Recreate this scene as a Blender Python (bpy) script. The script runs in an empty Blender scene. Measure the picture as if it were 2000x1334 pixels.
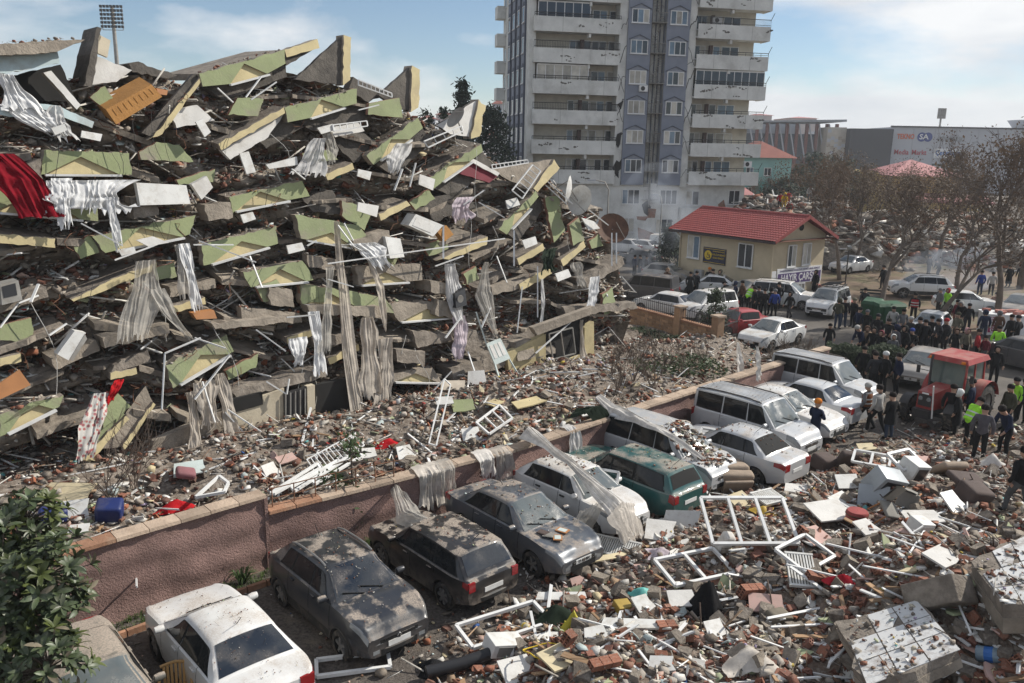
import bpy,bmesh,math,random
import numpy as np
from mathutils import Vector,Matrix,Euler
SC=bpy.context.scene
COL=SC.collection
R=math.radians
rnd=random.Random(7)
nr=np.random.default_rng(11)
CAM_H,PITCH,ROLL,FPX=10.0,R(13.2),R(1.1),1610.0
_fw=Vector((0,math.cos(PITCH),-math.sin(PITCH)))
_r0=Vector((1,0,0));_u0=_r0.cross(_fw)
_rt=_r0*math.cos(ROLL)+_u0*math.sin(ROLL)
_up=-_r0*math.sin(ROLL)+_u0*math.cos(ROLL)
cam_d=bpy.data.cameras.new('camera');cam=bpy.data.objects.new('camera',cam_d);COL.objects.link(cam)
cam_d.sensor_width=36;cam_d.lens=FPX/2000*36;cam_d.clip_start=0.1;cam_d.clip_end=9000
m=Matrix.Identity(4)
for i,ax in enumerate((_rt,_up,-_fw)):
 for j in range(3):m[j][i]=ax[j]
m[2][3]=CAM_H
cam.matrix_world=m
SC.camera=cam
SUN_AZ,SUN_EL=math.atan2(0.40,0.92),R(37)
SUN_DIR=Vector((math.cos(SUN_EL)*math.cos(SUN_AZ),math.cos(SUN_EL)*math.sin(SUN_AZ),math.sin(SUN_EL)))
sd=bpy.data.lights.new('sun','SUN');sd.energy=5.0;sd.angle=R(0.53);sd.color=(1,0.95,0.86)
so=bpy.data.objects.new('sun',sd);COL.objects.link(so)
so.rotation_euler=SUN_DIR.to_track_quat('Z','Y').to_euler();so.location=(60,30,60)
CLOUD_OFF=(8.4,2.6,1.1)
W=bpy.data.worlds.new('World');SC.world=W;W.use_nodes=True
def build_world():
 nt=W.node_tree;N=nt.nodes;L=nt.links;N.clear()
 out=N.new('ShaderNodeOutputWorld');bg=N.new('ShaderNodeBackground')
 sky=N.new('ShaderNodeTexSky');sky.sky_type='NISHITA';sky.sun_disc=False
 sky.sun_elevation=SUN_EL;sky.sun_rotation=math.pi/2-SUN_AZ
 sky.altitude=600;sky.air_density=1.0;sky.dust_density=0.15;sky.ozone_density=2.2
 tc=N.new('ShaderNodeTexCoord');sep=N.new('ShaderNodeSeparateXYZ');L.new(tc.outputs['Generated'],sep.inputs[0])
 mp=N.new('ShaderNodeMapping');mp.inputs['Location'].default_value=CLOUD_OFF;mp.inputs['Scale'].default_value=(2.7,2.7,7.0)
 L.new(tc.outputs['Generated'],mp.inputs[0])
 n1=N.new('ShaderNodeTexNoise');n1.inputs['Scale'].default_value=1.0;n1.inputs['Detail'].default_value=10;n1.inputs['Roughness'].default_value=0.53
 n1.inputs['Distortion'].default_value=0.15
 L.new(mp.outputs[0],n1.inputs['Vector'])
 r1=N.new('ShaderNodeMapRange');r1.inputs[1].default_value=0.43;r1.inputs[2].default_value=0.57;r1.clamp=True
 L.new(n1.outputs[0],r1.inputs[0])
 hz=N.new('ShaderNodeMapRange');hz.inputs[1].default_value=0.0;hz.inputs[2].default_value=0.06;hz.inputs[3].default_value=0.8;hz.inputs[4].default_value=0.0
 L.new(sep.outputs['Z'],hz.inputs[0])
 cov=N.new('ShaderNodeMath');cov.operation='ADD';cov.use_clamp=True;L.new(r1.outputs[0],cov.inputs[0]);L.new(hz.outputs[0],cov.inputs[1])
 sc2=N.new('ShaderNodeMath');sc2.operation='MULTIPLY';sc2.inputs[1].default_value=0.93;L.new(cov.outputs[0],sc2.inputs[0])
 mp2=N.new('ShaderNodeMapping');mp2.inputs['Location'].default_value=(2.0,1.0,0.3);mp2.inputs['Scale'].default_value=(4,4,12);L.new(tc.outputs['Generated'],mp2.inputs[0])
 n2=N.new('ShaderNodeTexNoise');n2.inputs['Scale'].default_value=1.3;n2.inputs['Detail'].default_value=8;L.new(mp2.outputs[0],n2.inputs['Vector'])
 rp=N.new('ShaderNodeValToRGB');rp.color_ramp.elements[0].position=0.32;rp.color_ramp.elements[0].color=(6.6,6.9,7.4,1)
 rp.color_ramp.elements[1].position=0.62;rp.color_ramp.elements[1].color=(9.6,9.6,9.6,1);L.new(n2.outputs[0],rp.inputs[0])
 mix=N.new('ShaderNodeMixRGB');L.new(sc2.outputs[0],mix.inputs[0]);L.new(sky.outputs[0],mix.inputs[1]);L.new(rp.outputs[0],mix.inputs[2])
 L.new(mix.outputs[0],bg.inputs[0]);bg.inputs[1].default_value=0.09
 L.new(bg.outputs[0],out.inputs[0])
build_world()
SC.view_settings.view_transform='Standard';SC.view_settings.look='None';SC.view_settings.gamma=1.0
SC.view_settings.use_curve_mapping=False
SC.view_settings.exposure=0.22
SC.cycles.use_denoising=True
SC.cycles.max_bounces=6;SC.cycles.diffuse_bounces=3;SC.cycles.glossy_bounces=3;SC.cycles.transmission_bounces=4;SC.cycles.volume_bounces=0
SC.cycles.caustics_reflective=False;SC.cycles.caustics_refractive=False
SC.cycles.transparent_max_bounces=12
def ray(px,py):
 d=_fw+_rt*((px-1000)/FPX)-_up*((py-667)/FPX)
 return d
def G(px,py,z=0.0):
 d=ray(px,py);t=(z-CAM_H)/d.z
 return Vector((0,0,CAM_H))+d*t
def Dp(px,py,dist):
 d=ray(px,py); return Vector((0,0,CAM_H))+d*(dist/d.y)
FA=Vector((-7.1,24.75,0));FE=Vector((0.722,0.692,0)).normalized();FN=Vector((FE.y,-FE.x,0));FK=0.30
def F(px,py,off=0.0):
 d=ray(px,py);o=Vector((0,0,CAM_H))
 t=(FN.dot(FA-o)+off-FK*(CAM_H-1.0))/(FN.dot(d)+FK*d.z)
 return o+d*t
WALL=[Vector(p) for p in ((-11.2,13.05,0),(-5.85,18.2,0),(0.06,22.7,0),(4.2,26.75,0),(14.3,36.4,0))]
MATS={}
def pmat(name,col,rough=0.8,var=0.22,vs=2.5,bump=0.0,bs=18.0,metal=0.0,spec=0.4,dust=0.0,dustcol=(0.36,0.30,0.245),dlo=0.45,dhi=0.60,rand=0.0,emit=None,attr=False,dirt=0.0,dirtcol=(0.10,0.085,0.07),dirtscale=1.2,coat=0.0,trans=0.0,dscale=2.2,mud=0.0):
 if name in MATS: return MATS[name]
 mt=bpy.data.materials.new(name);mt.use_nodes=True;MATS[name]=mt
 nt=mt.node_tree;N=nt.nodes;L=nt.links
 b=N['Principled BSDF']
 b.inputs['Roughness'].default_value=rough;b.inputs['Metallic'].default_value=metal
 b.inputs['Specular IOR Level'].default_value=spec
 if coat:b.inputs['Coat Weight'].default_value=coat;b.inputs['Coat Roughness'].default_value=0.08
 tc=N.new('ShaderNodeTexCoord');src=tc.outputs['Object']
 if rand or var:
  oi=N.new('ShaderNodeObjectInfo');vm=N.new('ShaderNodeVectorMath');vm.operation='MULTIPLY_ADD'
  cbx=N.new('ShaderNodeCombineXYZ');
  for k in range(3):L.new(oi.outputs['Random'],cbx.inputs[k])
  vm.inputs[1].default_value=(37,91,53);L.new(cbx.outputs[0],vm.inputs[0]);L.new(src,vm.inputs[2]);src2=vm.outputs[0]
 else:src2=src
 if attr:
  at=N.new('ShaderNodeAttribute');at.attribute_name='Col';base=at.outputs['Color']
 else:
  rgb=N.new('ShaderNodeRGB');rgb.outputs[0].default_value=(*col,1);base=rgb.outputs[0]
 def noise(scale,detail=6,rough=0.6):
  n=N.new('ShaderNodeTexNoise');n.inputs['Scale'].default_value=scale;n.inputs['Detail'].default_value=detail;n.inputs['Roughness'].default_value=rough
  L.new(src2,n.inputs['Vector']); return n.outputs[0]
 def mr(x,a,bb,c,d):
  q=N.new('ShaderNodeMapRange');q.inputs[1].default_value=a;q.inputs[2].default_value=bb;q.inputs[3].default_value=c;q.inputs[4].default_value=d
  L.new(x,q.inputs[0]); return q.outputs[0]
 def math_(op,a,bb):
  q=N.new('ShaderNodeMath');q.operation=op
  for k,x in enumerate((a,bb)):
   if isinstance(x,(int,float)):q.inputs[k].default_value=x
   else:L.new(x,q.inputs[k])
  return q.outputs[0]
 def mixc(f,a,bb):
  q=N.new('ShaderNodeMixRGB')
  if isinstance(f,(int,float)):q.inputs[0].default_value=f
  else:L.new(f,q.inputs[0])
  for k,x in ((1,a),(2,bb)):
   if isinstance(x,tuple):q.inputs[k].default_value=(*x[:3],1)
   else:L.new(x,q.inputs[k])
  return q.outputs[0]
 if var:
  f=mr(noise(vs),0.3,0.7,1-var,1+var)
  if rand:f=math_('MULTIPLY',f,mr(oi.outputs['Random'],0,1,1-rand,1+rand))
  vm2=N.new('ShaderNodeVectorMath');vm2.operation='SCALE';L.new(base,vm2.inputs[0]);L.new(f,vm2.inputs['Scale']);base=vm2.outputs[0]
 if dirt:
  f=math_('MULTIPLY',mr(noise(dirtscale,9,0.7),0.5,0.66,0,1),dirt);base=mixc(f,base,dirtcol)
 rsock=None
 if dust:
  ge=N.new('ShaderNodeNewGeometry');s=N.new('ShaderNodeSeparateXYZ');L.new(ge.outputs['Normal'],s.inputs[0])
  up=mr(s.outputs['Z'],0.5,0.95,0,1)
  f1=mr(noise(dscale,5,0.55),dlo,dhi,0,1);f2=mr(noise(32,5,0.75),0.36,0.56,0.2,1)
  f=math_('ADD',math_('MULTIPLY',math_('MULTIPLY',up,f1),f2),math_('MULTIPLY',mr(noise(3,6),0.3,0.8,0.0,0.2),0.3))
  if mud:
   so_=N.new('ShaderNodeSeparateXYZ');L.new(src,so_.inputs[0])
   f=math_('ADD',f,math_('MULTIPLY',math_('MULTIPLY',mr(so_.outputs['Z'],0.2,0.8,1,0),mr(noise(4,7,0.7),0.36,0.62,0,1)),mud))
  fl=math_('MULTIPLY',math_('MINIMUM',f,1.0),dust)
  base=mixc(fl,base,dustcol);rsock=mr(fl,0,0.6,rough,0.9)
 L.new(base,b.inputs['Base Color'])
 if rsock is not None:L.new(rsock,b.inputs['Roughness'])
 if bump:
  bp=N.new('ShaderNodeBump');bp.inputs['Strength'].default_value=bump;bp.inputs['Distance'].default_value=0.05
  L.new(noise(bs,8,0.65),bp.inputs['Height']);L.new(bp.outputs[0],b.inputs['Normal'])
 if emit:b.inputs['Emission Color'].default_value=(*emit,1);b.inputs['Emission Strength'].default_value=1
 if trans:
  o=N['Material Output'];tr=N.new('ShaderNodeBsdfTranslucent');ms=N.new('ShaderNodeMixShader');ms.inputs[0].default_value=trans
  L.new(base,tr.inputs[0]);L.new(b.outputs[0],ms.inputs[1]);L.new(tr.outputs[0],ms.inputs[2]);L.new(ms.outputs[0],o.inputs['Surface'])
 return mt
class MB:
 def __init__(s):s.V=[];s.Fc=[];s.M=[]
 def add(s,pts):i=len(s.V);s.V.extend([tuple(p) for p in pts]); return i
 def face(s,idx,m=0):s.Fc.append(tuple(idx));s.M.append(m)
 def poly(s,pts,m=0):i=s.add(pts);s.face(range(i,i+len(pts)),m)
 def hexa(s,p,m=0):
  i=s.add(p)
  for f in ((3,2,1,0),(4,5,6,7),(0,1,5,4),(1,2,6,5),(2,3,7,6),(3,0,4,7)):s.face([i+k for k in f],m)
 def box(s,c,size,rot=None,m=0):
  x,y,z=[k/2 for k in size];P=[Vector(q) for q in ((-x,-y,-z),(x,-y,-z),(x,y,-z),(-x,y,-z),(-x,-y,z),(x,-y,z),(x,y,z),(-x,y,z))]
  if rot is not None:P=[rot@q for q in P]
  c=Vector(c);s.hexa([c+q for q in P],m)
 def bb(s,a,b,m=0):s.box([(a[k]+b[k])/2 for k in range(3)],[abs(b[k]-a[k]) for k in range(3)],None,m)
 def prism(s,pts,ext,m=0,mside=None,mback=None):
  n=len(pts);pts=[Vector(p) for p in pts];ext=Vector(ext);i=s.add(pts);j=s.add([p+ext for p in pts])
  s.face(range(i,i+n),m);s.face(list(range(j+n-1,j-1,-1)),m if mback is None else mback)
  for k in range(n):s.face((i+k,j+k,j+(k+1)%n,i+(k+1)%n),m if mside is None else mside)
 def tube(s,pts,rad,n=6,m=0,caps=True):
  pts=[Vector(p) for p in pts];k=len(pts);rings=[]
  if isinstance(rad,(int,float)):rad=[rad]*k
  ref=None
  for a in range(k):
   d=(pts[min(a+1,k-1)]-pts[max(a-1,0)])
   d=d.normalized() if d.length>1e-9 else Vector((0,0,1))
   if ref is None or abs(ref.dot(d))>0.98:ref=Vector((0,0,1)) if abs(d.z)<0.9 else Vector((1,0,0))
   u=d.cross(ref).normalized();v=d.cross(u)
   ref=v.cross(d) if False else ref
   rings.append(s.add([pts[a]+(u*math.cos(6.28318*q/n)+v*math.sin(6.28318*q/n))*rad[a] for q in range(n)]))
  for a in range(k-1):
   for q in range(n):s.face((rings[a]+q,rings[a+1]+q,rings[a+1]+(q+1)%n,rings[a]+(q+1)%n),m)
  if caps:s.face([rings[0]+q for q in range(n)],m);s.face([rings[-1]+q for q in range(n-1,-1,-1)],m)
 def bar(s,a,b,w,h,up=(0,0,1),m=0):
  a,b,up=Vector(a),Vector(b),Vector(up);d=(b-a).normalized();u=d.cross(up)
  u=u.normalized() if u.length>1e-6 else Vector((1,0,0));v=u.cross(d)
  u*=w/2;v*=h/2
  s.hexa([a-u-v,b-u-v,b+u-v,a+u-v,a-u+v,b-u+v,b+u+v,a+u+v],m)
 def grid(s,P,m=0,closed=False):
  n,k=len(P),len(P[0]);i0=s.add([p for row in P for p in row])
  for a in range(n-1):
   for c in range(k if closed else k-1):s.face((i0+a*k+c,i0+a*k+(c+1)%k,i0+(a+1)*k+(c+1)%k,i0+(a+1)*k+c),m)
 def lathe(s,prof,n=16,axis='y',m=0,c=(0,0,0)):
  P=[]
  for r_,a in prof:
   row=[]
   for q in range(n):
    t=6.28318*q/n
    row.append((c[0]+r_*math.cos(t),c[1]+a,c[2]+r_*math.sin(t)) if axis=='y' else (c[0]+r_*math.cos(t),c[1]+r_*math.sin(t),c[2]+a))
   P.append(row)
  s.grid(P,m,True)
 def merge(s,o,M4=None):
  i=len(s.V);s.V.extend([tuple(M4@Vector(v)) for v in o.V] if M4 is not None else o.V)
  s.Fc.extend([tuple(k+i for k in f) for f in o.Fc]);s.M.extend(o.M)
 def mesh(s,name,mats,smooth=None):
  me=bpy.data.meshes.new(name);me.from_pydata(s.V,[],s.Fc)
  for q in (mats if isinstance(mats,(list,tuple)) else [mats]):me.materials.append(q)
  if len(me.materials)>1:me.polygons.foreach_set('material_index',s.M)
  if smooth is not None:
   me.polygons.foreach_set('use_smooth',[True]*len(me.polygons));me.set_sharp_from_angle(angle=R(smooth))
  me.update(); return me
 def build(s,name,mats,parent=None,smooth=None,world=False,loc=None):
  """parent None: own origin at the base of the mesh; parent and world: vertices are world points"""
  if parent is None and loc is None:
   A=np.array(s.V);o=Vector(((A[:,0].min()+A[:,0].max())/2,(A[:,1].min()+A[:,1].max())/2,A[:,2].min()))
   s.V=[(v[0]-o.x,v[1]-o.y,v[2]-o.z) for v in s.V]
  elif world:
   w=Vector((0,0,0));q=parent
   while q is not None:w=w+q.location;q=q.parent
   s.V=[(v[0]-w.x,v[1]-w.y,v[2]-w.z) for v in s.V];o=Vector((0,0,0))
  else:o=Vector(loc) if loc is not None else Vector((0,0,0))
  ob=bpy.data.objects.new(name,s.mesh(name,mats,smooth));COL.objects.link(ob);ob.location=o
  if parent is not None:ob.parent=parent
  return ob
def tag(o,label=None,cat=None,group=None,kind=None):
 if label:o['label']=label
 if cat:o['category']=cat
 if group:o['group']=group
 if kind:o['kind']=kind
 return o
def thing(name,label,cat,loc=(0,0,0),rz=0.0,group=None):
 o=bpy.data.objects.new(name,None);COL.objects.link(o);o.empty_display_size=0.3
 o.location=loc;o.rotation_euler=(0,0,rz); return tag(o,label,cat,group)
def copy_tree(o,parent=None):
 c=o.copy();COL.objects.link(c);c.parent=parent
 for ch in list(o.children):copy_tree(ch,c)
 return c
def inst(name,me,loc,rot,scale=None,parent=None):
 ob=bpy.data.objects.new(name,me);COL.objects.link(ob);ob.location=loc
 if isinstance(rot,Matrix):ob.rotation_euler=rot.to_euler()
 else:ob.rotation_euler=rot
 if scale is not None:ob.scale=scale
 if parent is not None:ob.parent=parent
 return ob
def smooth_noise(x,y,seed=0):
 x=np.asarray(x,float);y=np.asarray(y,float);xi=np.floor(x).astype(int);yi=np.floor(y).astype(int);fx=x-xi;fy=y-yi
 def h(a,b):
  n=(a*374761393+b*668265263+seed*974711)&0x7fffffff;n=((n^(n>>13))*1274126177)&0x7fffffff
  return ((n^(n>>16))&0xffff)/65535.0
 sx=fx*fx*(3-2*fx);sy=fy*fy*(3-2*fy)
 return (h(xi,yi)*(1-sx)+h(xi+1,yi)*sx)*(1-sy)+(h(xi,yi+1)*(1-sx)+h(xi+1,yi+1)*sx)*sy
def fbm(x,y,oct=4,seed=0):
 v=0;a=0.5
 for k in range(oct):v=v+a*smooth_noise(np.asarray(x)*2**k,np.asarray(y)*2**k,seed+k);a*=0.5
 return v
def np_mesh(name,V,Fq,mat,cols=None,smooth=False):
 """V (n,3), Fq list of (m,k) int arrays"""
 me=bpy.data.meshes.new(name);V=np.asarray(V,np.float32)
 loops=np.concatenate([f.ravel() for f in Fq]).astype(np.int32)
 sizes=np.concatenate([np.full(len(f),f.shape[1],np.int32) for f in Fq]);starts=np.concatenate([[0],np.cumsum(sizes)[:-1]]).astype(np.int32)
 me.vertices.add(len(V));me.vertices.foreach_set('co',V.ravel())
 me.loops.add(len(loops));me.loops.foreach_set('vertex_index',loops)
 me.polygons.add(len(sizes));me.polygons.foreach_set('loop_start',starts);me.polygons.foreach_set('loop_total',sizes)
 if smooth:me.polygons.foreach_set('use_smooth',np.ones(len(sizes),bool))
 if cols is not None:
  a=me.attributes.new('Col','FLOAT_COLOR','POINT');c4=np.ones((len(V),4),np.float32);c4[:,:3]=cols;a.data.foreach_set('color',c4.ravel())
 me.materials.append(mat);me.update(calc_edges=True);me.validate()
 return me
def rot_mats(n,tilt,gen=nr):
 """random rotations: spin about z, then a tilt of up to the given angle"""
 az=gen.uniform(0,6.283,n);ta=gen.uniform(0,6.283,n);ti=np.abs(gen.normal(0,1,n))*tilt
 ca,sa=np.cos(az),np.sin(az);Z=np.zeros((n,3,3));Z[:,0,0]=ca;Z[:,0,1]=-sa;Z[:,1,0]=sa;Z[:,1,1]=ca;Z[:,2,2]=1
 k=np.stack([np.cos(ta),np.sin(ta),np.zeros(n)],1);K=np.zeros((n,3,3));K[:,0,1]=-k[:,2];K[:,0,2]=k[:,1];K[:,1,0]=k[:,2];K[:,1,2]=-k[:,0];K[:,2,0]=-k[:,1];K[:,2,1]=k[:,0]
 I=np.eye(3)[None];s=np.sin(ti)[:,None,None];c=(1-np.cos(ti))[:,None,None]
 return (I+s*K+c*(K@K))@Z
def scatter_mesh(name,tmpl,P,S,Rm,C,mat):
 """many copies of a template (MB) in one mesh: positions, sizes, rotations, colours"""
 TV=np.array(tmpl.V);n=len(P);k=len(TV)
 V=(np.einsum('nij,nkj->nki',Rm,TV[None]*S[:,None,:])+P[:,None,:]).reshape(-1,3)
 Fq=[]
 for ln in sorted({len(f) for f in tmpl.Fc}):
  f=np.array([f for f in tmpl.Fc if len(f)==ln]);Fq.append((f[None]+(np.arange(n)*k)[:,None,None]).reshape(-1,ln))
 return np_mesh(name,V,Fq,mat,np.repeat(C,k,0))
def ground_mat():
 mt=pmat('earth',(0.135,0.115,0.095),0.95,0.35,0.35,bump=0.5,bs=3.0,dirt=0.8,dirtcol=(0.20,0.165,0.125),dirtscale=0.12,spec=0.2)
 return mt
g=MB();g.grid([[(x,y,0) for x in (-4000,-60,0,60,4000)] for y in (-300,0,60,120,6000)]);g.V=[(v[0],v[1],v[2]-(0.0)) for v in g.V]
tag(g.build('ground',ground_mat(),loc=(0,0,0)),kind='structure')
pmat('lot_asphalt',(0.115,0.10,0.088),0.95,0.5,14,bump=1.0,bs=25,dirt=0.9,dirtcol=(0.20,0.165,0.13),dirtscale=1.1,spec=0.2)
q=MB();pts=[(-14,9),(14,9),(24,18),(30,33),(45,60),(20,62),(15.5,38.5),(0.1,22.9),(-6,18.2),(-14,10.8)]
q.poly([(x,y,0.005) for x,y in pts]);tag(q.build('parking_lot',MATS['lot_asphalt']),kind='structure')
pmat('road_asphalt',(0.105,0.094,0.083),0.9,0.25,0.8,bump=0.4,bs=14.0,dirt=0.7,dirtcol=(0.17,0.145,0.115),dirtscale=0.3,spec=0.25)
q=MB();pts=[G(1205,640),G(1450,700),G(1640,740),G(2100,830),G(2150,690),G(1840,668),G(1700,640),G(1480,590),G(1330,545),G(1215,500),G(1160,520)]
q.poly([(v.x,v.y,0.010) for v in pts]);tag(q.build('road',MATS['road_asphalt']),kind='structure')
pmat('park_soil',(0.17,0.125,0.09),0.95,0.3,0.6,bump=0.6,bs=5.0,dirt=0.75,dirtcol=(0.11,0.12,0.055),dirtscale=0.22,spec=0.15)
q=MB();pts=[G(1600,560),G(1680,612),G(1850,650),G(2150,672),G(2150,500),G(1600,500)]
q.poly([(v.x,v.y,0.016) for v in pts]);tag(q.build('park_ground',MATS['park_soil']),kind='structure')
pmat('kerb_red',(0.30,0.09,0.07),0.85,0.3,2,dirt=0.4)
kw=thing('kerb_wall','low kerb wall with red painted top beside the cream house','kerb',G(1640,588))
a,b=G(1590,566),G(1665,606)
m1=MB();m1.bar((a.x,a.y,0.25),(b.x,b.y,0.25),0.3,0.5);m1.build('wall_body',pmat('kerb_body',(0.33,0.27,0.2),0.9),kw,world=True)
m1=MB();m1.bar((a.x,a.y,0.53),(b.x,b.y,0.53),0.36,0.06);m1.build('coping',MATS['kerb_red'],kw,world=True)
def wall_pt(t):
 for a,b in zip(WALL,WALL[1:]):
  l=(b-a).length
  if t<=l or b is WALL[-1]: return a+(b-a)*(t/l),(b-a).normalized()
  t-=l
WLEN=sum((b-a).length for a,b in zip(WALL,WALL[1:]))
ti=np.linspace(0,WLEN,110);oj=0.12+12.0*np.linspace(0,1,36);GX=np.zeros((110,36));GY=GX.copy()
for i,t in enumerate(ti):p,d=wall_pt(float(t));GX[i]=p.x-d.y*oj;GY[i]=p.y+d.x*oj
GZ=0.75+0.45*np.minimum(1,oj/5)[None]+0.75*(fbm(GX*0.6,GY*0.6,4,5)-0.45)*np.minimum(1,oj/0.8)[None]+0.4*np.exp(-((oj-5.2)/1.6)**2)[None]+0.22*(fbm(GX*2.3,GY*2.3,3,6)-0.45)-(0.5*np.clip((np.arange(110)-74)/36,0,1))[:,None]
def garden_at(t,o):i=np.clip(np.asarray(t)/WLEN*109,0,108.99);j=np.clip((np.asarray(o)-0.12)/12*35,0,34.99);a,b=i.astype(int),j.astype(int);f,g=i-a,j-b; return np.stack([(A_[a,b]*(1-f)+A_[a+1,b]*f)*(1-g)+(A_[a,b+1]*(1-f)+A_[a+1,b+1]*f)*g for A_ in (GX,GY,GZ)],-1)
rows=np.stack([GX,GY,GZ],-1).tolist()
GARD=rows
q=MB();q.grid(rows)
pmat('debris_soil',(0.19,0.155,0.125),0.95,0.45,6.0,bump=1.0,bs=9.0,dirt=0.8,dirtcol=(0.33,0.30,0.265),dirtscale=6.0,spec=0.2)
tag(q.build('garden_terrace',MATS['debris_soil'],smooth=70),kind='structure')
_GA=np.array(GARD)
def garden_z(x,y):
 d2=(_GA[:,:,0]-x)**2+(_GA[:,:,1]-y)**2;k=np.unravel_index(np.argmin(d2),d2.shape); return float(_GA[k][2])
pmat('tower_white',(0.62,0.62,0.59),0.85,0.14,0.8,dirt=0.35,dirtcol=(0.27,0.26,0.235),dirtscale=0.5)
pmat('tower_cream',(0.52,0.485,0.41),0.85,0.14,0.8,dirt=0.3,dirtcol=(0.25,0.22,0.17),dirtscale=0.6)
pmat('tower_blue',(0.205,0.225,0.275),0.8,0.12,0.7,dirt=0.25,dirtcol=(0.12,0.135,0.17),dirtscale=0.5)
pmat('tower_blue_dark',(0.075,0.085,0.115),0.8,0.12,0.7)
pmat('pvc_white',(0.66,0.66,0.65),0.5,0.12,2,dirt=0.25,dirtcol=(0.33,0.3,0.26),dirtscale=3,rand=0.06)
pmat('rail_dark',(0.035,0.033,0.033),0.6,0.2,3)
pmat('win_dark',(0.03,0.037,0.045),0.08,0.3,0.8,spec=0.6)
pmat('win_blue',(0.13,0.19,0.25),0.12,0.3,1.2,spec=0.5,rand=0.35)
pmat('win_curtain',(0.42,0.40,0.35),0.5,0.25,1.2,spec=0.4,rand=0.35)
pmat('glaze_dark',(0.014,0.022,0.04),0.06,0.2,0.7,spec=0.7)
pmat('steel_grey',(0.26,0.25,0.23),0.6,0.25,2,metal=0.3,dirt=0.4,dirtcol=(0.16,0.10,0.06))
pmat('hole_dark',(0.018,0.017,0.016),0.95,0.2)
pmat('brick_exposed',(0.27,0.135,0.09),0.95,0.4,5,bump=0.8,bs=9,dirt=0.5,dirtcol=(0.33,0.29,0.25),dirtscale=2)
T0=Dp(1029,300,84);TA=R(11)
TW=thing('apartment_tower','tall damaged white and grey-blue apartment tower with balconies rising behind the rubble','tower',(T0.x,T0.y,0),TA)
TWd,TD=24.3,14.0;Z0,FH=6.72,2.87;NF=10
def tb(name,mat,*boxes):
 q=MB()
 for a,b in boxes:q.bb(a,b)
 return q.build(name,mat,TW)
ZT=Z0+FH*NF
tb('core_wall',MATS['tower_cream'],((0.02,1.5,0),(TWd-0.3,TD,ZT)))
tb('lower_wall',MATS['tower_white'],((1.2,0.12,0),(16.3,1.6,Z0-0.02)),((16.3,0.5,0),(TWd-0.5,1.6,Z0-0.02)))
tb('roof',MATS['tower_white'],((-0.3,-0.4,ZT),(TWd+0.3,TD+0.3,ZT+0.8)))
for x0,x1 in ((-0.03,0.62),(9.0,9.82),(16.2,17.0)):tb('column',MATS['tower_white'],((x0,-0.02,Z0-0.3),(x1,1.5,ZT)))
for x0,x1 in ((9.82,12.2),(13.8,16.2)):tb('blue_bay',MATS['tower_blue'],((x0,-0.22,Z0-0.15),(x1,1.5,ZT)))
tb('stair_recess',MATS['tower_white'],((12.2,0.75,Z0-0.15),(13.8,1.5,ZT)))
for x in (12.55,13.0,13.45):tb('recess_panel',MATS['tower_blue_dark'],((x-0.06,0.70,Z0),(x+0.06,0.752,ZT)))
_wk={}
def window(parent,x,z,w,h,y=0.0,n=3,glass='win_blue',side=None,name='window',door=False):
 key=(w,h,n)
 if key not in _wk:
  f=MB();t=0.075
  for k in range(n+1):f.bb((w*k/n-(t/2 if 0<k<n else (0 if k==0 else t)),-0.05,0.0),(w*k/n+(t/2 if 0<k<n else (t if k==0 else 0)),0.03,h))
  f.bb((t,-0.048,0),(w-t,0.03,t));f.bb((t,-0.048,h-t),(w-t,0.03,h));f.bb((-0.05,-0.1,-0.06),(w+0.05,0.02,-0.002))
  p=MB();p.bb((0.03,-0.018,0.03),(w/n-0.02,0.02,h-0.03));_wk[key]=(f.mesh('window',MATS['pvc_white']),p.mesh('pane',MATS['win_blue']))
 fm,pm=_wk[key]
 o=bpy.data.objects.new(name,fm);COL.objects.link(o);o.parent=parent
 if side is None:o.location=(x,y,z)
 else:o.location=side[0];o.rotation_euler=(0,0,side[1])
 for k in range(n):
  q=bpy.data.objects.new('pane',pm);COL.objects.link(q);q.parent=o;q.location=(w*k/n,0,0)
  gl=glass if rnd.random()>0.4 else rnd.choice(['win_dark','win_blue','win_curtain','win_dark'])
  q.material_slots[0].link='OBJECT';q.material_slots[0].material=MATS[gl]
 return o
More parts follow.
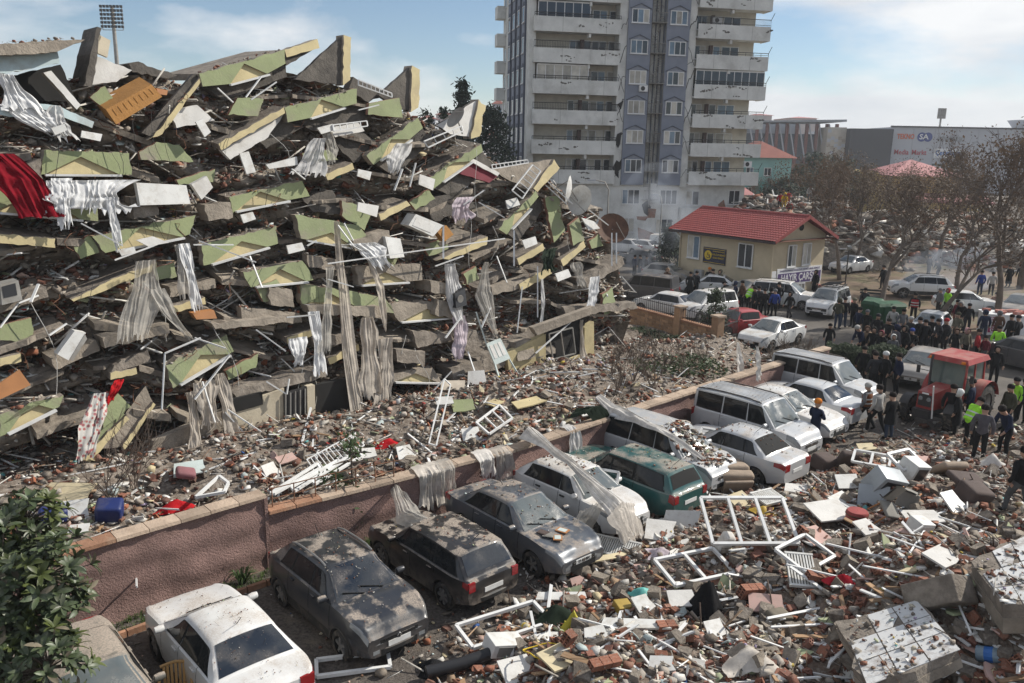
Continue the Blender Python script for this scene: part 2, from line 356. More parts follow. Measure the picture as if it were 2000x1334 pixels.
for k in range(NF):
 z=Z0+FH*k
 for x0 in (9.82,13.8):
  lo=k<4
  window(TW,x0+0.32,z+1.12,1.78,1.3,-0.24,3,'win_curtain' if lo else 'win_blue')
  q=MB();q.prism([(x0+0.24,-0.225,z+2.46),(x0+2.18,-0.225,z+2.46),(x0+1.21,-0.225,z+2.86)],(0,-0.012,0));q.build('gable_panel',pmat('gable_grey',(0.24,0.26,0.305),0.8),TW)
  q=MB();q.bar((x0+0.12,-0.27,z+2.44),(x0+1.21,-0.27,z+2.90),0.12,0.07);q.bar((x0+1.21,-0.27,z+2.90),(x0+2.3,-0.27,z+2.44),0.12,0.07);q.build('gable_moulding',MATS['tower_blue_dark'],TW)
 for wing,(x0,x1,xj) in enumerate(((0.35,9.0,5.9),(16.95,TWd+0.45,20.6))):
  q=MB();q.bb((x0,-0.55,z-0.02),(xj,1.5,z+0.13));q.bb((xj,-0.40,z-0.021),(x1,1.5,z+0.129));q.build('balcony_slab',MATS['tower_white'],TW)
  q=MB();q.bb((x0,-0.67,z-0.08),(xj-0.01,-0.53,z+1.28));q.bb((xj+0.01,-0.52,z-0.08),(x1,-0.38,z+1.28))
  if wing==0:q.bb((x0,-0.53,z-0.08),(x0+0.12,1.4,z+1.28))
  else:q.bb((x1-0.12,-0.38,z-0.08),(x1,1.4,z+1.28))
  q.build('parapet',MATS['tower_white'],TW)
  q=MB()
  for xx in (x0+(xj-x0)*0.5,xj+(x1-xj)*0.52):q.bb((xx-0.02,-0.674 if xx<xj else -0.524,z-0.06),(xx+0.02,-0.669 if xx<xj else -0.519,z+1.26))
  q.build('parapet_joint',pmat('joint_grey',(0.33,0.33,0.31),0.9),TW)
  high=(wing,k) in ((0,4),(1,6),(0,2),(1,5),(0,7))
  rt=z+(1.95 if high else 1.62);q=MB()
  for yy,xa,xb in ((-0.60,x0,xj),(-0.45,xj,x1)):
   q.tube([(xa,yy,rt),(xb,yy,rt)],0.035,5);q.tube([(xa,yy,z+1.42),(xb,yy,z+1.42)],0.025,5)
   nn=34 if high else 5
   for i in range(nn+1):xx=xa+(xb-xa)*i/nn;q.tube([(xx,yy,z+1.28),(xx,yy,rt)],0.014 if high else 0.025,4)
  q.build('balcony_rail',MATS['rail_dark'],TW)
  if wing==1:
   q=MB();q.tube([(x1-0.05,-0.45,rt-0.1),(x1+0.25,-0.6,rt+0.65)],0.03,5);q.build('rail_strut',MATS['rail_dark'],TW)
  gx=[(x0+4.0,1.3),(x0+6.3,1.5)] if wing==0 else [(x0+0.55,1.2),(x0+3.5,1.9)]
  glass={(0,5):(x0+0.4,xj),(0,3):(x0+0.4,xj),(0,7):(x0+2.6,xj),(1,3):(x0+0.2,x1-0.2)}.get((wing,k))
  if (wing,k)==(0,7):glass=(x0+2.6,x1-0.3)
  for gxx,gw in gx:window(TW,gxx,z+1.0,gw,1.35,1.46,2,'win_dark' if k>2 else 'win_curtain')
  for dx in ((x0+5.45,x0+8.0) if wing==0 else (x0+2.55,)):
   window(TW,dx,z+0.15,0.8,2.2,1.46,1,'win_dark',name='balcony_door')
  q=MB();xs_=(x0+5.0) if wing==0 else (x0+1.95)
  q.bb((xs_+0.05,0.9,z+0.15),(xs_+0.38,1.3,z+2.35));q.build('shutter_box',pmat('shutter_brown',(0.085,0.05,0.042),0.7),TW)
  q=MB();q.bb((xj-0.12,-0.45,z+2.4),(xj+0.12,0.2,z+FH-0.1));q.build('beam_end',MATS['tower_white'],TW)
  if glass:
   a,b_=glass;n=max(4,int((b_-a)/0.78));gm=MATS['glaze_dark'] if (wing,k)!=(0,3) else MATS['win_curtain']
   ge=MB();
   for i in range(n+1):xx=a+(b_-a)*i/n;ge.bb((xx-0.035,-0.36,z+1.28),(xx+0.035,-0.30,z+2.62))
   ge.bb((a,-0.37,z+2.6),(b_,-0.29,z+2.72));ge=ge.build('balcony_glazing',MATS['pvc_white'],TW)
   for i in range(n):
    q=MB();q.bb((a+(b_-a)*i/n+0.036,-0.34,z+1.29),(a+(b_-a)*(i+1)/n-0.036,-0.32,z+2.6));q.build('pane',gm,ge)
 for _ in range(7):
  xx=rnd.choice([rnd.uniform(0.6,8.6),rnd.uniform(17.3,24.4)]);zz=z+rnd.uniform(0.1,1.1);q=MB();n=rnd.randint(2,5)
  yy=-0.676 if xx<5.85 else (-0.526 if xx<9 or xx>20.6 else -0.676)
  p=Vector((xx,yy,zz))
  for i in range(n):
   w_,h_=rnd.uniform(0.05,0.22),rnd.uniform(0.04,0.12);q.poly([p+Vector((dx*w_,0,dz*h_)) for dx,dz in ((-1,-0.3),(-0.2,-1),(1,-0.2),(0.4,0.8),(-0.6,1))]);p=p+Vector((rnd.uniform(0.1,0.35),0,rnd.uniform(-0.12,0.12)))
  q.build('peeled_paint',pmat('peel',(0.13,0.12,0.105),0.95),TW)
for i,x in enumerate((1.5,4.0,6.5,9.0)):
 q=MB();q.bb((-0.10,x,0),(0.03,x+1.9,ZT));q.build('blue_strip',MATS['tower_blue'],TW)
 q=MB();q.bb((-0.22,x-0.22,0),(0.03,x+0.0,ZT));q.build('pilaster',MATS['tower_blue_dark'],TW)
 for k in range(NF+2):
  z=Z0+FH*(k-2)
  window(TW,0,0,1.1,1.5,0,1,'win_dark',side=((-0.13,x+1.5,z+1.0),-math.pi/2))
  q=MB();q.prism([(-0.13,x+0.4+0.55+0.6*math.cos(t),z+2.5+0.45*math.sin(t)) for t in np.linspace(0,math.pi,7)],(0.02,0,0));q.build('arch_hood',MATS['tower_blue_dark'],TW)
q=MB();q.bb((-0.06,11.2,0),(0.03,TD,ZT));q.bb((-0.05,0.6,0),(0.021,1.3,ZT));q.build('side_wall',MATS['tower_white'],TW)
for k in range(NF+2):
 z=Z0+FH*(k-2);window(TW,0,0,1.0,1.4,0,1,'win_dark',side=((-0.09,12.9,z+1.0),-math.pi/2))
 q=MB();q.bb((-1.0,TD-1.4,z-0.1),(-0.07,TD+0.2,z+1.2));q.build('side_balcony',MATS['tower_white'],TW)
for x,z,w,g_ in ((10.1,4.6,1.9,'win_dark'),(14.2,4.6,1.9,'win_dark'),(4.4,4.6,2.2,'win_dark'),(9.6,1.7,2.0,'win_curtain'),(13.9,1.6,1.9,'win_dark'),(5.0,1.7,2.0,'win_dark')):window(TW,x,z,w,1.5,0.10,3,g_)
for x,z,w in ((17.2,4.5,1.5),(22.0,4.6,1.3),(17.3,1.7,1.4),(19.2,1.9,1.2)):window(TW,x,z,w,1.5,0.47,2,'win_dark')
q=MB();q.bb((16.5,-0.35,3.15),(21.2,0.48,4.25));q.build('parapet',MATS['tower_white'],TW)
q=MB();q.bb((16.6,-0.35,0.35),(21.2,0.48,1.45));q.build('parapet',MATS['tower_white'],TW)
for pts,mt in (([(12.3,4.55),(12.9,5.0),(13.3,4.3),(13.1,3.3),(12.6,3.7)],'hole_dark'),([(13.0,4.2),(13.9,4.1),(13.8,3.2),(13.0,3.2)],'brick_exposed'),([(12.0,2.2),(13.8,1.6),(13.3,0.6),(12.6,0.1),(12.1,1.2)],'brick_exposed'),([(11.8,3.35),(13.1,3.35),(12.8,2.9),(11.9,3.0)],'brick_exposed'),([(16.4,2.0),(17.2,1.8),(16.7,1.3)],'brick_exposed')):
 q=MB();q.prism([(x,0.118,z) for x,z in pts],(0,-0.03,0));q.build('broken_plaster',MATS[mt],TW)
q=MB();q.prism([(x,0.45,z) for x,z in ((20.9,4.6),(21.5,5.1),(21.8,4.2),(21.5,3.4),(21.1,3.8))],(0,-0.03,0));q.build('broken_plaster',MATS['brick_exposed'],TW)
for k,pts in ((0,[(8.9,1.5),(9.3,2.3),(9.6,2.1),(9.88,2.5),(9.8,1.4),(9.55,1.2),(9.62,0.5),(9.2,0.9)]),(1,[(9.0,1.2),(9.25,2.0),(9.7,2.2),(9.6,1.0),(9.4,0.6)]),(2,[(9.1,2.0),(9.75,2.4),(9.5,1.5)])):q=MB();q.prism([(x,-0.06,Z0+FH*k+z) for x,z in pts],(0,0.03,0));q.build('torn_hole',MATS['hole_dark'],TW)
def crack(pts,w=0.05):
 q=MB()
 for a,b_ in zip(pts,pts[1:]):q.bar(a,b_,0.012,w,(0,0,1))
 q.build('crack',MATS['hole_dark'],TW)
for k in range(7):
 z=Z0+FH*k
 for x0 in (9.05,16.25):
  p=[(x0,-0.03,z+rnd.uniform(0.2,0.8))]
  for i in range(5):p.append((x0+0.75*(i+1)/5,-0.03,p[-1][2]+rnd.uniform(-0.1,0.65)))
  crack(p,rnd.uniform(0.03,0.09))
  if rnd.random()<0.6:crack([(x0+0.7,-0.032,z+0.3),(x0+0.45,-0.032,z+0.9),(x0+0.35,-0.032,z+1.4),(x0,-0.032,z+2.0)],0.04)
st=MB();cx_,cy_=13.05,0.05
st.tube([(cx_,cy_,Z0-2.4),(cx_,cy_,ZT)],0.07,6)
for x in (12.3,13.75):st.tube([(x,-0.15,Z0-0.4),(x,-0.15,ZT)],0.03,4)
stair=st.build('fire_stair',MATS['steel_grey'],TW)
for i in range(int((ZT-Z0+2)/0.24)):
 a=i*0.42;z=Z0-2.0+i*0.24;q=MB();q.bar((cx_,cy_,z),(cx_+0.62*math.cos(a),cy_+0.62*math.sin(a),z),0.2,0.03);q.build('step',MATS['steel_grey'],stair)
for k in range(-1,NF):
 z=Z0+FH*k+1.2;q=MB();q.bb((12.25,-0.5,z),(13.8,0.74,z+0.05))
 for i in range(11):x=12.27+1.5*i/10;q.tube([(x,-0.5,z),(x,-0.5,z+0.95)],0.014,4)
 q.tube([(12.25,-0.5,z+0.95),(13.8,-0.5,z+0.95)],0.025,4);q.build('landing',MATS['steel_grey'],stair)
hp=MB();pts=[(cx_+0.66*math.cos(i*0.42),cy_+0.66*math.sin(i*0.42),Z0-1.1+i*0.24) for i in range(int((ZT-Z0+1)/0.24))];hp.tube(pts,0.02,4);hp.build('handrail',MATS['steel_grey'],stair)
def ac_unit(parent,x,y,z):
 q=MB();q.bb((x,y-0.3,z),(x+0.85,y,z+0.6));o=q.build('air_conditioner',MATS['pvc_white'],parent)
 q=MB();q.lathe([(0.01,-0.02),(0.22,-0.02),(0.22,0.0)],14,'y',0,(x+0.34,y-0.3,z+0.3));q.build('fan',MATS['rail_dark'],o)
for x,y,z in ((11.2,-0.24,Z0+FH*3+0.4),(8.9,-0.5,Z0+FH*7+1.3),(23.1,-0.1,Z0+1.8),(18.6,-0.1,Z0+FH*5+1.4)):ac_unit(TW,x,y,z)
HK=Vector((18.2,57.9,0));hd=Vector((-0.57,0.82,0)).normalized();hp_=Vector((0.82,0.57,0)).normalized()
HL,HG,HE,HR=8.9,5.9,4.3,5.65
pmat('house_cream',(0.50,0.42,0.29),0.85,0.1,0.8,dirt=0.3,dirtcol=(0.34,0.28,0.2),dirtscale=0.6)
pmat('roof_tile',(0.27,0.055,0.05),0.55,0.2,3,dirt=0.25,dirtcol=(0.16,0.05,0.045),dirtscale=1.5,spec=0.5)
pmat('fascia',(0.045,0.03,0.03),0.6,0.2)
HS=thing('house','cream house with red tiled gable roof and a charity shop banner','house',HK)
def hp3(a,b,z): return HK+hd*a+hp_*b+Vector((0,0,z))
q=MB();base=[hp3(0,0,0),hp3(0,HG,0),hp3(HL,HG,0),hp3(HL,0,0)]
q.hexa(base+[v+Vector((0,0,HE)) for v in base])
q.build('wall',MATS['house_cream'],HS,world=True)
for a in (0,HL):
 q=MB();s_=0.004 if a==0 else -0.3;q.prism([hp3(a+s_,0.0,HE+0.002),hp3(a+s_,HG,HE+0.002),hp3(a+s_,HG/2,HR-0.12)],hd*0.28);q.build('gable_wall',MATS['house_cream'],HS,world=True)
ov=0.65
def roof_side(sg):
 """tiled slope: courses of rolled tiles as real relief"""
 n_c,n_t,sub=13,44,4;mbs=MB();rows=[]
 for c in range(n_c):
  for st_ in (0,1):
   row=[]
   for t in range(n_t*sub+1):
    a=-ov+(HL+2*ov)*t/(n_t*sub);f=(c+st_)/n_c
    b=(HG/2+(ov+HG/2)*f) if sg>0 else (HG/2-(ov+HG/2)*f)
    z=HR-(HR-HE+0.28)*f*1.0;lift=0.05*(0.5+0.5*math.cos(6.28318*t/sub))+(0.045 if st_==1 else 0.0)
    row.append(hp3(a,b,z+lift))
   rows.append(row)
 mbs.grid(rows); return mbs
for sg in (-1,1):
 o=roof_side(sg).build('roof_slope',MATS['roof_tile'],HS,smooth=50,world=True);o['kind']='stuff'
 q=MB();b=-ov if sg<0 else HG+ov;q.bar(hp3(-ov,b,HE-0.36),hp3(HL+ov,b,HE-0.36),0.14,0.16);q.build('gutter',MATS['fascia'],HS,world=True)
 for a in (-ov,HL+ov):
  q=MB();q.bar(hp3(a,HG/2,HR-0.02),hp3(a,b,HE-0.30),0.06,0.22);q.build('barge_board',MATS['roof_tile'],HS,world=True)
q=MB();q.tube([hp3(-ov,HG/2,HR+0.05),hp3(HL+ov,HG/2,HR+0.05)],0.1,8);q.build('ridge',MATS['roof_tile'],HS,world=True)
q=MB();q.hexa([hp3(-ov+0.1,-ov+0.1,HE-0.34),hp3(-ov+0.1,HG+ov-0.1,HE-0.34),hp3(HL,HG+ov-0.1,HE-0.34),hp3(HL,-ov+0.1,HE-0.34),hp3(-ov+0.1,-ov+0.1,HE-0.30),hp3(-ov+0.1,HG+ov-0.1,HE-0.30),hp3(HL,HG+ov-0.1,HE-0.30),hp3(HL,-ov+0.1,HE-0.30)]);q.build('eaves',pmat('soffit',(0.2,0.09,0.06),0.8),HS,world=True)
yaw_l=math.atan2(-hd.y,-hd.x);yaw_g=math.atan2(hp_.y,hp_.x)
def hwin(a,b,z,w,h,long_side,n=2):
 p=hp3(a,b,z)-HK
 window(HS,0,0,w,h,0,n,'win_curtain',side=(p,yaw_l if long_side else yaw_g))
hwin(8.0,-0.06,1.95,1.25,1.75,True);hwin(3.0,-0.06,1.85,1.35,1.75,True);hwin(-0.06,1.6,2.05,0.95,1.6,False);hwin(-0.06,3.3,2.1,0.95,1.6,False);hwin(-0.06,3.0,0.05,0.9,0.75,False);hwin(-0.06,4.8,0.0,0.8,1.0,False)
q=MB();q.lathe([(0.01,-0.03),(0.24,-0.03),(0.24,0.02)],16);q.V=[tuple(hp3(-0.02,HG/2,4.85)+hp_*v[0]+hd*v[1]+Vector((0,0,v[2]))) for v in q.V];q.build('round_vent',MATS['hole_dark'],HS,world=True)
q=MB();q.tube([hp3(-0.08,-0.08,0),hp3(-0.08,-0.08,HE-0.5),hp3(-0.3,-0.4,HE-0.36)],0.05,6);q.build('downpipe',MATS['house_cream'],HS,world=True)
q=MB();q.tube([hp3(HL-0.1,-0.08,0),hp3(HL-0.1,-0.08,HE-0.8),hp3(HL,-0.5,HE-0.36)],0.05,6);q.build('downpipe',MATS['house_cream'],HS,world=True)
q=MB();p=hp3(6.6,-0.12,0);q.prism([hp3(6.2,-0.02,0.3),hp3(7.0,-0.02,0.3),hp3(7.0,-0.02,1.15),hp3(6.2,-0.02,1.15)],hp_*-0.25);q.build('meter_box',pmat('meter_grey',(0.33,0.33,0.32),0.6),HS,world=True)
def text_obj(name,txt,size,mat,parent,origin,xdir,ydir,ext=0.01,align='CENTER',bold=0.0,scx=1.0):
 cu=bpy.data.curves.new(name,'FONT');cu.body=txt;cu.size=size;cu.extrude=ext;cu.align_x=align;cu.align_y='CENTER';cu.offset=bold;cu.resolution_u=2
 ob=bpy.data.objects.new(name,cu);COL.objects.link(ob);dg=bpy.context.evaluated_depsgraph_get();dg.update()
 me=bpy.data.meshes.new_from_object(ob.evaluated_get(dg));bpy.data.objects.remove(ob);bpy.data.curves.remove(cu)
 x=Vector(xdir).normalized();y=Vector(ydir).normalized();z=x.cross(y);M=Matrix(((x.x*scx,y.x,z.x,origin[0]),(x.y*scx,y.y,z.y,origin[1]),(x.z*scx,y.z,z.z,origin[2]),(0,0,0,1)))
 me.transform(M);me.materials.clear();me.materials.append(mat)
 o=bpy.data.objects.new(name,me);COL.objects.link(o)
 if parent is not None:
  o.parent=parent;w=parent.location.copy();me.transform(Matrix.Translation(-w))
 return o
UP=Vector((0,0,1))
pmat('sign_navy',(0.018,0.018,0.045),0.5,0.1);pmat('sign_yellow',(0.62,0.43,0.03),0.5,0.1);pmat('sign_white',(0.70,0.70,0.70),0.5,0.06);pmat('sign_purple',(0.085,0.05,0.16),0.5,0.1);pmat('sign_red',(0.5,0.03,0.04),0.5,0.1)
sb=thing('association_sign','navy sign board with round yellow wheelchair emblem on the cream house','sign',hp3(5.2,-0.05,1.55))
q=MB();q.prism([hp3(6.35,-0.02,1.75),hp3(4.15,-0.02,1.75),hp3(4.15,-0.02,2.95),hp3(6.35,-0.02,2.95)],hp_*-0.06,mside=0);q.build('board',MATS['sign_navy'],sb,world=True)
q=MB()
for z0,z1 in ((1.82,1.85),(2.84,2.87)):q.prism([hp3(6.3,-0.082,z0),hp3(4.2,-0.082,z0),hp3(4.2,-0.082,z1),hp3(6.3,-0.082,z1)],hp_*-0.006)
q.build('border_line',MATS['sign_yellow'],sb,world=True)
q=MB();c=hp3(5.85,-0.084,2.37);q.prism([c-hd*0.36*math.cos(t)+UP*0.36*math.sin(t) for t in np.linspace(0,6.283,25)[:-1]],hp_*-0.008);q.build('emblem',MATS['sign_yellow'],sb,world=True)
q=MB();c2=c+hp_*-0.012;q.tube([c2-hd*(0.16*math.cos(t)-0.0)+UP*(0.16*math.sin(t)-0.06) for t in np.linspace(-2.6,0.9,10)],0.025,5);q.tube([c2+UP*0.2+hd*0.02,c2-UP*0.02+hd*0.02,c2-UP*0.02-hd*0.14,c2-UP*0.2-hd*0.2],0.03,5);q.build('emblem_figure',MATS['sign_navy'],sb,world=True)
text_obj('lettering','KAHRAMANMARAŞ',0.13,MATS['sign_yellow'],sb,hp3(4.82,-0.085,2.70),-hd,UP,0.004)
text_obj('lettering','ENGELLİLER DERNEĞİ',0.19,MATS['sign_yellow'],sb,hp3(4.84,-0.085,2.46),-hd,UP,0.004,scx=0.72)
text_obj('lettering','GENEL MERKEZİ',0.19,MATS['sign_yellow'],sb,hp3(4.84,-0.085,2.22),-hd,UP,0.004,scx=0.78)
hb=thing('shop_banner','purple and white HAYIR ÇARŞISI banner across the gable wall','banner',hp3(-0.06,3.4,0.75))
q=MB();q.prism([hp3(-0.03,0.6,0.82),hp3(-0.03,5.75,0.82),hp3(-0.03,5.75,1.98),hp3(-0.03,0.6,1.98)],hd*-0.05);q.build('frame',MATS['sign_white'],hb,world=True)
q=MB();q.prism([hp3(-0.083,0.7,0.88),hp3(-0.083,5.65,0.88),hp3(-0.083,5.65,1.62),hp3(-0.083,0.7,1.62)],hd*-0.006);q.build('purple_field',MATS['sign_purple'],hb,world=True)
text_obj('lettering','HAYIR ÇARŞISI',0.74,MATS['sign_white'],hb,hp3(-0.092,3.18,1.25),hp_,UP,0.004,bold=0.012,scx=0.86)
text_obj('lettering','KAHRAMANMARAŞ ENGELLİLER DERNEĞİ GENEL MERKEZİ',0.17,MATS['sign_purple'],hb,hp3(-0.086,3.18,1.8),hp_,UP,0.004)
q=MB();q.prism([hp3(-0.03,0.05,0.65),hp3(-0.03,0.52,0.65),hp3(-0.03,0.52,1.85),hp3(-0.03,0.05,1.85)],hd*-0.03);sp=tag(q.build('notice_panel',MATS['sign_white']),'narrow white notice panel left of the purple banner','sign')
def slab_building(name,label,px0,px1,D,ztop,depth,mt,rz=0.0,z0=0.0,cat='building'):
 a,b=Dp(px0,305,D),Dp(px1,305,D);o=thing(name,label,cat,(a.x,a.y,z0),rz);w=(b.x-a.x)/max(0.3,math.cos(rz))
 q=MB();q.bb((0,0,0),(w,depth,ztop-z0));q.build('wall',mt,o); return o,w
pmat('mall_grey',(0.42,0.43,0.46),0.6,0.06,0.05);pmat('mall_dark',(0.03,0.028,0.034),0.6,0.1);pmat('mall_stone',(0.42,0.38,0.32),0.8,0.2,0.3)
ml,w=slab_building('shopping_mall','long grey shopping mall with brand signs far behind the bare trees',1736,2130,235,17.6,70,MATS['mall_grey'])
q=MB();q.bb((-0.3,-0.3,17.6),(w,0.4,18.0));q.build('parapet',MATS['mall_dark'],ml)
for x in np.arange(6,w,6.0):
 q=MB();q.bb((x-0.04,-0.06,1),(x+0.04,-0.005,17.2));q.build('panel_joint',pmat('mall_joint',(0.33,0.34,0.36),0.7),ml)
q=MB();q.bb((-12.0,-2.0,0),(-0.35,6,17.0));q.build('dark_block',MATS['mall_dark'],ml)
q=MB();q.bb((-17.3,1.0,0),(-12.05,8,17.3));st=q.build('stone_block',MATS['mall_stone'],ml)
for k in range(26):
 q=MB();x,z=-17.2+(k%5)*1.02,5.5+(k//5)*1.95+0.6*(k%2);q.bb((x,0.93,z),(x+0.98,0.999,z+0.9));q.build('stone_panel',MATS['mall_grey'] if rnd.random()<0.5 else pmat('stone_tan',(0.36,0.30,0.24),0.8),st)
q=MB();q.bb((-40,10,0),(-17.4,30,15.5));q.build('glass_hall',pmat('hall',(0.10,0.12,0.15),0.3),ml)
q=MB();q.bb((-47,28,0),(-17.5,60,19.5));q.build('white_hall',MATS['mall_grey'],ml)
q=MB();q.prism([(-42.0,3,18.2),(-11.5,3,18.9),(-11.5,3,19.5),(-42.0,3,18.6)],(0,22,0));q.build('canopy',pmat('canopy_grey',(0.28,0.29,0.31),0.6),ml)
for k in range(9):
 x=-36+k*2.8;q=MB();q.bb((x,5,2),(x+0.8,5.8,18.3));q.build('column',pmat('mall_red',(0.20,0.075,0.06),0.7),ml)
 q=MB();q.bar((x-2.2,4.4,18.2),(x+0.2,4.8,9),0.3,0.3);q.build('strut',MATS['mall_grey'],ml)
for x in (42,58):
 q=MB();q.hexa([(x-3,6,18),(x+3,6,18),(x+3,10,18),(x-3,10,18),(x-4.5,5,20.4),(x+4.5,5,20.4),(x+4.5,11,20.4),(x-4.5,11,20.4)]);q.build('roof_vent',MATS['mall_grey'],ml)
q=MB();q.tube([(14.5,3,17.6),(14.5,3,23)],0.25,6)
for dx in (-0.8,0,0.8):q.bb((14.5+dx-0.3,2.6,20.2),(14.5+dx+0.3,3.0,23.0))
q.build('roof_antenna',MATS['steel_grey'],ml)
M0=ml.location
def mtext(txt,x,z,size,mt,scx=1.0,bold=0.02): return text_obj('lettering',txt,size,mt,ml,M0+Vector((x,-0.12,z)),(1,0,0),(0,0,1),0.03,'LEFT',bold,scx)
pmat('sg_orange',(0.62,0.11,0.03),0.5,0.05);pmat('sg_blue',(0.03,0.05,0.22),0.5,0.05);pmat('sg_red',(0.42,0.03,0.05),0.5,0.05);pmat('sg_sky',(0.03,0.16,0.45),0.5,0.05);pmat('sg_green',(0.06,0.09,0.085),0.5,0.1);pmat('sg_grey',(0.25,0.26,0.27),0.5,0.1)
mtext('TEKNO',1.6,15.1,1.9,MATS['sg_orange'],0.75,0.05)
for x in (8.4,10.1):
 q=MB();q.prism([(x+1.25*math.cos(t),-0.08,15.1+1.25*math.sin(t)) for t in np.linspace(0,6.283,21)[:-1]],(0,-0.05,0));q.build('sign_disc',MATS['sg_blue'],ml)
mtext('SA',7.7,15.1,1.9,MATS['sign_white'],1.2,0.03)
mtext('Media',1.2,10.9,1.9,MATS['sg_red'],0.9);mtext('Markt',6.1,10.9,1.9,MATS['sg_red'],0.9)
q=MB();q.prism([(x,-0.05,z) for x,z in ((1.6,5.9),(2.2,5.4),(8.2,5.4),(8.8,5.9),(8.8,7.5),(8.2,8.0),(2.2,8.0),(1.6,7.5))],(0,-0.05,0));q.build('sign_board',MATS['sg_green'],ml);mtext('FLOCENTER',2.1,6.7,1.3,MATS['sg_grey'],0.85)
mtext('LCWAIKIKI',12.8,14.6,1.9,MATS['sg_grey'],0.8)
q=MB();q.bb((12.4,-0.10,9.6),(21.0,-0.005,12.1));q.build('sign_board',MATS['sign_white'],ml);mtext('Çetinkaya',12.7,10.9,1.8,MATS['sg_sky'],0.95,0.03)
q=MB();q.bb((12.2,-0.10,5.5),(21.2,-0.005,8.0));q.build('sign_board',MATS['sg_green'],ml);mtext('STARBUCKS',12.5,6.75,1.6,MATS['sign_white'],0.9,0.03)
q=MB();q.bb((0.5,-0.1,2.2),(21.5,-0.005,4.2));q.build('dark_band',MATS['mall_dark'],ml)
pmat('teal_up',(0.25,0.46,0.44),0.85,0.08,0.4);pmat('teal_low',(0.09,0.31,0.29),0.85,0.1,0.4);pmat('far_roof',(0.24,0.085,0.065),0.8,0.2,0.6);pmat('pink_wall',(0.47,0.40,0.38),0.85,0.1,0.5);pmat('ochre_wall',(0.46,0.32,0.11),0.85,0.15,0.4);pmat('pink_roof',(0.40,0.17,0.165),0.7,0.2,0.8)
def hip_roof(o,w,d,z,h,mt,ov=0.8):
 q=MB();b=[(-ov,-ov,z),(w+ov,-ov,z),(w+ov,d+ov,z),(-ov,d+ov,z)];i=min(d,w)/2;t=[(i,d/2,z+h),(w-i,d/2,z+h)] if w>d else [(w/2,i,z+h),(w/2,d-i,z+h)]
 i0=q.add(b+t)
 for f in (((0,1,5,4),(1,2,5),(2,3,4,5),(3,0,4)) if w>d else ((0,1,4),(1,2,5,4),(2,3,5),(3,0,4,5))):q.face([i0+k for k in f])
 q.face([i0+3,i0+2,i0+1,i0]); return q.build('roof',mt,o)
te,w=slab_building('teal_building','two-tone teal building with red hipped roof beside the tower',1440,1545,130,9.3,12,MATS['teal_up'],R(-4));hip_roof(te,w,12,9.3,2.6,MATS['far_roof'])
q=MB();q.bb((-0.02,-0.05,0),(w+0.03,12.05,5.7));q.build('lower_wall',MATS['teal_low'],te)
for x in (1.5,4.2):
 for z in (1.0,3.6,6.6):window(te,x,z,1.1,1.2,-0.1,2,'win_dark')
pk,w=slab_building('pink_building','pale pink building with red roof edge at the tower corner',1425,1466,108,4.7,10,MATS['pink_wall'],R(8));hip_roof(pk,w,10,4.7,1.8,MATS['pink_roof'],0.9)
for x,z in ((1.5,2.6),(0.5,-0.4),(1.8,0.2)):
 if z>0:window(pk,x,z,0.7,0.8,-0.06,1,'win_dark')
yl,w=slab_building('ochre_building','ochre yellow building with pink metal roofs behind the bare trees',1748,1885,150,6.5,12,MATS['ochre_wall'],R(3));hip_roof(yl,w,12,6.5,2.8,MATS['pink_roof'],1.0)
q=MB();q.prism([(1.0,-0.02,3.4),(w+5,-0.02,2.9),(w+4,-5,1.9),(1.5,-5,2.2)],(0,0,0.35));q.build('porch_roof',MATS['pink_roof'],yl)
q=MB();q.bb((2,-4.5,0),(w+3.2,-0.03,2.2));q.build('porch_wall',MATS['ochre_wall'],yl)
q=MB();q.prism([(-4.0+3.6*math.cos(t),1.0,4.2+3.2*math.sin(t)) for t in np.linspace(0,math.pi,12)]+[(-7.6,1,0),(-0.4,1,0)],(0,8,0));q.build('arched_hall',MATS['ochre_wall'],yl)
fb,w=slab_building('far_block','pink far apartment block just above the mall roofline',1535,1588,420,27,25,MATS['pink_wall']);hip_roof(fb,w,25,27,1.0,MATS['pink_roof'],1.0)
fb,w=slab_building('far_block','small pink block with roof tank next to the tower edge',1462,1501,420,28,25,MATS['pink_wall']);hip_roof(fb,w,25,28,1.0,MATS['pink_roof'],1.0)
for k,(p0,p1,D,z,lab) in enumerate(((820,850,300,19.5,'far pale block behind the ruin left of the cypress'),(852,884,340,22.5,'far pink roofed block directly behind the cypress tip'),(962,982,260,23,'far white high-rise sliver left of the tower'),(946,966,200,13,'low red roofed house left of the tower base'))):
 fb,w=slab_building('far_block',lab,p0,p1,D,z,15,MATS['pink_wall'] if k%2 else MATS['mall_grey'])
 hip_roof(fb,w,15,z,1.5,MATS['far_roof'],0.5)
 for i in range(3):
  for j in range(4):window(fb,0.6+i*w/3,z-3-j*2.8,1.0,1.3,-0.1,1,'win_dark')
q=MB();xs=np.linspace(-2500,2800,60);q.grid([[(x,3200,-5) for x in xs],[(x,3300,8+26*float(fbm(x/500,0.5,4,3))) for x in xs],[(x,3600,-5) for x in xs]])
tag(q.build('hills',pmat('hill',(0.16,0.17,0.16),0.9,0.2,0.003),smooth=80),kind='structure')
a=Dp(229,130,150);fl=thing('floodlight_mast','tall stadium floodlight mast with lamp grid behind the ruin','floodlight',(a.x,a.y,0));top=Dp(222,12,150).z
q=MB();q.tube([(0,0,0),(0,0,top)],[0.5,0.28],10);q.build('pole',MATS['steel_grey'],fl,60)
q=MB();bw,bh=1.75,3.9
for k in range(7):q.bar((-bw,-0.35,top-bh*k/6),(bw,-0.35,top-bh*k/6),0.1,0.1)
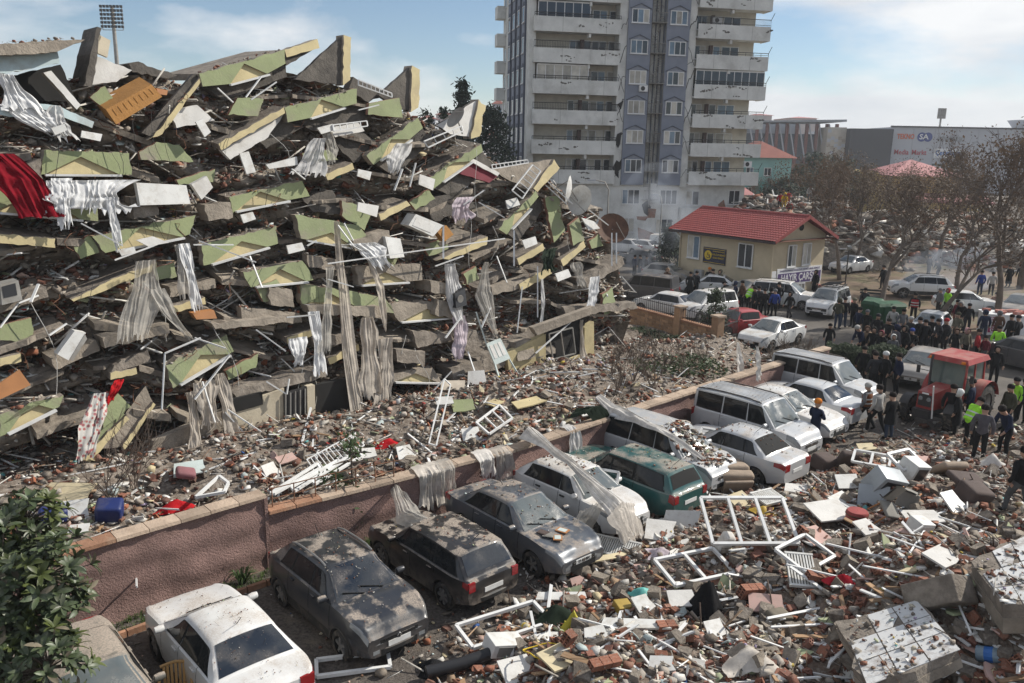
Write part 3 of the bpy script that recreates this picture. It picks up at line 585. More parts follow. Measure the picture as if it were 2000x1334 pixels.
for x in (-bw,0,bw):q.bar((x,-0.32,top),(x,-0.32,top-bh),0.1,0.1,(1,0,0))
q.build('lamp_frame',MATS['steel_grey'],fl)
for i in range(7):
 for k in range(6):
  q=MB();x=-bw+2*bw*i/6;z=top-bh*k/6-0.12;q.box((x,-0.5,z),(0.38,0.3,0.42));q.build('lamp',MATS['rail_dark'],fl)
def carmats():
 pmat('tyre',(0.03,0.029,0.028),0.9,0.3,9,dust=0.5,dlo=0.40,dhi=0.7,dirt=0.85,dirtcol=(0.16,0.13,0.10),dirtscale=5)
 pmat('rim',(0.30,0.29,0.28),0.45,0.15,5,metal=0.6,dirt=0.75,dirtcol=(0.17,0.14,0.11),dirtscale=5)
 pmat('car_glass',(0.010,0.012,0.014),0.06,0.1,2,spec=0.35,dust=0.2,dlo=0.42,dhi=0.7,dirt=0.12,dirtcol=(0.14,0.125,0.105),dirtscale=2.5)
 pmat('screen_glass',(0.10,0.118,0.122),0.10,0.15,2,spec=0.8,dust=0.35,dlo=0.46,dhi=0.72,dirt=0.15,dirtcol=(0.20,0.18,0.155),dirtscale=3)
 pmat('rear_glass',(0.015,0.02,0.028),0.06,0.1,2,spec=0.75,dust=0.3,dlo=0.5,dhi=0.72)
 pmat('car_black',(0.025,0.025,0.025),0.6,0.2,4,dust=0.6,dirt=0.55,dirtcol=(0.17,0.14,0.115),dirtscale=3)
 pmat('lamp_clear',(0.22,0.23,0.235),0.12,0.1,3,spec=0.8,dirt=0.3,dirtcol=(0.2,0.17,0.14))
 pmat('lamp_red',(0.24,0.01,0.012),0.15,0.1,3,spec=0.7,dirt=0.25)
 pmat('lamp_amber',(0.6,0.18,0.02),0.2,0.1)
 pmat('chrome',(0.6,0.6,0.6),0.2,0.1,metal=1.0,dirt=0.3)
 pmat('plate_white',(0.7,0.7,0.68),0.5,0.1,dirt=0.35,dirtcol=(0.25,0.21,0.17))
 pmat('seam',(0.01,0.01,0.01),0.9,0)
carmats()
def paint(name,col,rough=0.28,dust=0.75,dlo=0.46,dhi=0.58,dirt=0.35,metal=0.0,dscale=2.2):
 return pmat('paint_'+name,col,rough,0.06,1.5,spec=0.5,coat=0.4,metal=metal,dust=dust,dlo=dlo,dhi=dhi,mud=dirt,dscale=dscale)
CARS=dict(sedan=dict(L=4.45,W=1.75,H=1.46,wb=2.65,fo=0.88,hood0=0.70,hood1=0.96,xw0=0.98,xr0=0.18,xr1=-0.95,xw1=-1.58,deck=1.02,tail=0.98,belt=0.95,wr=0.60,win=[(0.72,0.02,0.20,-0.02),(-0.06,-0.78,-0.09,-0.72),(-0.83,-1.28,-0.78,-0.98)]),hatch=dict(L=3.95,W=1.70,H=1.45,wb=2.48,fo=0.78,hood0=0.72,hood1=0.97,xw0=0.92,xr0=0.18,xr1=-1.25,xw1=-1.86,deck=0.95,tail=0.93,belt=0.95,wr=0.60,win=[(0.68,0.02,0.2,-0.02),(-0.06,-0.86,-0.09,-0.82),(-0.92,-1.42,-0.88,-1.22)]),golf=dict(L=4.05,W=1.70,H=1.43,wb=2.47,fo=0.80,hood0=0.74,hood1=0.93,xw0=0.86,xr0=0.26,xr1=-1.52,xw1=-1.92,deck=0.92,tail=0.92,belt=0.91,wr=0.64,win=[(0.68,0.03,0.28,0.0),(-0.04,-0.82,-0.06,-0.80),(-0.88,-1.66,-0.86,-1.44)]),wagon=dict(L=4.70,W=1.76,H=1.50,wb=2.65,fo=0.92,hood0=0.70,hood1=0.95,xw0=0.95,xr0=0.15,xr1=-1.95,xw1=-2.25,deck=0.95,tail=0.94,belt=0.94,wr=0.60,win=[(0.70,0.0,0.18,-0.04),(-0.08,-0.88,-0.11,-0.86),(-0.95,-2.0,-0.93,-1.82)]),cross=dict(L=4.16,W=1.77,H=1.54,wb=2.58,fo=0.82,hood0=0.82,hood1=1.06,xw0=1.02,xr0=0.28,xr1=-1.25,xw1=-1.80,deck=1.05,tail=1.02,belt=1.04,wr=0.61,win=[(0.76,0.06,0.30,0.02),(-0.02,-0.78,-0.05,-0.74),(-0.84,-1.30,-0.80,-1.12)]),van=dict(L=4.30,W=1.80,H=1.83,wb=2.66,fo=0.85,hood0=0.85,hood1=1.12,xw0=1.25,xr0=0.62,xr1=-2.02,xw1=-2.12,deck=1.1,tail=1.1,belt=1.08,wr=0.72,win=[(0.98,0.22,0.64,0.18),(0.10,-0.78,0.08,-0.78),(-0.90,-1.92,-0.90,-1.88)]),mpv=dict(L=4.50,W=1.76,H=1.70,wb=2.80,fo=0.85,hood0=0.82,hood1=1.08,xw0=1.25,xr0=0.45,xr1=-1.85,xw1=-2.14,deck=1.02,tail=1.02,belt=1.02,wr=0.64,win=[(0.98,0.18,0.5,0.14),(0.08,-0.82,0.06,-0.80),(-0.92,-1.92,-0.90,-1.78)]),suv=dict(L=4.35,W=1.82,H=1.66,wb=2.67,fo=0.85,hood0=0.92,hood1=1.15,xw0=1.05,xr0=0.35,xr1=-1.5,xw1=-2.02,deck=1.08,tail=1.06,belt=1.10,wr=0.64,zb=0.30,rw=0.36,win=[(0.80,0.05,0.38,0.02),(-0.03,-0.82,-0.06,-0.80),(-0.92,-1.60,-0.88,-1.40)]),boxy=dict(L=4.05,W=1.61,H=1.42,wb=2.42,fo=0.68,hood0=0.84,hood1=0.92,xw0=0.72,xr0=0.32,xr1=-0.95,xw1=-1.32,deck=0.93,tail=0.90,belt=0.92,wr=0.60,win=[(0.62,0.02,0.34,0.0),(-0.05,-0.86,-0.07,-0.84)]),cargo=dict(L=4.9,W=1.9,H=1.98,wb=2.9,fo=0.9,hood0=0.95,hood1=1.2,xw0=1.65,xr0=0.95,xr1=-2.3,xw1=-2.42,deck=1.2,tail=1.2,belt=1.2,wr=0.80,win=[(1.36,0.5,1.0,0.48)]),)
def smst(a,b,x):
 t=min(1,max(0,(x-a)/(b-a))); return t*t*(3-2*t)
class CarShape:
 def __init__(s,p):
  s.p=p;L=p['L'];s.x1=L/2;s.x0=-L/2;s.w=p['W']/2;s.zb=p.get('zb',0.20);s.rw=p.get('rw',0.315)
  s.fa=s.x1-p['fo'];s.ra=s.fa-p['wb']
 def deck(s,x):
  p=s.p
  if x>p['xw0']:t=(s.x1-x)/(s.x1-p['xw0']); return p['hood0']+0.07+(p['hood1']-p['hood0']-0.07)*(1-(1-t)**1.7)-0.13*smst(s.x1-0.30,s.x1,x)**2
  if x>p['xw1']:t=smst(p['xw1'],p['xw0'],x); return p['deck']+(p['hood1']-p['deck'])*t
  t=(p['xw1']-x)/max(0.05,p['xw1']-s.x0); return p['deck']+(p['tail']-p['deck'])*t*t
 def belt(s,x):
  p=s.p; return min(s.deck(x)-0.015,p['belt']+0.03*smst(0.5,-1.5,x))
 def top(s,x):
  p=s.p;H=p['H'];d=s.deck(x)
  if x>=p['xw0'] or x<=p['xw1']: return d
  if x>p['xr0']:t=(p['xw0']-x)/(p['xw0']-p['xr0']);z0=s.deck(p['xw0']); return z0+(H-0.03-z0)*(t**0.92)
  if x>p['xr1']:t=(p['xr0']-x)/(p['xr0']-p['xr1']); return H-0.03+0.03*math.sin(math.pi*(0.08+0.84*t))-0.025*t*t
  t=(x-p['xw1'])/(p['xr1']-p['xw1']);z0=s.deck(p['xw1']); return z0+(H-0.05-z0)*(t**0.85)
 def half(s,x):
  f=1-0.15*smst(s.x1-0.75,s.x1,x)**1.6-0.11*smst(s.x0+0.65,s.x0,x)**1.6
  return s.w*f
 def ring(s,x):
  p=s.p;w=s.half(x);zt=s.top(x);zb_=s.belt(x);g=max(0.0,zt-s.deck(x));gm=p['H']-p['belt'];k=min(1,g/(0.75*gm))
  ef=smst(s.x1-0.16,s.x1,x);er=smst(s.x0+0.14,s.x0,x)
  zl=s.zb+0.10*smst(s.x1-0.7,s.x1,x)+0.12*smst(s.x0+0.7,s.x0,x)
  yr=w*0.93+(p['wr']-w*0.93)*k
  pts=[(0,zl),(w*0.80,zl),(w*0.955,zl+0.05),(w,zl+(zb_-zl)*0.42),(w*0.992,zl+(zb_-zl)*0.74),(w*0.955,zb_),(w*0.925 if g>0 else w*0.90,zb_+0.02 if g>0 else zb_+0.012),(yr*(1 if g>0 else 0.93),max(zb_+0.02,zt-0.055)),(yr*0.86,zt-0.012),(yr*0.45,zt+0.006),(0,zt+0.012)]
  e=max(ef,er)
  if e>0:pts=[(y*(1-0.05*e),z-0.05*e*max(0,(z-0.5))/0.4 if z>0.5 else z+0.03*e) for y,z in pts]
  out=[]
  for i,(y,z) in enumerate(pts):
   for xa in (s.fa,s.ra):
    d=abs(x-xa);ra=s.rw+0.055
    if d<ra and i<=4:
     za=s.rw+math.sqrt(ra*ra-d*d)
     if z<za:z=za
   out.append((y,z))
  return out
 def side(s,x,t,off=0.0):
  r=s.ring(x);a,b=r[6],r[7];y=a[0]+(b[0]-a[0])*t;z=a[1]+(b[1]-a[1])*t
  n=Vector((0,b[1]-a[1],a[0]-b[0])).normalized(); return Vector((x,y,z))+n*off
 def flank(s,x,q,off=0.0):
  r=s.ring(x);i=int(q);f=q-i;a,b=r[i],r[min(i+1,10)]
  n=Vector((0,b[1]-a[1],a[0]-b[0]));n=n.normalized() if n.length>1e-6 else Vector((0,1,0))
  return Vector((x,a[0]+(b[0]-a[0])*f,a[1]+(b[1]-a[1])*f))+n*off
 def upper(s,x,a,off=0.0):
  r=s.ring(x);Y=[r[10][0],r[9][0],r[8][0],r[7][0]];Z=[r[10][1],r[9][1],r[8][1],r[7][1]]
  y=abs(a)*r[7][0]
  z=float(np.interp(y,Y,Z));h=0.02
  dzdx=(s.top(x+h)-s.top(x-h))/(2*h);n=Vector((-dzdx,0,1)).normalized()
  return Vector((x,math.copysign(y,a),z))+n*off
CAR_PROTO={}
def wheel_meshes(rw,style):
 t=MB();w=0.10
 t.lathe([(rw*0.66,-w),(rw*0.9,-w),(rw*0.985,-w*0.8),(rw,-w*0.4),(rw,w*0.4),(rw*0.985,w*0.8),(rw*0.9,w),(rw*0.66,w)],22)
 r_=MB();r_.lathe([(rw*0.66,0.085),(rw*0.63,0.095),(rw*0.60,0.06),(rw*0.58,0.02),(0.02,0.015)],22)
 h=MB();h.lathe([(0.001,0.085),(rw*0.16,0.082),(rw*0.2,0.05)],12)
 ns=5 if style==0 else (7 if style==1 else 10)
 for k in range(ns):
  a=6.28318*k/ns;d=Vector((math.cos(a),0,math.sin(a)));q=Vector((-d.z,0,d.x))*rw*(0.11 if ns<9 else 0.06)
  i=rw*0.14;o=rw*0.62
  h.hexa([d*i-q*1.1+Vector((0,0.02,0)),d*o-q+Vector((0,0.02,0)),d*o+q+Vector((0,0.02,0)),d*i+q*1.1+Vector((0,0.02,0)),d*i-q*0.9+Vector((0,0.088,0)),d*o-q*0.8+Vector((0,0.08,0)),d*o+q*0.8+Vector((0,0.08,0)),d*i+q*0.9+Vector((0,0.088,0))])
 return t.mesh('tyre',MATS['tyre'],40),r_.mesh('rim',MATS['seam'] if style<9 else MATS['rim'],40),h.mesh('spokes',MATS['rim'],30)
def make_car(typ,style=0,rails=False,boxrails=False,ribs=False,cladding=False,grille=0,plate=True,broken_rear=False,arch_black=False,dark_ws=False):
 """prototype at the origin, nose to +x"""
 p=CARS[typ];S=CarShape(p);root=bpy.data.objects.new('parked_car',None);COL.objects.link(root);root.empty_display_size=0.4
 xs=list(np.linspace(S.x0,S.x1,96));keys=[p['xw0'],p['xr0'],p['xr1'],p['xw1'],S.x1-0.03,S.x0+0.03]
 xs=sorted(set([round(float(x),4) for x in xs if min(abs(x-k) for k in keys)>0.015]+[round(k,4) for k in keys]))
 b=MB();P=[]
 for x in xs:
  r=S.ring(x);P.append([(x,y,z) for y,z in r]+[(x,-y,z) for y,z in r[-2:0:-1]])
 b.grid(P,0,True);n=len(P[0]);b.face(range(n),0);b.face([len(P)*n-1-k for k in range(n)],0)
 body=b.build('body',PAINTS[0],root,38)
 u=MB();u.bb((S.ra-0.42,-S.w*0.78,S.zb+0.03),(S.fa+0.42,S.w*0.78,0.62))
 u.build('underbody',MATS['seam'],root)
 def panel(name,fn,na,nb,mat,parent=root,inset=None):
  q=MB();q.grid([[fn(i/na,j/nb) for j in range(nb+1)] for i in range(na+1)]); return q.build(name,mat,parent,60)
 for sg in (1,-1):
  mir=(lambda v:v) if sg==1 else (lambda v:Vector((v.x,-v.y,v.z)))
  for k,(b0,b1,t0,t1) in enumerate(p['win']):
   lo,hi=0.09,0.90
   def fn(a,c,b0=b0,b1=b1,t0=t0,t1=t1):
    t=lo+(hi-lo)*c;x=(b0+(b1-b0)*a)*(1-c)+(t0+(t1-t0)*a)*c; return mir(S.side(x,t,0.007))
   wob=panel('side_window',fn,8,4,MATS['car_glass'])
   def fn2(a,c): return mir(S.side((b0+(b1-b0)*a)*(1-c)+(t0+(t1-t0)*a)*c+(0.035 if a<0.5 else -0.035)*(1 if b0>b1 else -1),lo-0.05+(hi-lo+0.085)*c,0.003))
   panel('window_seal',fn2,8,4,MATS['seam'],wob)
  d0=p['win'][0][0]+0.12
  dlist=[d0,p['win'][0][1]-0.04]+([p['win'][1][1]-0.10] if len(p['win'])>1 else [])
  for x in dlist:
   q=MB();zs=[2.3,2.8,3.4,4.2,5.0,5.9]
   q.grid([[mir(S.flank(x+dx,z,0.004)) for dx in (-0.007,0.007)] for z in zs if abs(x-S.ra)>0.36 or z>4]);q.build('door_seam',MATS['seam'],root)
  for x in dlist[1:]:
   c=mir(S.flank(x+0.17,4.55,0.02));q=MB();q.box(c,(0.17,0.035,0.035));q.build('door_handle',PAINTS[0] if style!=2 else MATS['car_black'],root)
  q=MB();c=S.side(p['win'][0][0]-0.06,0.10);c=Vector((c.x+0.02,c.y+0.13,c.z+0.05))
  q.lathe([(0.01,-0.09),(0.075,-0.08),(0.09,0.0),(0.075,0.085),(0.01,0.095)],10,'y',0,(0,0,0));q.V=[tuple(mir(Vector((v[0]*0.8+c.x,v[1]*1.05+c.y,v[2]*0.85+c.z)))) for v in q.V]
  a0=len(q.V);q.bar(mir(Vector((c.x,c.y-0.16,c.z-0.05))),mir(Vector((c.x,c.y,c.z-0.03))),0.05,0.04);q.build('wing_mirror',PAINTS[0],root,50)
  xh0,xh1=S.x1-(0.46 if typ not in ('boxy',) else 0.16),S.x1-0.015
  hq0,hq1=(4.05,5.15) if typ not in ('van','suv','cargo') else (3.7,5.1)
  panel('headlight', lambda a,c:mir(S.flank(xh0+(xh1-xh0)*a,hq0+0.55*(1-a)+(hq1-hq0-0.5*(1-a))*c,0.008)),6,4,MATS['lamp_clear'])
  xt0,xt1=S.x0+0.012,S.x0+(0.34 if typ in ('sedan',) else 0.16)
  tq0,tq1=(4.0,5.05) if typ not in ('van','wagon','mpv','cargo') else (3.6,5.7)
  panel('taillight', lambda a,c:mir(S.flank(xt0+(xt1-xt0)*a,tq0+0.3*a+(tq1-tq0-0.4*a)*c,0.008)),5,5,MATS['lamp_red'])
  r=S.ring(S.x1-0.02);yy=r[4][0];q=MB();zc=(r[4][1]+r[5][1])/2-0.03
  q.hexa([mir(Vector((S.x1-0.05,yy*0.52,zc-0.07))),mir(Vector((S.x1+0.006,yy*0.54,zc-0.06))),mir(Vector((S.x1-0.004,yy*0.97,zc-0.05))),mir(Vector((S.x1-0.06,yy*0.97,zc-0.05))),mir(Vector((S.x1-0.08,yy*0.52,zc+0.05))),mir(Vector((S.x1-0.002,yy*0.54,zc+0.05))),mir(Vector((S.x1-0.02,yy*0.97,zc+0.08))),mir(Vector((S.x1-0.09,yy*0.97,zc+0.08)))])
  q.build('headlight',MATS['lamp_clear'],root)
  r=S.ring(S.x0+0.02);yy=r[4][0];zc=(r[4][1]+r[5][1])/2
  q=MB();q.bb((S.x0-0.008,sg*yy*(0.62 if typ in ('sedan','boxy') else 0.74),zc-0.12),(S.x0+0.05,sg*yy*0.985,zc+0.09));q.build('taillight',MATS['lamp_red'],root)
  q=MB();q.bb((S.x1-0.03,sg*yy*0.62,S.zb+0.20),(S.x1+0.004,sg*yy*0.82,S.zb+0.28));q.build('fog_lamp',MATS['lamp_clear'],root)
  for xa in (S.fa,S.ra):
   key=(S.rw,style)
   if key not in CAR_PROTO:CAR_PROTO[key]=wheel_meshes(*key)
   ty,ri,sp=CAR_PROTO[key]
   we=bpy.data.objects.new('wheel',None);COL.objects.link(we);we.parent=root;we.empty_display_size=0.1;we.location=(xa,sg*(S.w-0.11),S.rw)
   we.rotation_euler=(0,rnd.uniform(0,6),0) if sg==1 else (0,rnd.uniform(0,6),math.pi)
   for nm,me in (('tyre',ty),('rim',ri),('spokes',sp)):
    o=bpy.data.objects.new(nm,me);COL.objects.link(o);o.parent=we
  if cladding:
   for xa in (S.fa,S.ra):
    q=MB();rows=[]
    for k in range(13):
     a=math.pi*k/12;row=[]
     for rr,o2 in ((S.rw+0.05,-0.02),(S.rw+0.052,0.012),(S.rw+0.11,0.012)):
      x=xa+rr*math.cos(a);z=max(S.zb+0.02,S.rw+rr*math.sin(a));row.append(mir(Vector((x,S.half(x)*0.995+o2,z))))
     rows.append(row)
    q.grid(rows);q.build('wheel_arch_trim',MATS['car_black'],root,50)
   q=MB();q.grid([[mir(S.flank(x,z,0.006)) for z in (1.6,2.0,2.5,2.8)] for x in np.linspace(S.ra+0.42,S.fa-0.42,8)]);q.build('sill_trim',MATS['car_black'],root)
  if rails:
   pts=[Vector((x,sg*S.ring(x)[8][0]*1.06,S.top(x)+(0.0 if k in (0,6) else 0.045))) for k,x in enumerate(np.linspace(p['xr0']-0.05,p['xr1']+0.05,7))]
   q=MB();q.tube(pts,0.022,6);q.build('roof_rail',MATS['rim'] if rails==1 else MATS['car_black'],root,60)
 e=0.05
 panel('windshield', lambda a,c:S.upper(p['xw0']-0.03+(p['xr0']+0.035-p['xw0']+0.03)*c,(-1+2*a)*0.93,0.008),10,6,MATS['rear_glass' if dark_ws else 'screen_glass'])
 panel('rear_window', lambda a,c:S.upper(p['xw1']+0.05+(p['xr1']-0.05-p['xw1']-0.05)*c,(-1+2*a)*(0.88 if typ!='van' else 0.8),0.008),10,6,MATS['rear_glass'] if not broken_rear else MATS['seam'])
 for s_ in (-0.45,0.1):
  q=MB();q.bar(S.upper(p['xw0']-0.02,s_+0.3,0.02),S.upper(p['xw0']-0.16,s_-0.28,0.03),0.02,0.015);q.build('wiper',MATS['seam'],root)
 r=S.ring(S.x1);zt=r[5][1];yy=r[4][0]
 q=MB()
 if grille==0:q.bb((S.x1-0.02,-yy*0.55,zt-0.16),(S.x1+0.006,yy*0.55,zt-0.05))
 elif grille==1:q.bb((S.x1-0.02,-yy*0.62,zt-0.12),(S.x1+0.006,yy*0.62,zt-0.04))
 else:q.bb((S.x1-0.02,-yy*0.85,zt-0.2),(S.x1+0.006,yy*0.85,zt-0.03))
 g=q.build('grille',MATS['seam'],root)
 q=MB()
 for dz in ((0.05,) if grille==1 else (0.07,0.12)):q.bb((S.x1-0.01,-yy*0.5,zt-dz-0.012),(S.x1+0.014,yy*0.5,zt-dz+0.006))
 q.build('grille_bar',MATS['chrome'],g)
 q=MB();q.lathe([(0.001,0.012),(0.045,0.010),(0.05,0)],12);q.V=[(S.x1+v[1]+0.008,v[0],v[2]+zt-0.09) for v in q.V];q.build('emblem',MATS['chrome'],g)
 q=MB();q.bb((S.x1-0.03,-yy*0.6,S.zb+0.12),(S.x1+0.004,yy*0.6,S.zb+0.26));q.build('air_intake',MATS['seam'],root)
 q=MB();q.bb((S.x1,-0.26,S.zb+0.27),(S.x1+0.014,0.26,S.zb+0.38));q.build('license_plate',MATS['plate_white'],root)
 zr=S.zb+0.30 if typ not in ('sedan','wagon','golf','boxy') else S.ring(S.x0)[5][1]-0.30
 q=MB();q.bb((S.x0-0.014,-0.26,zr),(S.x0,0.26,zr+0.11));q.build('license_plate',MATS['plate_white'],root)
 for xe,sx in ((S.x1,1),(S.x0,-1)):
  q=MB();rows=[]
  for k in range(13):
   a=-1+2*k/12;x=xe-sx*0.28*abs(a)**3;y=a*(S.half(x)+0.008);rows.append([Vector((x+sx*d,y*(1 if abs(a)<0.9 else 1.0),z)) for d,z in ((-0.03,S.zb+0.13),(0.03,S.zb+0.16),(0.036,S.zb+0.25),(-0.01,S.zb+0.29))])
  if cladding or typ in ('golf','van','boxy','cargo'):
   q.grid(rows);q.build('bumper',MATS['car_black'] if typ!='boxy' else MATS['chrome'],root,50)
 if ribs:
  for k in range(9):
   y=-0.56+0.14*k;q=MB();q.bar((p['xr0']-0.15,y,S.top(p['xr0']-0.2)+0.012),(p['xr1']+0.15,y,S.top(p['xr1']+0.15)+0.012),0.07,0.05);q.build('roof_rib',PAINTS[0],root)
 q=MB();q.tube([(p['xr1']+0.25,0,p['H']-0.03),(p['xr1']+0.02,0,p['H']+0.22)],0.007,5);q.build('antenna',MATS['seam'],root)
 return root
PAINTS=[paint('white',(0.62,0.62,0.61))]
def paint_car(root,mt):
 for o in [root]+list(root.children_recursive):
  if o.type=='MESH' and o.data.materials and o.data.materials[0] is PAINTS[0]:
   o.material_slots[0].link='OBJECT';o.material_slots[0].material=mt
PROTOS={}
def car(typ,pos,heading,mt,label,name='parked_car',group=None,pitch=0.0,rollx=0.0,cat='car',z=0.0,**kw):
 key=(typ,tuple(sorted(kw.items())))
 if key not in PROTOS:PROTOS[key]=make_car(typ,**kw);o=PROTOS[key]
 else:o=copy_tree(PROTOS[key])
 o.name=name;o.location=(pos[0],pos[1],z);o.rotation_euler=(rollx,pitch,R(heading));tag(o,label,cat,group)
 paint_car(o,mt)
 return o
pmat('green_plaster',(0.25,0.28,0.145),0.85,0.16,1.1,bump=0.25,bs=14,dirt=0.45,dirtcol=(0.24,0.215,0.16),dirtscale=1.3)
pmat('green_plaster_worn',(0.25,0.28,0.15),0.85,0.18,1.1,bump=0.3,bs=14,dirt=1.0,dirtcol=(0.27,0.235,0.185),dirtscale=0.75)
pmat('yellow_plaster',(0.50,0.42,0.235),0.85,0.14,1.2,bump=0.2,bs=14,dirt=0.5,dirtcol=(0.33,0.265,0.17),dirtscale=1.5)
pmat('concrete_raw',(0.275,0.235,0.19),0.92,0.3,2.0,bump=0.8,bs=10,dirt=0.6,dirtcol=(0.17,0.145,0.115),dirtscale=1.6)
pmat('concrete_rough',(0.20,0.17,0.14),0.95,0.35,3.0,bump=1.0,bs=8,dirt=0.6,dirtcol=(0.30,0.265,0.225),dirtscale=3)
pmat('concrete_shade',(0.105,0.093,0.080),0.95,0.4,1.5,bump=0.8,bs=9,dirt=0.8,dirtcol=(0.05,0.045,0.04),dirtscale=0.9)  # dark tone puts the shade of undersides and averted faces into the colour
pmat('white_plaster',(0.60,0.585,0.555),0.85,0.12,1.5,bump=0.2,bs=12,dirt=0.45,dirtcol=(0.36,0.32,0.27),dirtscale=1.8)
pmat('blue_plaster',(0.44,0.53,0.54),0.85,0.1,1.5,dirt=0.5,dirtcol=(0.30,0.275,0.24),dirtscale=1.4)
pmat('maroon_paint',(0.17,0.022,0.035),0.8,0.15,1.5,dirt=0.2)
pmat('cream_wall',(0.50,0.435,0.325),0.85,0.12,1.2,bump=0.2,dirt=0.5,dirtcol=(0.30,0.26,0.2),dirtscale=1.0)
pmat('heap_dust',(0.25,0.215,0.175),0.95,0.45,3.5,bump=1.0,bs=7,dirt=0.75,dirtcol=(0.115,0.092,0.075),dirtscale=2.2)
pmat('rebar',(0.16,0.075,0.04),0.8,0.3)
pmat('wire_black',(0.02,0.02,0.02),0.7,0);pmat('wire_pale',(0.5,0.49,0.46),0.6,0.1)
RU=thing('collapsed_building','pancaked green and yellow apartment block collapsed into a tall heap of floors','ruin',(FA.x,FA.y,0.6))
TOPX=[-80,0,60,100,200,300,340,400,470,560,640,700,760,800,860,900,960,1020,1080,1130,1180,1215,1232,1246]
TOPY=[150,146,152,168,155,142,150,186,160,138,152,172,200,218,240,256,306,340,345,380,412,452,540,600]
BOTX=[-80,0,300,560,700,850,1000,1160,1246];BOTY=[1000,965,935,872,850,790,765,740,640]
LAY=1.16
def strata(u,z):
 w=0.55*math.sin(u*0.33+0.6)+0.35*math.sin(u*0.8+2)+0.07*u
 f=((z+w)/LAY)%1.0
 s=-0.75*(smst(0.42,0.62,f)-smst(0.62,1.0,f))-0.10*f
 return s
rows=[];NPX,NS=170,130;base_=[]
for i in range(NPX):
 px=-80+(1246+80)*i/(NPX-1);yt=float(np.interp(px,TOPX,TOPY));yb=float(np.interp(px,BOTX,BOTY));base_.append([F(px,yb+(yt-yb)*j/(NS-1)) for j in range(NS)])
BA=np.array([[tuple(v) for v in r_] for r_ in base_]);UU=(BA[:,:,0]-FA.x)*FE.x+(BA[:,:,1]-FA.y)*FE.y;ZZ=BA[:,:,2]
SS=np.array([[strata(UU[i,j],ZZ[i,j]) for j in range(NS)] for i in range(NPX)])
OFF=-0.62+1.1*SS+0.95*(fbm(UU*0.9,ZZ*1.3,5,21)-0.5)+0.5*(fbm(UU*3.1,ZZ*3.4,3,4)-0.45)-np.where(ZZ<2.4,0.5*(2.4-ZZ),0)
BA=BA+OFF[:,:,None]*np.array(FN)
DD=16.0*(np.arange(1,22)/21)**1.3;TU=np.repeat(UU[:,-1:],21,1);TD_=np.repeat(DD[None],NPX,0);BK_=BA[:,-1:,:]-np.array(FN)[None,None]*DD[None,:,None];BK_[:,:,2]+=0.9*(fbm(TU*0.5,TD_*0.5,4,9)-0.5)*np.minimum(1,TD_)-0.10*TD_
rows=[[Vector(p) for p in r_] for r_ in np.concatenate([BA,BK_],1).tolist()]
HEAP=rows
q=MB();q.grid(rows);e=rows[-1];q.grid([e,[Vector((v.x,v.y,-0.2))-FN*1.0+FE*0.2 for v in e]])
hc=q.build('heap_core',MATS['heap_dust'],RU,smooth=45,world=True)
def ledges():
 """broken edges of the pancaked floors"""
 wv= lambda u:0.55*math.sin(u*0.33+0.6)+0.35*math.sin(u*0.8+2)+0.07*u
 tu=UU[:,-1];tz=ZZ[:,-1];o_=np.argsort(tu);tu,tz=tu[o_],tz[o_]
 for m_ in range(1,15):
  u=-7.8+rnd.uniform(0,1)
  while u<16.5:
   L_=rnd.uniform(0.9,2.8);u1=u+L_;z0,z1=LAY*m_-wv(u)+0.42*LAY,LAY*m_-wv(u1)+0.42*LAY
   if z0>1.9 and max(z0,z1)<float(np.interp(u,tu,tz))-0.25 and rnd.random()<0.8:
    th=rnd.uniform(0.10,0.2);n=max(3,int(L_/0.22));fr=rnd.uniform(-0.35,0.28);P=[];tl=rnd.uniform(-0.12,0.12)
    for k in range(n+1):t=k/n;uu=u+L_*t;zz=z0+(z1-z0)*t+tl*t;P.append(FA+FE*uu+UPV*zz+FN*(-FK*(zz-1)+fr+rnd.uniform(-0.09,0.09)))
    bk=-FN*1.6+UPV*rnd.uniform(-0.1,0.4);q=MB();q.prism(P+[P[-1]+bk,P[0]+bk],UPV*-th);q.build('floor_slab',MATS[rnd.choice(['concrete_raw','concrete_raw','concrete_rough','heap_dust'])],RU,world=True)
   u=u1+rnd.uniform(0.05,0.9)
UPV=Vector((0,0,1));ledges()
def rough(pts,amp=1.6,step=9.0,keep=()):
 """pixel outline with broken edges"""
 out=[];n=len(pts)
 for k in range(n):
  a,b=pts[k],pts[(k+1)%n];out.append(a)
  if k in keep:continue
  L_=math.hypot(b[0]-a[0],b[1]-a[1]);m_=int(L_/step)
  for i in range(1,m_):
   t=i/m_;nx,ny=-(b[1]-a[1])/L_,(b[0]-a[0])/L_;r_=rnd.gauss(0,0.5)*amp;out.append((a[0]+(b[0]-a[0])*t+nx*r_,a[1]+(b[1]-a[1])*t+ny*r_))
 return out
def fprism(name,pts,mt,off=0.25,thick=0.35,parent=RU,amp=1.6,mside=None,keep=(),lean=None,ext=None):
 P=[F(x,y,off) for x,y in rough(pts,amp,keep=keep)];q=MB()
 q.prism(P,(-FN*thick+Vector((0,0,0))) if ext is None else ext,0,1 if mside else 0,1 if mside else 0)
 return q.build(name,[MATS[mt],MATS[mside]] if mside else [MATS[mt]],parent,world=True)
BEAM_TOPS=[]
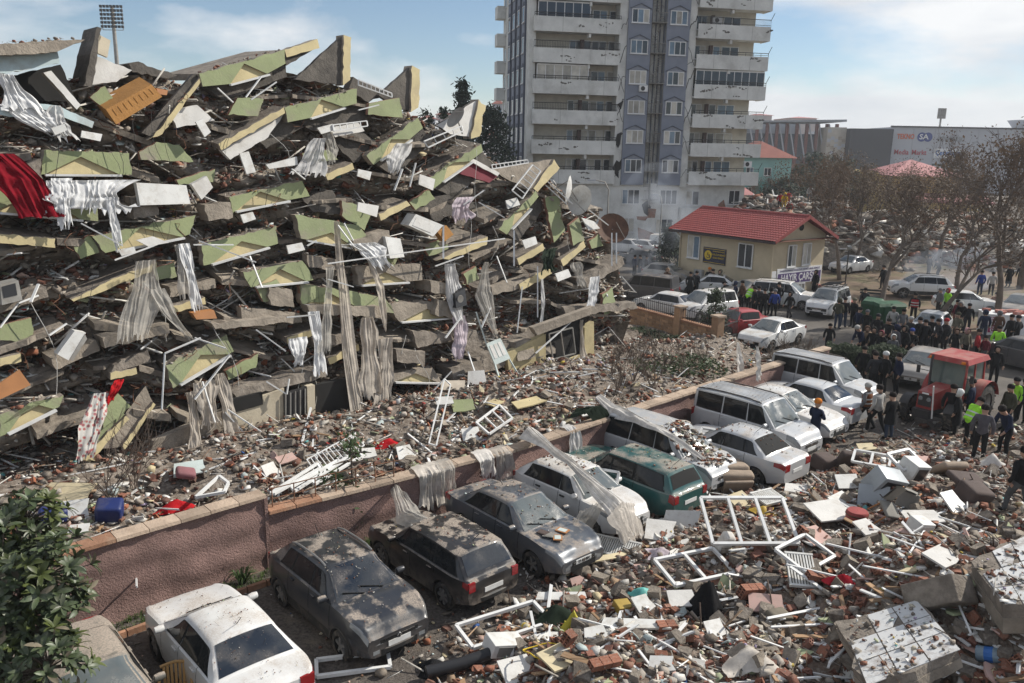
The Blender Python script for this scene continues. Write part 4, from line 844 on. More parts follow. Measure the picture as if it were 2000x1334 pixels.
def beam(TL,TR,BR,BL,base0=None,apex=None,base1=None,mt='green_plaster',off=0.3,slab=True,sill=True,worn=None):
 b0,ap,b1=base0,apex,base1
 if ap is None:pts=[TL,TR,BR,BL];keep=()
 else:pts=[TL,TR,BR,b1,ap,b0,BL];keep=(2,3,4,5)
 o=fprism('facade_beam',pts,mt,off,0.32,mside='concrete_raw',keep=keep,amp=2.4)
 if ap is not None:
  g_=1.0
  P=[F(x,y,off-0.10) for x,y in ((b0[0]-g_,b0[1]+0.5),(b1[0]+g_,b1[1]+0.5),(ap[0],ap[1]-g_))]
  q=MB();q.prism(P,-FN*0.2);q.build('pediment',MATS['yellow_plaster'],o,world=True)
  if sill:
   q=MB();a,b=F(b0[0],b0[1]+2,off+0.05),F(b1[0]+4,b1[1]+2,off+0.05);q.bar(a,b,0.12,0.055);q.build('curtain_box',MATS['pvc_white'],o,world=True)
 BEAM_TOPS.append((F(*TL,off),F(*TR,off)))
 if slab:
  a,b=F(*TL,off-0.33),F(*TR,off-0.33);q=MB();dn=Vector((0,0,-0.2));bk=-FN*rnd.uniform(1.5,3.2)+Vector((0,0,rnd.uniform(-0.2,0.25)))
  q.hexa([a+dn,b+dn,b+dn+bk,a+dn+bk,a,b,b+bk,a+bk]);q.build('floor_slab',MATS['concrete_rough'],o,world=True)
 return o
BEAMS=[((389,144),(556,97),(558,124),(396,169),(450,164),(477,124),(522,144)),((556,211),(697,173),(697,202),(562,239),(607,230),(628,194),(670,209)),((86,293),(252,299),(257,341),(80,341),(88,340),(158,306),(234,341)),((447,385),(590,353),(605,383),(455,415),(461,412),(508,374),(562,391)),((-20,360),(190,400),(192,432),(-20,412),(-12,413),(72,376),(158,429)),((180,462),(382,420),(371,457),(206,494),(227,489),(275,444),(356,463)),((394,478),(540,441),(543,476),(398,519),(414,515),(472,471),(522,482)),((475,531),(590,509),(612,547),(490,561),(500,559),(547,525),(598,549)),((587,553),(752,582),(772,612),(590,594),(596,594),(640,570),(708,605)),((576,420),(700,440),(735,492),(588,466),(600,468),(648,454),(695,485)),((695,520),(823,516),(825,547),(700,557),(706,556),(752,531),(795,550)),((755,592),(852,588),(879,619),(780,628),(784,628),(834,603),(872,620)),((766,729),(845,718),(863,747),(768,745),(772,745),(812,729),(856,747)),((716,304),(816,230),(826,250),(730,322),(744,312),(764,272),(800,272)),((830,353),(940,281),(943,296),(848,368),(866,354),(876,318),(918,315)),((974,448),(1046,372),(1052,384),(990,458),(1000,446),(1006,414),(1034,406)),((324,714),(443,653),(457,686),(338,758),(352,750),(392,693),(446,692)),((0,810),(124,772),(116,794),(0,853),(16,846),(58,786),(106,799)),((470,600),(585,612),(590,630),(474,632),None,None,None),((600,498),(668,508),(664,528),(604,522),None,None,None),]
for k,bq in enumerate(BEAMS):
 mt='green_plaster' if k in (0,1,2,3,4,5,6,13,14,15) else ('green_plaster_worn' if k in (7,8,9,16,17) else 'concrete_raw')
 beam(*bq,mt=mt,slab=True)
for pts in ([(144,480),(176,459),(194,493),(158,506)],[(446,225),(464,191),(515,194),(504,227)],[(272,297),(306,277),(350,283),(378,316),(275,312)],[(721,202),(780,191),(787,230),(719,224)],[(668,392),(726,410),(712,450),(668,421)],[(1064,384),(1090,382),(1104,450),(1082,474)],[(0,635),(61,621),(65,653),(32,668),(0,664)],[(209,794),(230,768),(256,794),(202,837)],[(345,352),(420,330),(416,356),(350,362)],[(500,560),(540,545),(560,575),(515,590)],[(440,725),(505,690),(500,718),(446,742)],[(585,558),(640,562),(636,590),(590,592)],[(176,190),(205,168),(222,192),(196,206)],[(800,395),(838,370),(850,388),(812,410)],[(1130,425),(1142,470),(1120,480),(1112,440)],[(1150,470),(1170,455),(1178,480),(1156,486)],[(905,535),(930,520),(936,545),(912,556)],[(1176,575),(1196,560),(1204,600),(1180,615)],[(590,300),(640,292),(660,312),(600,318)],[(830,478),(870,462),(876,486),(838,500)],[(300,525),(340,512),(346,540),(306,548)],[(735,490),(780,500),(770,520),(735,512)]):
 fprism('wall_panel',pts,rnd.choice(['green_plaster','green_plaster','green_plaster_worn']),rnd.uniform(0.1,0.4),0.16,mside='brick_exposed',amp=2.2)
for pts in ([(427,281),(554,209),(557,221),(432,293)],[(0,457),(108,466),(108,484),(0,475)],[(139,585),(212,549),(306,513),(307,527),(216,563),(144,589)],[(852,509),(953,462),(951,478),(877,507)],[(740,418),(794,392),(802,401),(744,431)],[(635,340),(688,318),(692,330),(640,352)],[(1010,505),(1060,475),(1064,488),(1014,518)],[(1014,555),(1075,520),(1078,534),(1018,568)],[(216,729),(266,718),(268,730),(216,742)],[(560,660),(620,640),(622,652),(562,672)],[(640,700),(700,672),(702,684),(644,712)],[(1095,508),(1140,470),(1144,482),(1100,520)],[(0,700),(40,690),(42,706),(0,716)],[(330,600),(400,580),(402,594),(334,612)]):
 o=fprism('slab_edge',pts,'yellow_plaster',0.35,0.12,mside='concrete_raw',amp=2.2)
 q=MB();n=len(pts);P=[F(x,y,0.22) for x,y in (pts[0],pts[n//2-1],pts[n//2],pts[-1])]
 bk=-FN*2.6+Vector((0,0,0.25));q.hexa([P[3],P[2],P[2]+bk,P[3]+bk,P[0],P[1],P[1]+bk,P[0]+bk]);q.build('floor_slab',MATS['concrete_rough'],o,world=True)
for pts in ([(450,765),(637,718),(637,737),(464,778)],[(414,632),(576,614),(572,630),(421,643)],[(223,714),(288,682),(295,707),(216,730)],[(805,646),(881,653),(888,664),(816,680)],[(773,682),(830,686),(829,714),(776,706)],[(600,596),(755,600),(750,620),(605,612)],[(855,585),(900,600),(895,625),(850,615)],[(200,660),(330,632),(332,650),(205,680)],[(100,700),(190,665),(195,685),(110,722)],[(930,700),(1060,640),(1066,660),(940,735)],[(880,720),(990,690),(985,715),(890,750)],[(610,660),(690,650),(695,668),(615,680)],[(0,590),(90,560),(95,580),(0,612)],[(840,548),(900,560),(896,580),(842,570)],[(1100,600),(1240,590),(1246,602),(1106,618)],[(330,560),(420,545),(422,562),(332,580)],[(690,470),(760,450),(764,468),(694,490)],[(960,560),(1030,545),(1032,560),(962,576)],[(1140,545),(1215,500),(1220,516),(1146,562)],[(40,330),(80,310),(84,350),(50,362)],[(255,385),(300,380),(310,420),(262,428)],[(400,400),(450,395),(455,425),(408,432)],[(900,660),(930,645),(945,672),(912,690)],[(1040,665),(1075,655),(1085,690),(1048,700)],[(1008,670),(1038,662),(1046,696),(1012,706)],[(525,560),(570,566),(575,600),(530,596)]):
 fprism('concrete_beam',pts,rnd.choice(['concrete_raw','concrete_raw','concrete_rough']),rnd.uniform(0.2,0.6),rnd.uniform(0.4,1.0),amp=2.6)
for face,edge,mt in (([(194,876),(284,754),(299,786),(238,873)],[(238,873),(299,786),(304,790),(244,878)],'concrete_raw'),([(150,862),(228,790),(245,812),(165,896)],[(158,898),(246,812),(253,819),(176,903)],'green_plaster_worn'),([(277,259),(378,144),(392,151),(300,268)],[(288,274),(300,266),(392,150),(392,160),(317,262)],'concrete_shade'),([(576,155),(671,68),(672,166)],[(671,68),(686,73),(684,156),(670,167)],'concrete_shade'),([(740,186),(805,128),(804,218),(770,210)],[(805,128),(820,136),(817,210),(802,219)],'concrete_shade'),([(852,245),(935,194),(922,268),(880,262)],[(935,194),(949,206),(937,266),(920,271)],'white_plaster'),([(555,108),(608,82),(622,92),(560,128)],[(556,97),(620,76),(624,94),(560,112)],'concrete_shade'),([(960,330),(1082,311),(1046,372),(990,350)],[(1082,311),(1093,328),(1050,375),(1042,368)],'concrete_raw')):  # spike faces turned from the sun carry their shade as dark colour
 o=fprism('tilted_slab',face,mt,0.15,0.18,mside='concrete_shade',amp=1.4);e_=fprism('painted_edge',edge,'yellow_plaster',0.28,0.5,parent=o,mside='concrete_raw',amp=1.8)
for pts,mt in (([(562,239),(697,202),(722,226),(650,264)],'concrete_shade'),([(735,322),(826,252),(846,272),(770,344)],'concrete_shade'),([(848,368),(943,298),(962,320),(890,388)],'concrete_shade'),([(992,457),(1052,386),(1068,400),(1012,472)],'concrete_shade'),([(396,170),(558,126),(560,150),(440,196)],'concrete_shade'),([(470,240),(556,216),(600,244),(520,290)],'concrete_shade'),([(640,262),(700,250),(740,286),(690,318)],'concrete_shade'),([(590,385),(650,372),(670,420),(612,414)],'concrete_shade'),([(820,395),(900,372),(930,405),(850,432)],'concrete_shade'),([(690,150),(760,182),(720,200),(680,176)],'concrete_shade'),([(20,148),(118,126),(150,200),(60,196)],'hole_dark')):fprism('slab_underside',pts,mt,-0.12,0.4,amp=2.5)  # recessed panels coloured dark to stand in for shade beneath the slabs
BEAM_TOPS.append((F(0,84,0.3),F(160,76,0.3)))
fprism('roof_slab',[(-90,88),(0,86),(90,80),(166,77),(112,101),(60,106),(-90,110)],'concrete_raw',0.9,4.0,amp=1.5)
fprism('blue_wall',[(-90,110),(60,104),(112,100),(116,124),(20,142),(-90,146)],'blue_plaster',0.55,0.25,mside='concrete_raw',amp=2)
fprism('concrete_fin',[(163,168),(190,52),(199,55),(180,168)],'concrete_shade',0.0,1.2,amp=2.6)
fprism('plaster_panel',[(194,68),(216,79),(210,112),(191,104)],'cream_wall',0.0,0.15,amp=1.0);fprism('white_wall',[(189,110),(258,137),(228,160),(172,166)],'white_plaster',-0.3,0.15,amp=1.2)
fprism('broken_slab',[(252,124),(270,120),(346,148),(324,153),(259,141)],'concrete_shade',-0.3,1.5,amp=2.6)
fprism('slanted_column',[(85,142),(100,138),(158,205),(150,214)],'white_plaster',0.4,0.25,amp=0.6,mside='concrete_raw')
fprism('maroon_wall',[(895,338),(924,312),(974,342),(956,357)],'maroon_paint',0.1,0.2,amp=0.8);fprism('white_strip',[(922,309),(976,338),(972,344),(918,315)],'white_plaster',0.2,0.2,amp=0.6)
fprism('white_soffit',[(432,293),(556,221),(524,268),(450,312)],'white_plaster',0.1,0.2,amp=1.4)
for pts in ([(332,215),(385,205),(420,235),(345,250)],[(210,186),(250,178),(246,200),(205,210)]):fprism('ceiling_piece',pts,'white_plaster',0.1,0.2,amp=1.5)
for pts in ([(72,202),(112,206),(184,238),(180,250),(86,214)],[(0,208),(52,220),(50,232),(0,224)],[(268,470),(300,462),(330,474),(290,482)],[(640,250),(700,240),(712,256),(655,268)]):fprism('wall_board',pts,'blue_plaster' if pts[0][1]<240 else 'white_plaster',0.6,0.12,amp=1.0)
q=MB()
def gf(px,py,off=-0.9):
 d=ray(px,py);t=(FN.dot(FA-Vector((0,0,CAM_H)))+off)/FN.dot(d); return Vector((0,0,CAM_H))+d*t
def gprism(name,pts,mt,off,thick=0.25):
 q=MB();q.prism([gf(x,y,off) for x,y in pts],-FN*thick); return q.build(name,MATS[mt],RU,world=True)
gprism('ground_floor_wall',[(440,800),(555,758),(555,872),(470,900)],'cream_wall',0.15);gprism('ground_floor_wall',[(300,862),(440,800),(470,900),(280,935)],'concrete_raw',0.1)
gprism('pillar',[(600,755),(615,752),(617,860),(602,864)],'cream_wall',0.25,0.4)
gt=gprism('iron_gate',[(555,768),(601,754),(602,864),(556,872)],'rail_dark',0.2,0.06)
for i in range(5):
 q=MB();x=558+i*9.5;q.bar(gf(x,770-i*2.7,0.24),gf(x,868-i*1.5,0.24),0.04,0.03,FN);q.build('gate_bar',MATS['steel_grey'],gt,world=True)
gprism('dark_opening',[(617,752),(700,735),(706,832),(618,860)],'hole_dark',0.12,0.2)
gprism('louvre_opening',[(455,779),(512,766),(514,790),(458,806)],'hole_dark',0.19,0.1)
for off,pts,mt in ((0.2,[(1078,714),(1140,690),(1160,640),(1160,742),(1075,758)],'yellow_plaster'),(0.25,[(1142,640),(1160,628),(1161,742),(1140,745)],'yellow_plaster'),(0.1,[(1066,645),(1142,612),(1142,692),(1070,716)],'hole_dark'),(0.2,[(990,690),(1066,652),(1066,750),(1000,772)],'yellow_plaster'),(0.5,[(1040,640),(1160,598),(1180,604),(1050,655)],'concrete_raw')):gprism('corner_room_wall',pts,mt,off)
wf=MB();P=[(1072,652),(1118,640),(1124,690),(1080,702)]
for k in range(4):wf.bar(gf(*P[k],0.4),gf(*P[(k+1)%4],0.4),0.05,0.05)
wf.bar(gf(1095,646,0.4),gf(1102,696,0.4),0.05,0.05);wf.build('window_grille',MATS['steel_grey'],RU,world=True)
rb=MB()
for _ in range(46):
 x,y=rnd.uniform(0,1180),rnd.uniform(180,780)
 if y<np.interp(x,TOPX,TOPY)+5:continue
 p=F(x,y,0.2);pts=[p]
 for i in range(5):pts.append(pts[-1]+FE*rnd.uniform(-0.22,0.22)+FN*rnd.uniform(-0.02,0.14)+Vector((0,0,rnd.uniform(-0.25,0.06))))
 rb.tube(pts,0.011,4)
tag(rb.build('rebar_ends',MATS['rebar'],RU,world=True),kind='stuff')
wr=MB();wl=MB()
for _ in range(50):
 x,y=rnd.uniform(0,1200),rnd.uniform(200,720)
 if y<np.interp(x,TOPX,TOPY)+8:continue
 a=F(x,y,0.5);L_=rnd.uniform(0.6,3.2);b=a+FE*rnd.uniform(-0.8,0.8)-Vector((0,0,L_))+FN*(0.3*L_*0.5)
 pts=[a+(b-a)*t+FE*0.15*math.sin(t*5+x)+FN*0.12*math.sin(3.14*t) for t in np.linspace(0,1,7)]
 (wr if rnd.random()<0.6 else wl).tube(pts,rnd.uniform(0.004,0.010),4)
tag(wr.build('loose_wires',MATS['wire_black'],RU,world=True),kind='stuff');tag(wl.build('loose_cables',MATS['wire_pale'],RU,world=True),kind='stuff')
RB_EDGE=[(860,1400),(895,1255),(1010,1200),(1130,1110),(1230,1020),(1370,965),(1520,930),(1650,892),(1760,862),(1880,850),(2150,838)]
_re=[G(*p) for p in RB_EDGE];_RE=np.array([(v.x,v.y) for v in _re])
def rub_dist(x,y):
 """signed distance from the edge of the rubble, positive inside (camera side)"""
 x=np.asarray(x,float);y=np.asarray(y,float);best=np.full(x.shape,1e9);sg=np.ones(x.shape)
 for a,b in zip(_RE[:-1],_RE[1:]):
  d=b-a;L2=d@d;t=np.clip(((x-a[0])*d[0]+(y-a[1])*d[1])/L2,0,1);ex=x-a[0]-t*d[0];ey=y-a[1]-t*d[1]
  r_=np.hypot(ex,ey);cr=d[0]*(y-a[1])-d[1]*(x-a[0]);m_=r_<best;best=np.where(m_,r_,best);sg=np.where(m_,np.where(cr<0,1,-1),sg)
 return best*sg
def rub_z(x,y):
 x=np.asarray(x,float);y=np.asarray(y,float);d=rub_dist(x,y);t=np.clip(d/3.0,0,1);t=t*t*(3-2*t)
 h=t*(0.16+1.05*fbm(x*0.45,y*0.45,3,31)+0.55*(fbm(x*1.05,y*1.05,3,77)-0.42))+np.clip((d+0.5)/1.0,0,1)*0.22*(fbm(x*2.2,y*2.2,3,8)-0.35)
 h=h+1.7*np.exp(-(((x-9.6)/2.6)**2+((y-14.5)/2.8)**2))*np.clip(d/2,0,1)+0.75*np.exp(-(((x-12.5)/3.2)**2+((y-20.5)/3)**2))*np.clip(d/2,0,1)
 return np.maximum(h,0)+np.where(d>-0.3,0.0,-0.3)
xs=np.linspace(-3,24,190);ys=np.linspace(8.5,31,170);X,Y=np.meshgrid(xs,ys,indexing='ij');Z=rub_z(X,Y)
V=np.stack([X,Y,Z],-1).reshape(-1,3);idx=np.arange(len(xs)*len(ys)).reshape(len(xs),len(ys))
Fq=np.stack([idx[:-1,:-1],idx[1:,:-1],idx[1:,1:],idx[:-1,1:]],-1).reshape(-1,4)
pmat('rubble_bed',(0.165,0.125,0.098),0.95,0.5,9,bump=1.0,bs=9,dirt=0.85,dirtcol=(0.30,0.265,0.23),dirtscale=8,spec=0.2)
ob=bpy.data.objects.new('rubble_ground',np_mesh('rubble_ground',V,[Fq],MATS['rubble_bed'],smooth=True));COL.objects.link(ob);tag(ob,kind='structure')
_Zg=np.maximum(Z,0)
def rzq(x,y):
 i=(x+3)/27*189;j=(y-8.5)/22.5*169
 if i<0 or j<0 or i>=189 or j>=169: return 0.0
 return float(_Zg[int(i+0.5),int(j+0.5)])
def hit(px,py,add=0.0):
 """where a pixel's ray meets lot or rubble"""
 d=ray(px,py);t=4.0
 for _ in range(900):
  p=Vector((0,0,CAM_H))+d*t;h=rzq(p.x,p.y)
  if p.z<=h+add: return Vector((p.x,p.y,h))
  t+=max(0.02,(p.z-h-add)*0.35)
 return p
def hit_garden(px,py):
 d=ray(px,py);t=12.0
 for _ in range(500):
  p=Vector((0,0,CAM_H))+d*t;h=garden_z(p.x,p.y)
  if p.z<=h: return Vector((p.x,p.y,h))
  t+=max(0.03,(p.z-h)*0.4)
 return p
def t_shard(seed,n=6):
 r_=random.Random(seed);q=MB();P=[]
 for k in range(n):a=6.283*k/n+r_.uniform(-0.3,0.3);d=r_.uniform(0.32,0.56);P.append((d*math.cos(a),d*math.sin(a),-0.5))
 q.prism(P,(0,0,1)); return q
def t_chunk(seed):
 """angular lump: a box with knocked-off corners"""
 r_=random.Random(seed);bm=bmesh.new();bmesh.ops.create_cube(bm,size=0.95)
 for v in bm.verts:v.co=Vector((v.co.x*r_.uniform(0.6,1.15),v.co.y*r_.uniform(0.6,1.15),v.co.z*r_.uniform(0.55,1.15)))
 for v in r_.sample(list(bm.verts),3):bmesh.ops.bevel(bm,geom=[v],offset=r_.uniform(0.18,0.36),segments=1,affect='VERTICES')
 q=MB();bm.verts.index_update();q.V=[tuple(v.co) for v in bm.verts];q.Fc=[tuple(v.index for v in f.verts) for f in bm.faces];q.M=[0]*len(q.Fc);bm.free(); return q
def t_box():q=MB();q.box((0,0,0),(1,1,1)); return q
def t_slat():q=MB();q.hexa([(-0.5,-0.5,-0.5),(0.5,-0.45,-0.5),(0.47,0.5,-0.5),(-0.5,0.46,-0.5),(-0.5,-0.5,0.5),(0.49,-0.45,0.5),(0.46,0.5,0.5),(-0.49,0.46,0.5)]); return q
def t_brick(nx=2,nz=2,cut=False):
 """hollow clay brick: open channels through the ends, ribs on the faces"""
 q=MB()
 for sx in (-0.5,0.5):
  ys_=np.linspace(-0.5,0.5,2*nx+2);
  for i in range(nx):
   for j in range(nz):
    y0,y1=-0.5+(i+0.16)/nx,-0.5+(i+0.84)/nx;z0,z1=-0.5+(j+0.16)/nz,-0.5+(j+0.84)/nz;xi=sx*0.3
    q.grid([[(sx,y0,z0),(sx,y1,z0),(sx,y1,z1),(sx,y0,z1),(sx,y0,z0)],[(xi,y0,z0),(xi,y1,z0),(xi,y1,z1),(xi,y0,z1),(xi,y0,z0)]]);q.poly([(xi,y0,z0),(xi,y1,z0),(xi,y1,z1),(xi,y0,z1)])
  for i in range(nx+1):
   y0=-0.5 if i==0 else -0.5+(i-0.16)/nx;y1=0.5 if i==nx else -0.5+(i+0.16)/nx;q.poly([(sx,y0,-0.5),(sx,y1,-0.5),(sx,y1,0.5),(sx,y0,0.5)])
  for i in range(nx):
   for j in range(nz+1):
    z0=-0.5 if j==0 else -0.5+(j-0.16)/nz;z1=0.5 if j==nz else -0.5+(j+0.16)/nz;y0,y1=-0.5+(i+0.16)/nx,-0.5+(i+0.84)/nx;q.poly([(sx,y0,z0),(sx,y1,z0),(sx,y1,z1),(sx,y0,z1)])
 pr=[(-0.5,-0.5),(-0.3,-0.5),(-0.25,-0.46),(-0.1,-0.46),(-0.05,-0.5),(0.05,-0.5),(0.1,-0.46),(0.25,-0.46),(0.3,-0.5),(0.5,-0.5),(0.5,0.5),(0.3,0.5),(0.25,0.46),(0.1,0.46),(0.05,0.5),(-0.05,0.5),(-0.1,0.46),(-0.25,0.46),(-0.3,0.5),(-0.5,0.5)]
 q.grid([[(-0.5,a,b) for a,b in pr],[(0.5,a,b) for a,b in pr]],0,True); return q
def t_brickfrag():
 q=MB();pr=[(-0.5,-0.5),(-0.35,-0.5),(-0.3,-0.1),(-0.12,-0.1),(-0.08,-0.5),(0.08,-0.5),(0.12,-0.1),(0.3,-0.1),(0.35,-0.5),(0.5,-0.5),(0.5,0.5),(-0.5,0.5)]
 n=len(pr);a=[(-0.5+0.18*((k*7)%3-1),y,z) for k,(y,z) in enumerate(pr)];b=[(0.5-0.2*((k*5)%4)/3,y,z) for k,(y,z) in enumerate(pr)]
 q.grid([a,b],0,True);q.face(range(n));q.face(range(2*n-1,n-1,-1)); return q
T=dict(sh=[t_shard(k,5+k%3) for k in range(4)],ch=[t_chunk(k) for k in range(4)],br=t_brick(),bf=t_brickfrag(),st=t_slat(),bx=t_box())
C_RED=np.array([(0.205,0.09,0.06),(0.17,0.078,0.055),(0.24,0.125,0.088),(0.13,0.068,0.053),(0.25,0.095,0.052)]);C_WHITE=np.array([(0.60,0.585,0.55),(0.50,0.475,0.43),(0.66,0.65,0.63),(0.40,0.37,0.325)])
C_CONC=np.array([(0.27,0.235,0.20),(0.21,0.18,0.15),(0.34,0.305,0.265),(0.16,0.135,0.11)]);C_TINT=np.array([(0.50,0.42,0.26),(0.33,0.36,0.23),(0.42,0.29,0.235),(0.52,0.47,0.37),(0.40,0.46,0.45)]);C_DARK=np.array([(0.03,0.028,0.026),(0.07,0.05,0.04),(0.10,0.08,0.065)])
C_WOOD=np.array([(0.20,0.125,0.08),(0.29,0.20,0.13),(0.12,0.07,0.045)]);C_FUN=np.array([(0.36,0.03,0.03),(0.04,0.09,0.24),(0.12,0.33,0.33),(0.42,0.32,0.06),(0.33,0.27,0.38),(0.45,0.44,0.42)])
pmat('rubble_mix',(1,1,1),0.88,0.22,6.0,attr=True,bump=0.35,bs=22,dirt=0.35,dirtcol=(0.23,0.195,0.155),dirtscale=5,spec=0.25)
def pick(C,n,jit=0.16):
 c=C[nr.integers(0,len(C),n)]; return c*nr.uniform(1-jit,1+jit,(n,1))
def stuff_parts(prefix,P,dist_scale,spec,tilt=0.45,parent=None,label=None):
 """spec: (template, share, size lo/hi triples, colours)"""
 n=len(P);perm=nr.permutation(n);i=0;V=[];
 for name,tm,share,lo,hi,C in spec:
  k=int(share*n);sel=perm[i:i+k];i+=k
  if k==0:continue
  g_=nr.uniform(0,1,(k,1))**1.8;S=(np.array(lo)+(np.array(hi)-np.array(lo))*(0.65*g_+0.35*nr.uniform(0,1,(k,3))**1.5))*dist_scale
  tl=tm if isinstance(tm,list) else [tm]
  for q_,t in enumerate(tl):
   m_=np.arange(k)%len(tl)==q_
   if m_.sum()==0:continue
   me=scatter_mesh(name,t,P[sel][m_]-(np.array(parent.location) if parent is not None else 0),S[m_],rot_mats(int(m_.sum()),tilt),pick(C,int(m_.sum())),MATS['rubble_mix'])
   o=bpy.data.objects.new(name,me);COL.objects.link(o);o.parent=parent
   if parent is None:tag(o,label,'rubble')
   o['kind']='stuff'
C_SMALL=np.concatenate([C_RED,C_CONC,C_CONC,C_WHITE,C_CONC,C_WOOD,C_DARK]);C_SH=np.concatenate([C_WHITE,C_WHITE,C_CONC,C_CONC,C_TINT,C_WOOD])
SPEC= lambda:[('brick_rubble',T['bf'],0.085,(0.05,0.04,0.025),(0.27,0.20,0.09),C_RED),('hollow_brick_rubble',T['br'],0.02,(0.10,0.12,0.07),(0.22,0.19,0.11),C_RED),('plaster_rubble',T['sh'],0.27,(0.04,0.035,0.008),(0.44,0.36,0.035),C_SH),('concrete_rubble',T['ch'],0.15,(0.04,0.04,0.03),(0.30,0.24,0.17),np.concatenate([C_CONC,C_CONC,C_CONC,C_RED])),('slat_rubble',T['st'],0.07,(0.2,0.012,0.008),(1.4,0.05,0.02),np.concatenate([C_WHITE,C_WOOD,C_CONC,C_DARK])),('grit_rubble',T['sh'],0.385,(0.02,0.02,0.012),(0.10,0.09,0.04),C_SMALL),('scrap_rubble',T['sh'],0.02,(0.05,0.04,0.02),(0.26,0.22,0.04),C_FUN)]
n=34000;x=nr.uniform(-3,24,n);y=9+(30.5-9)*nr.uniform(0,1,n)**1.15;d=rub_dist(x,y);keep=(d>nr.exponential(0.5,n)*-1.2)&(x/y<0.78)&(x/y>-0.3);x,y=x[keep],y[keep]
P=np.stack([x,y,np.maximum(rub_z(x,y),0.0)+nr.uniform(0.0,0.10,len(x))],1);stuff_parts('lot',P,1.0,SPEC(),0.62,label='loose small rubble spread over the parking lot')
n=5200;x=nr.uniform(-11,16,n);y=nr.uniform(10,36,n);keep=(rub_dist(x,y)<0)&(x/y<0.6);wl_=np.array([(v.x,v.y) for v in WALL])
side=(y-np.interp(x,wl_[:,0],wl_[:,1]))<-0.25;x,y=x[keep&side],y[keep&side]
P=np.stack([x,y,np.full(len(x),0.015)],1);stuff_parts('strip',P,0.42,SPEC(),0.25,label='fine scattered grit and crumbs around the parked cars')
n=15000;gl=garden_at(nr.uniform(0,WLEN,n),0.2+8.6*nr.uniform(0,1,n)**1.15);gl[:,2]+=nr.uniform(0,0.12,n)
gl=gl[(gl[:,0]<2.5)|(nr.random(n)<0.45)];stuff_parts('garden',gl,1.0,SPEC(),0.6,label='loose rubble filling the strip between wall and ruin')
HA=np.array([[tuple(v) for v in r] for r in HEAP]);ni,nj,_=HA.shape
def heap_points(n,top_share=0.18):
 m_=n*14;i=nr.uniform(0,ni-1.01,m_);j=nr.uniform(0,nj-1.01,m_);a,b=i.astype(int),j.astype(int);d1=HA[a+1,b]-HA[a,b];d2=HA[a,b+1]-HA[a,b];nn=np.cross(d1,d2);ar=np.linalg.norm(nn,axis=1)+1e-9;nn=nn/ar[:,None];nn=np.where(nn[:,1:2]>0,-nn,nn)
 ok=(nr.random(m_)<0.25+0.75*np.maximum(0,nn[:,2]))&(nr.random(m_)<ar*np.where(b<129,1,0.35)/0.03);p=HA[a,b]+d1*(i-a)[:,None]+d2*(j-b)[:,None]+nn*nr.uniform(0,0.1,(m_,1));p=p[ok]; return p[:n]
P=heap_points(27000);stuff_parts('heap',P,1.2,SPEC(),0.55,parent=RU)
P=heap_points(420);k=len(P);me=scatter_mesh('white_profiles',T['st'],P+np.array(FN)*0.3-np.array(RU.location),np.stack([nr.uniform(0.5,2.2,k),nr.uniform(0.03,0.07,k),nr.uniform(0.02,0.05,k)],1),rot_mats(k,0.6),pick(C_WHITE,k),MATS['rubble_mix']);o=bpy.data.objects.new('loose_profiles',me);COL.objects.link(o);o.parent=RU;o['kind']='stuff'
bt=[]
for pa,pb in BEAM_TOPS:
 L_=(pb-pa).length
 for _ in range(int(L_*14)):bt.append(tuple(pa.lerp(pb,rnd.random())-FN*rnd.uniform(-0.02,0.45)+UPV*rnd.uniform(-0.02,0.06)))
stuff_parts('tops',np.array(bt),0.7,SPEC(),0.5,parent=RU)
def solo(names_label,tm,mats,n,sz,pos,tilt,group,cat,name):
 tl=tm if isinstance(tm,list) else [tm];mes=[[t.mesh(name,mt) for mt in mats] for t in tl];Rm=rot_mats(n,tilt)
 for k in range(n):
  S=[lo+(hi-lo)*rnd.random()**1.4 for lo,hi in sz];p=pos();o=inst(name,rnd.choice(rnd.choice(mes)),(p[0],p[1],p[2]+S[2]*0.4),Matrix(Rm[k].tolist()),S);tag(o,names_label,cat,group)
def pos_lot():
 while True:
  px,py=rnd.uniform(880,2000),880+454*rnd.random()**0.8
  v=hit(px,py)
  if float(rub_dist(v.x,v.y))>0.15: return v
def pos_garden():
 return tuple(garden_at(WLEN*(0.05+0.75*rnd.random()),0.3+4.8*rnd.random()).tolist())
def mixp(f): return lambda:pos_lot() if rnd.random()<f else pos_garden()
pmat('brick_red',(0.235,0.095,0.058),0.9,0.25,5,rand=0.3,dirt=0.45,dirtcol=(0.30,0.255,0.21),dirtscale=6);pmat('brick_dark',(0.17,0.072,0.05),0.9,0.25,5,rand=0.3,dirt=0.4,dirtcol=(0.28,0.24,0.2),dirtscale=6)
pmat('chip_white',(0.58,0.565,0.53),0.8,0.1,3,rand=0.18,dirt=0.55,dirtcol=(0.30,0.26,0.21),dirtscale=4);pmat('chip_cream',(0.54,0.46,0.30),0.85,0.12,3,rand=0.15,dirt=0.5,dirtcol=(0.33,0.28,0.2),dirtscale=4);pmat('chip_green',(0.33,0.37,0.22),0.85,0.12,3,rand=0.15,dirt=0.45,dirtscale=4,dirtcol=(0.3,0.26,0.2));pmat('chip_pink',(0.47,0.31,0.27),0.85,0.12,3,rand=0.15,dirt=0.4,dirtscale=4,dirtcol=(0.33,0.28,0.24))
pmat('wood_plank',(0.30,0.185,0.10),0.75,0.25,3,rand=0.3,dirt=0.4,dirtcol=(0.3,0.26,0.21),dirtscale=3)
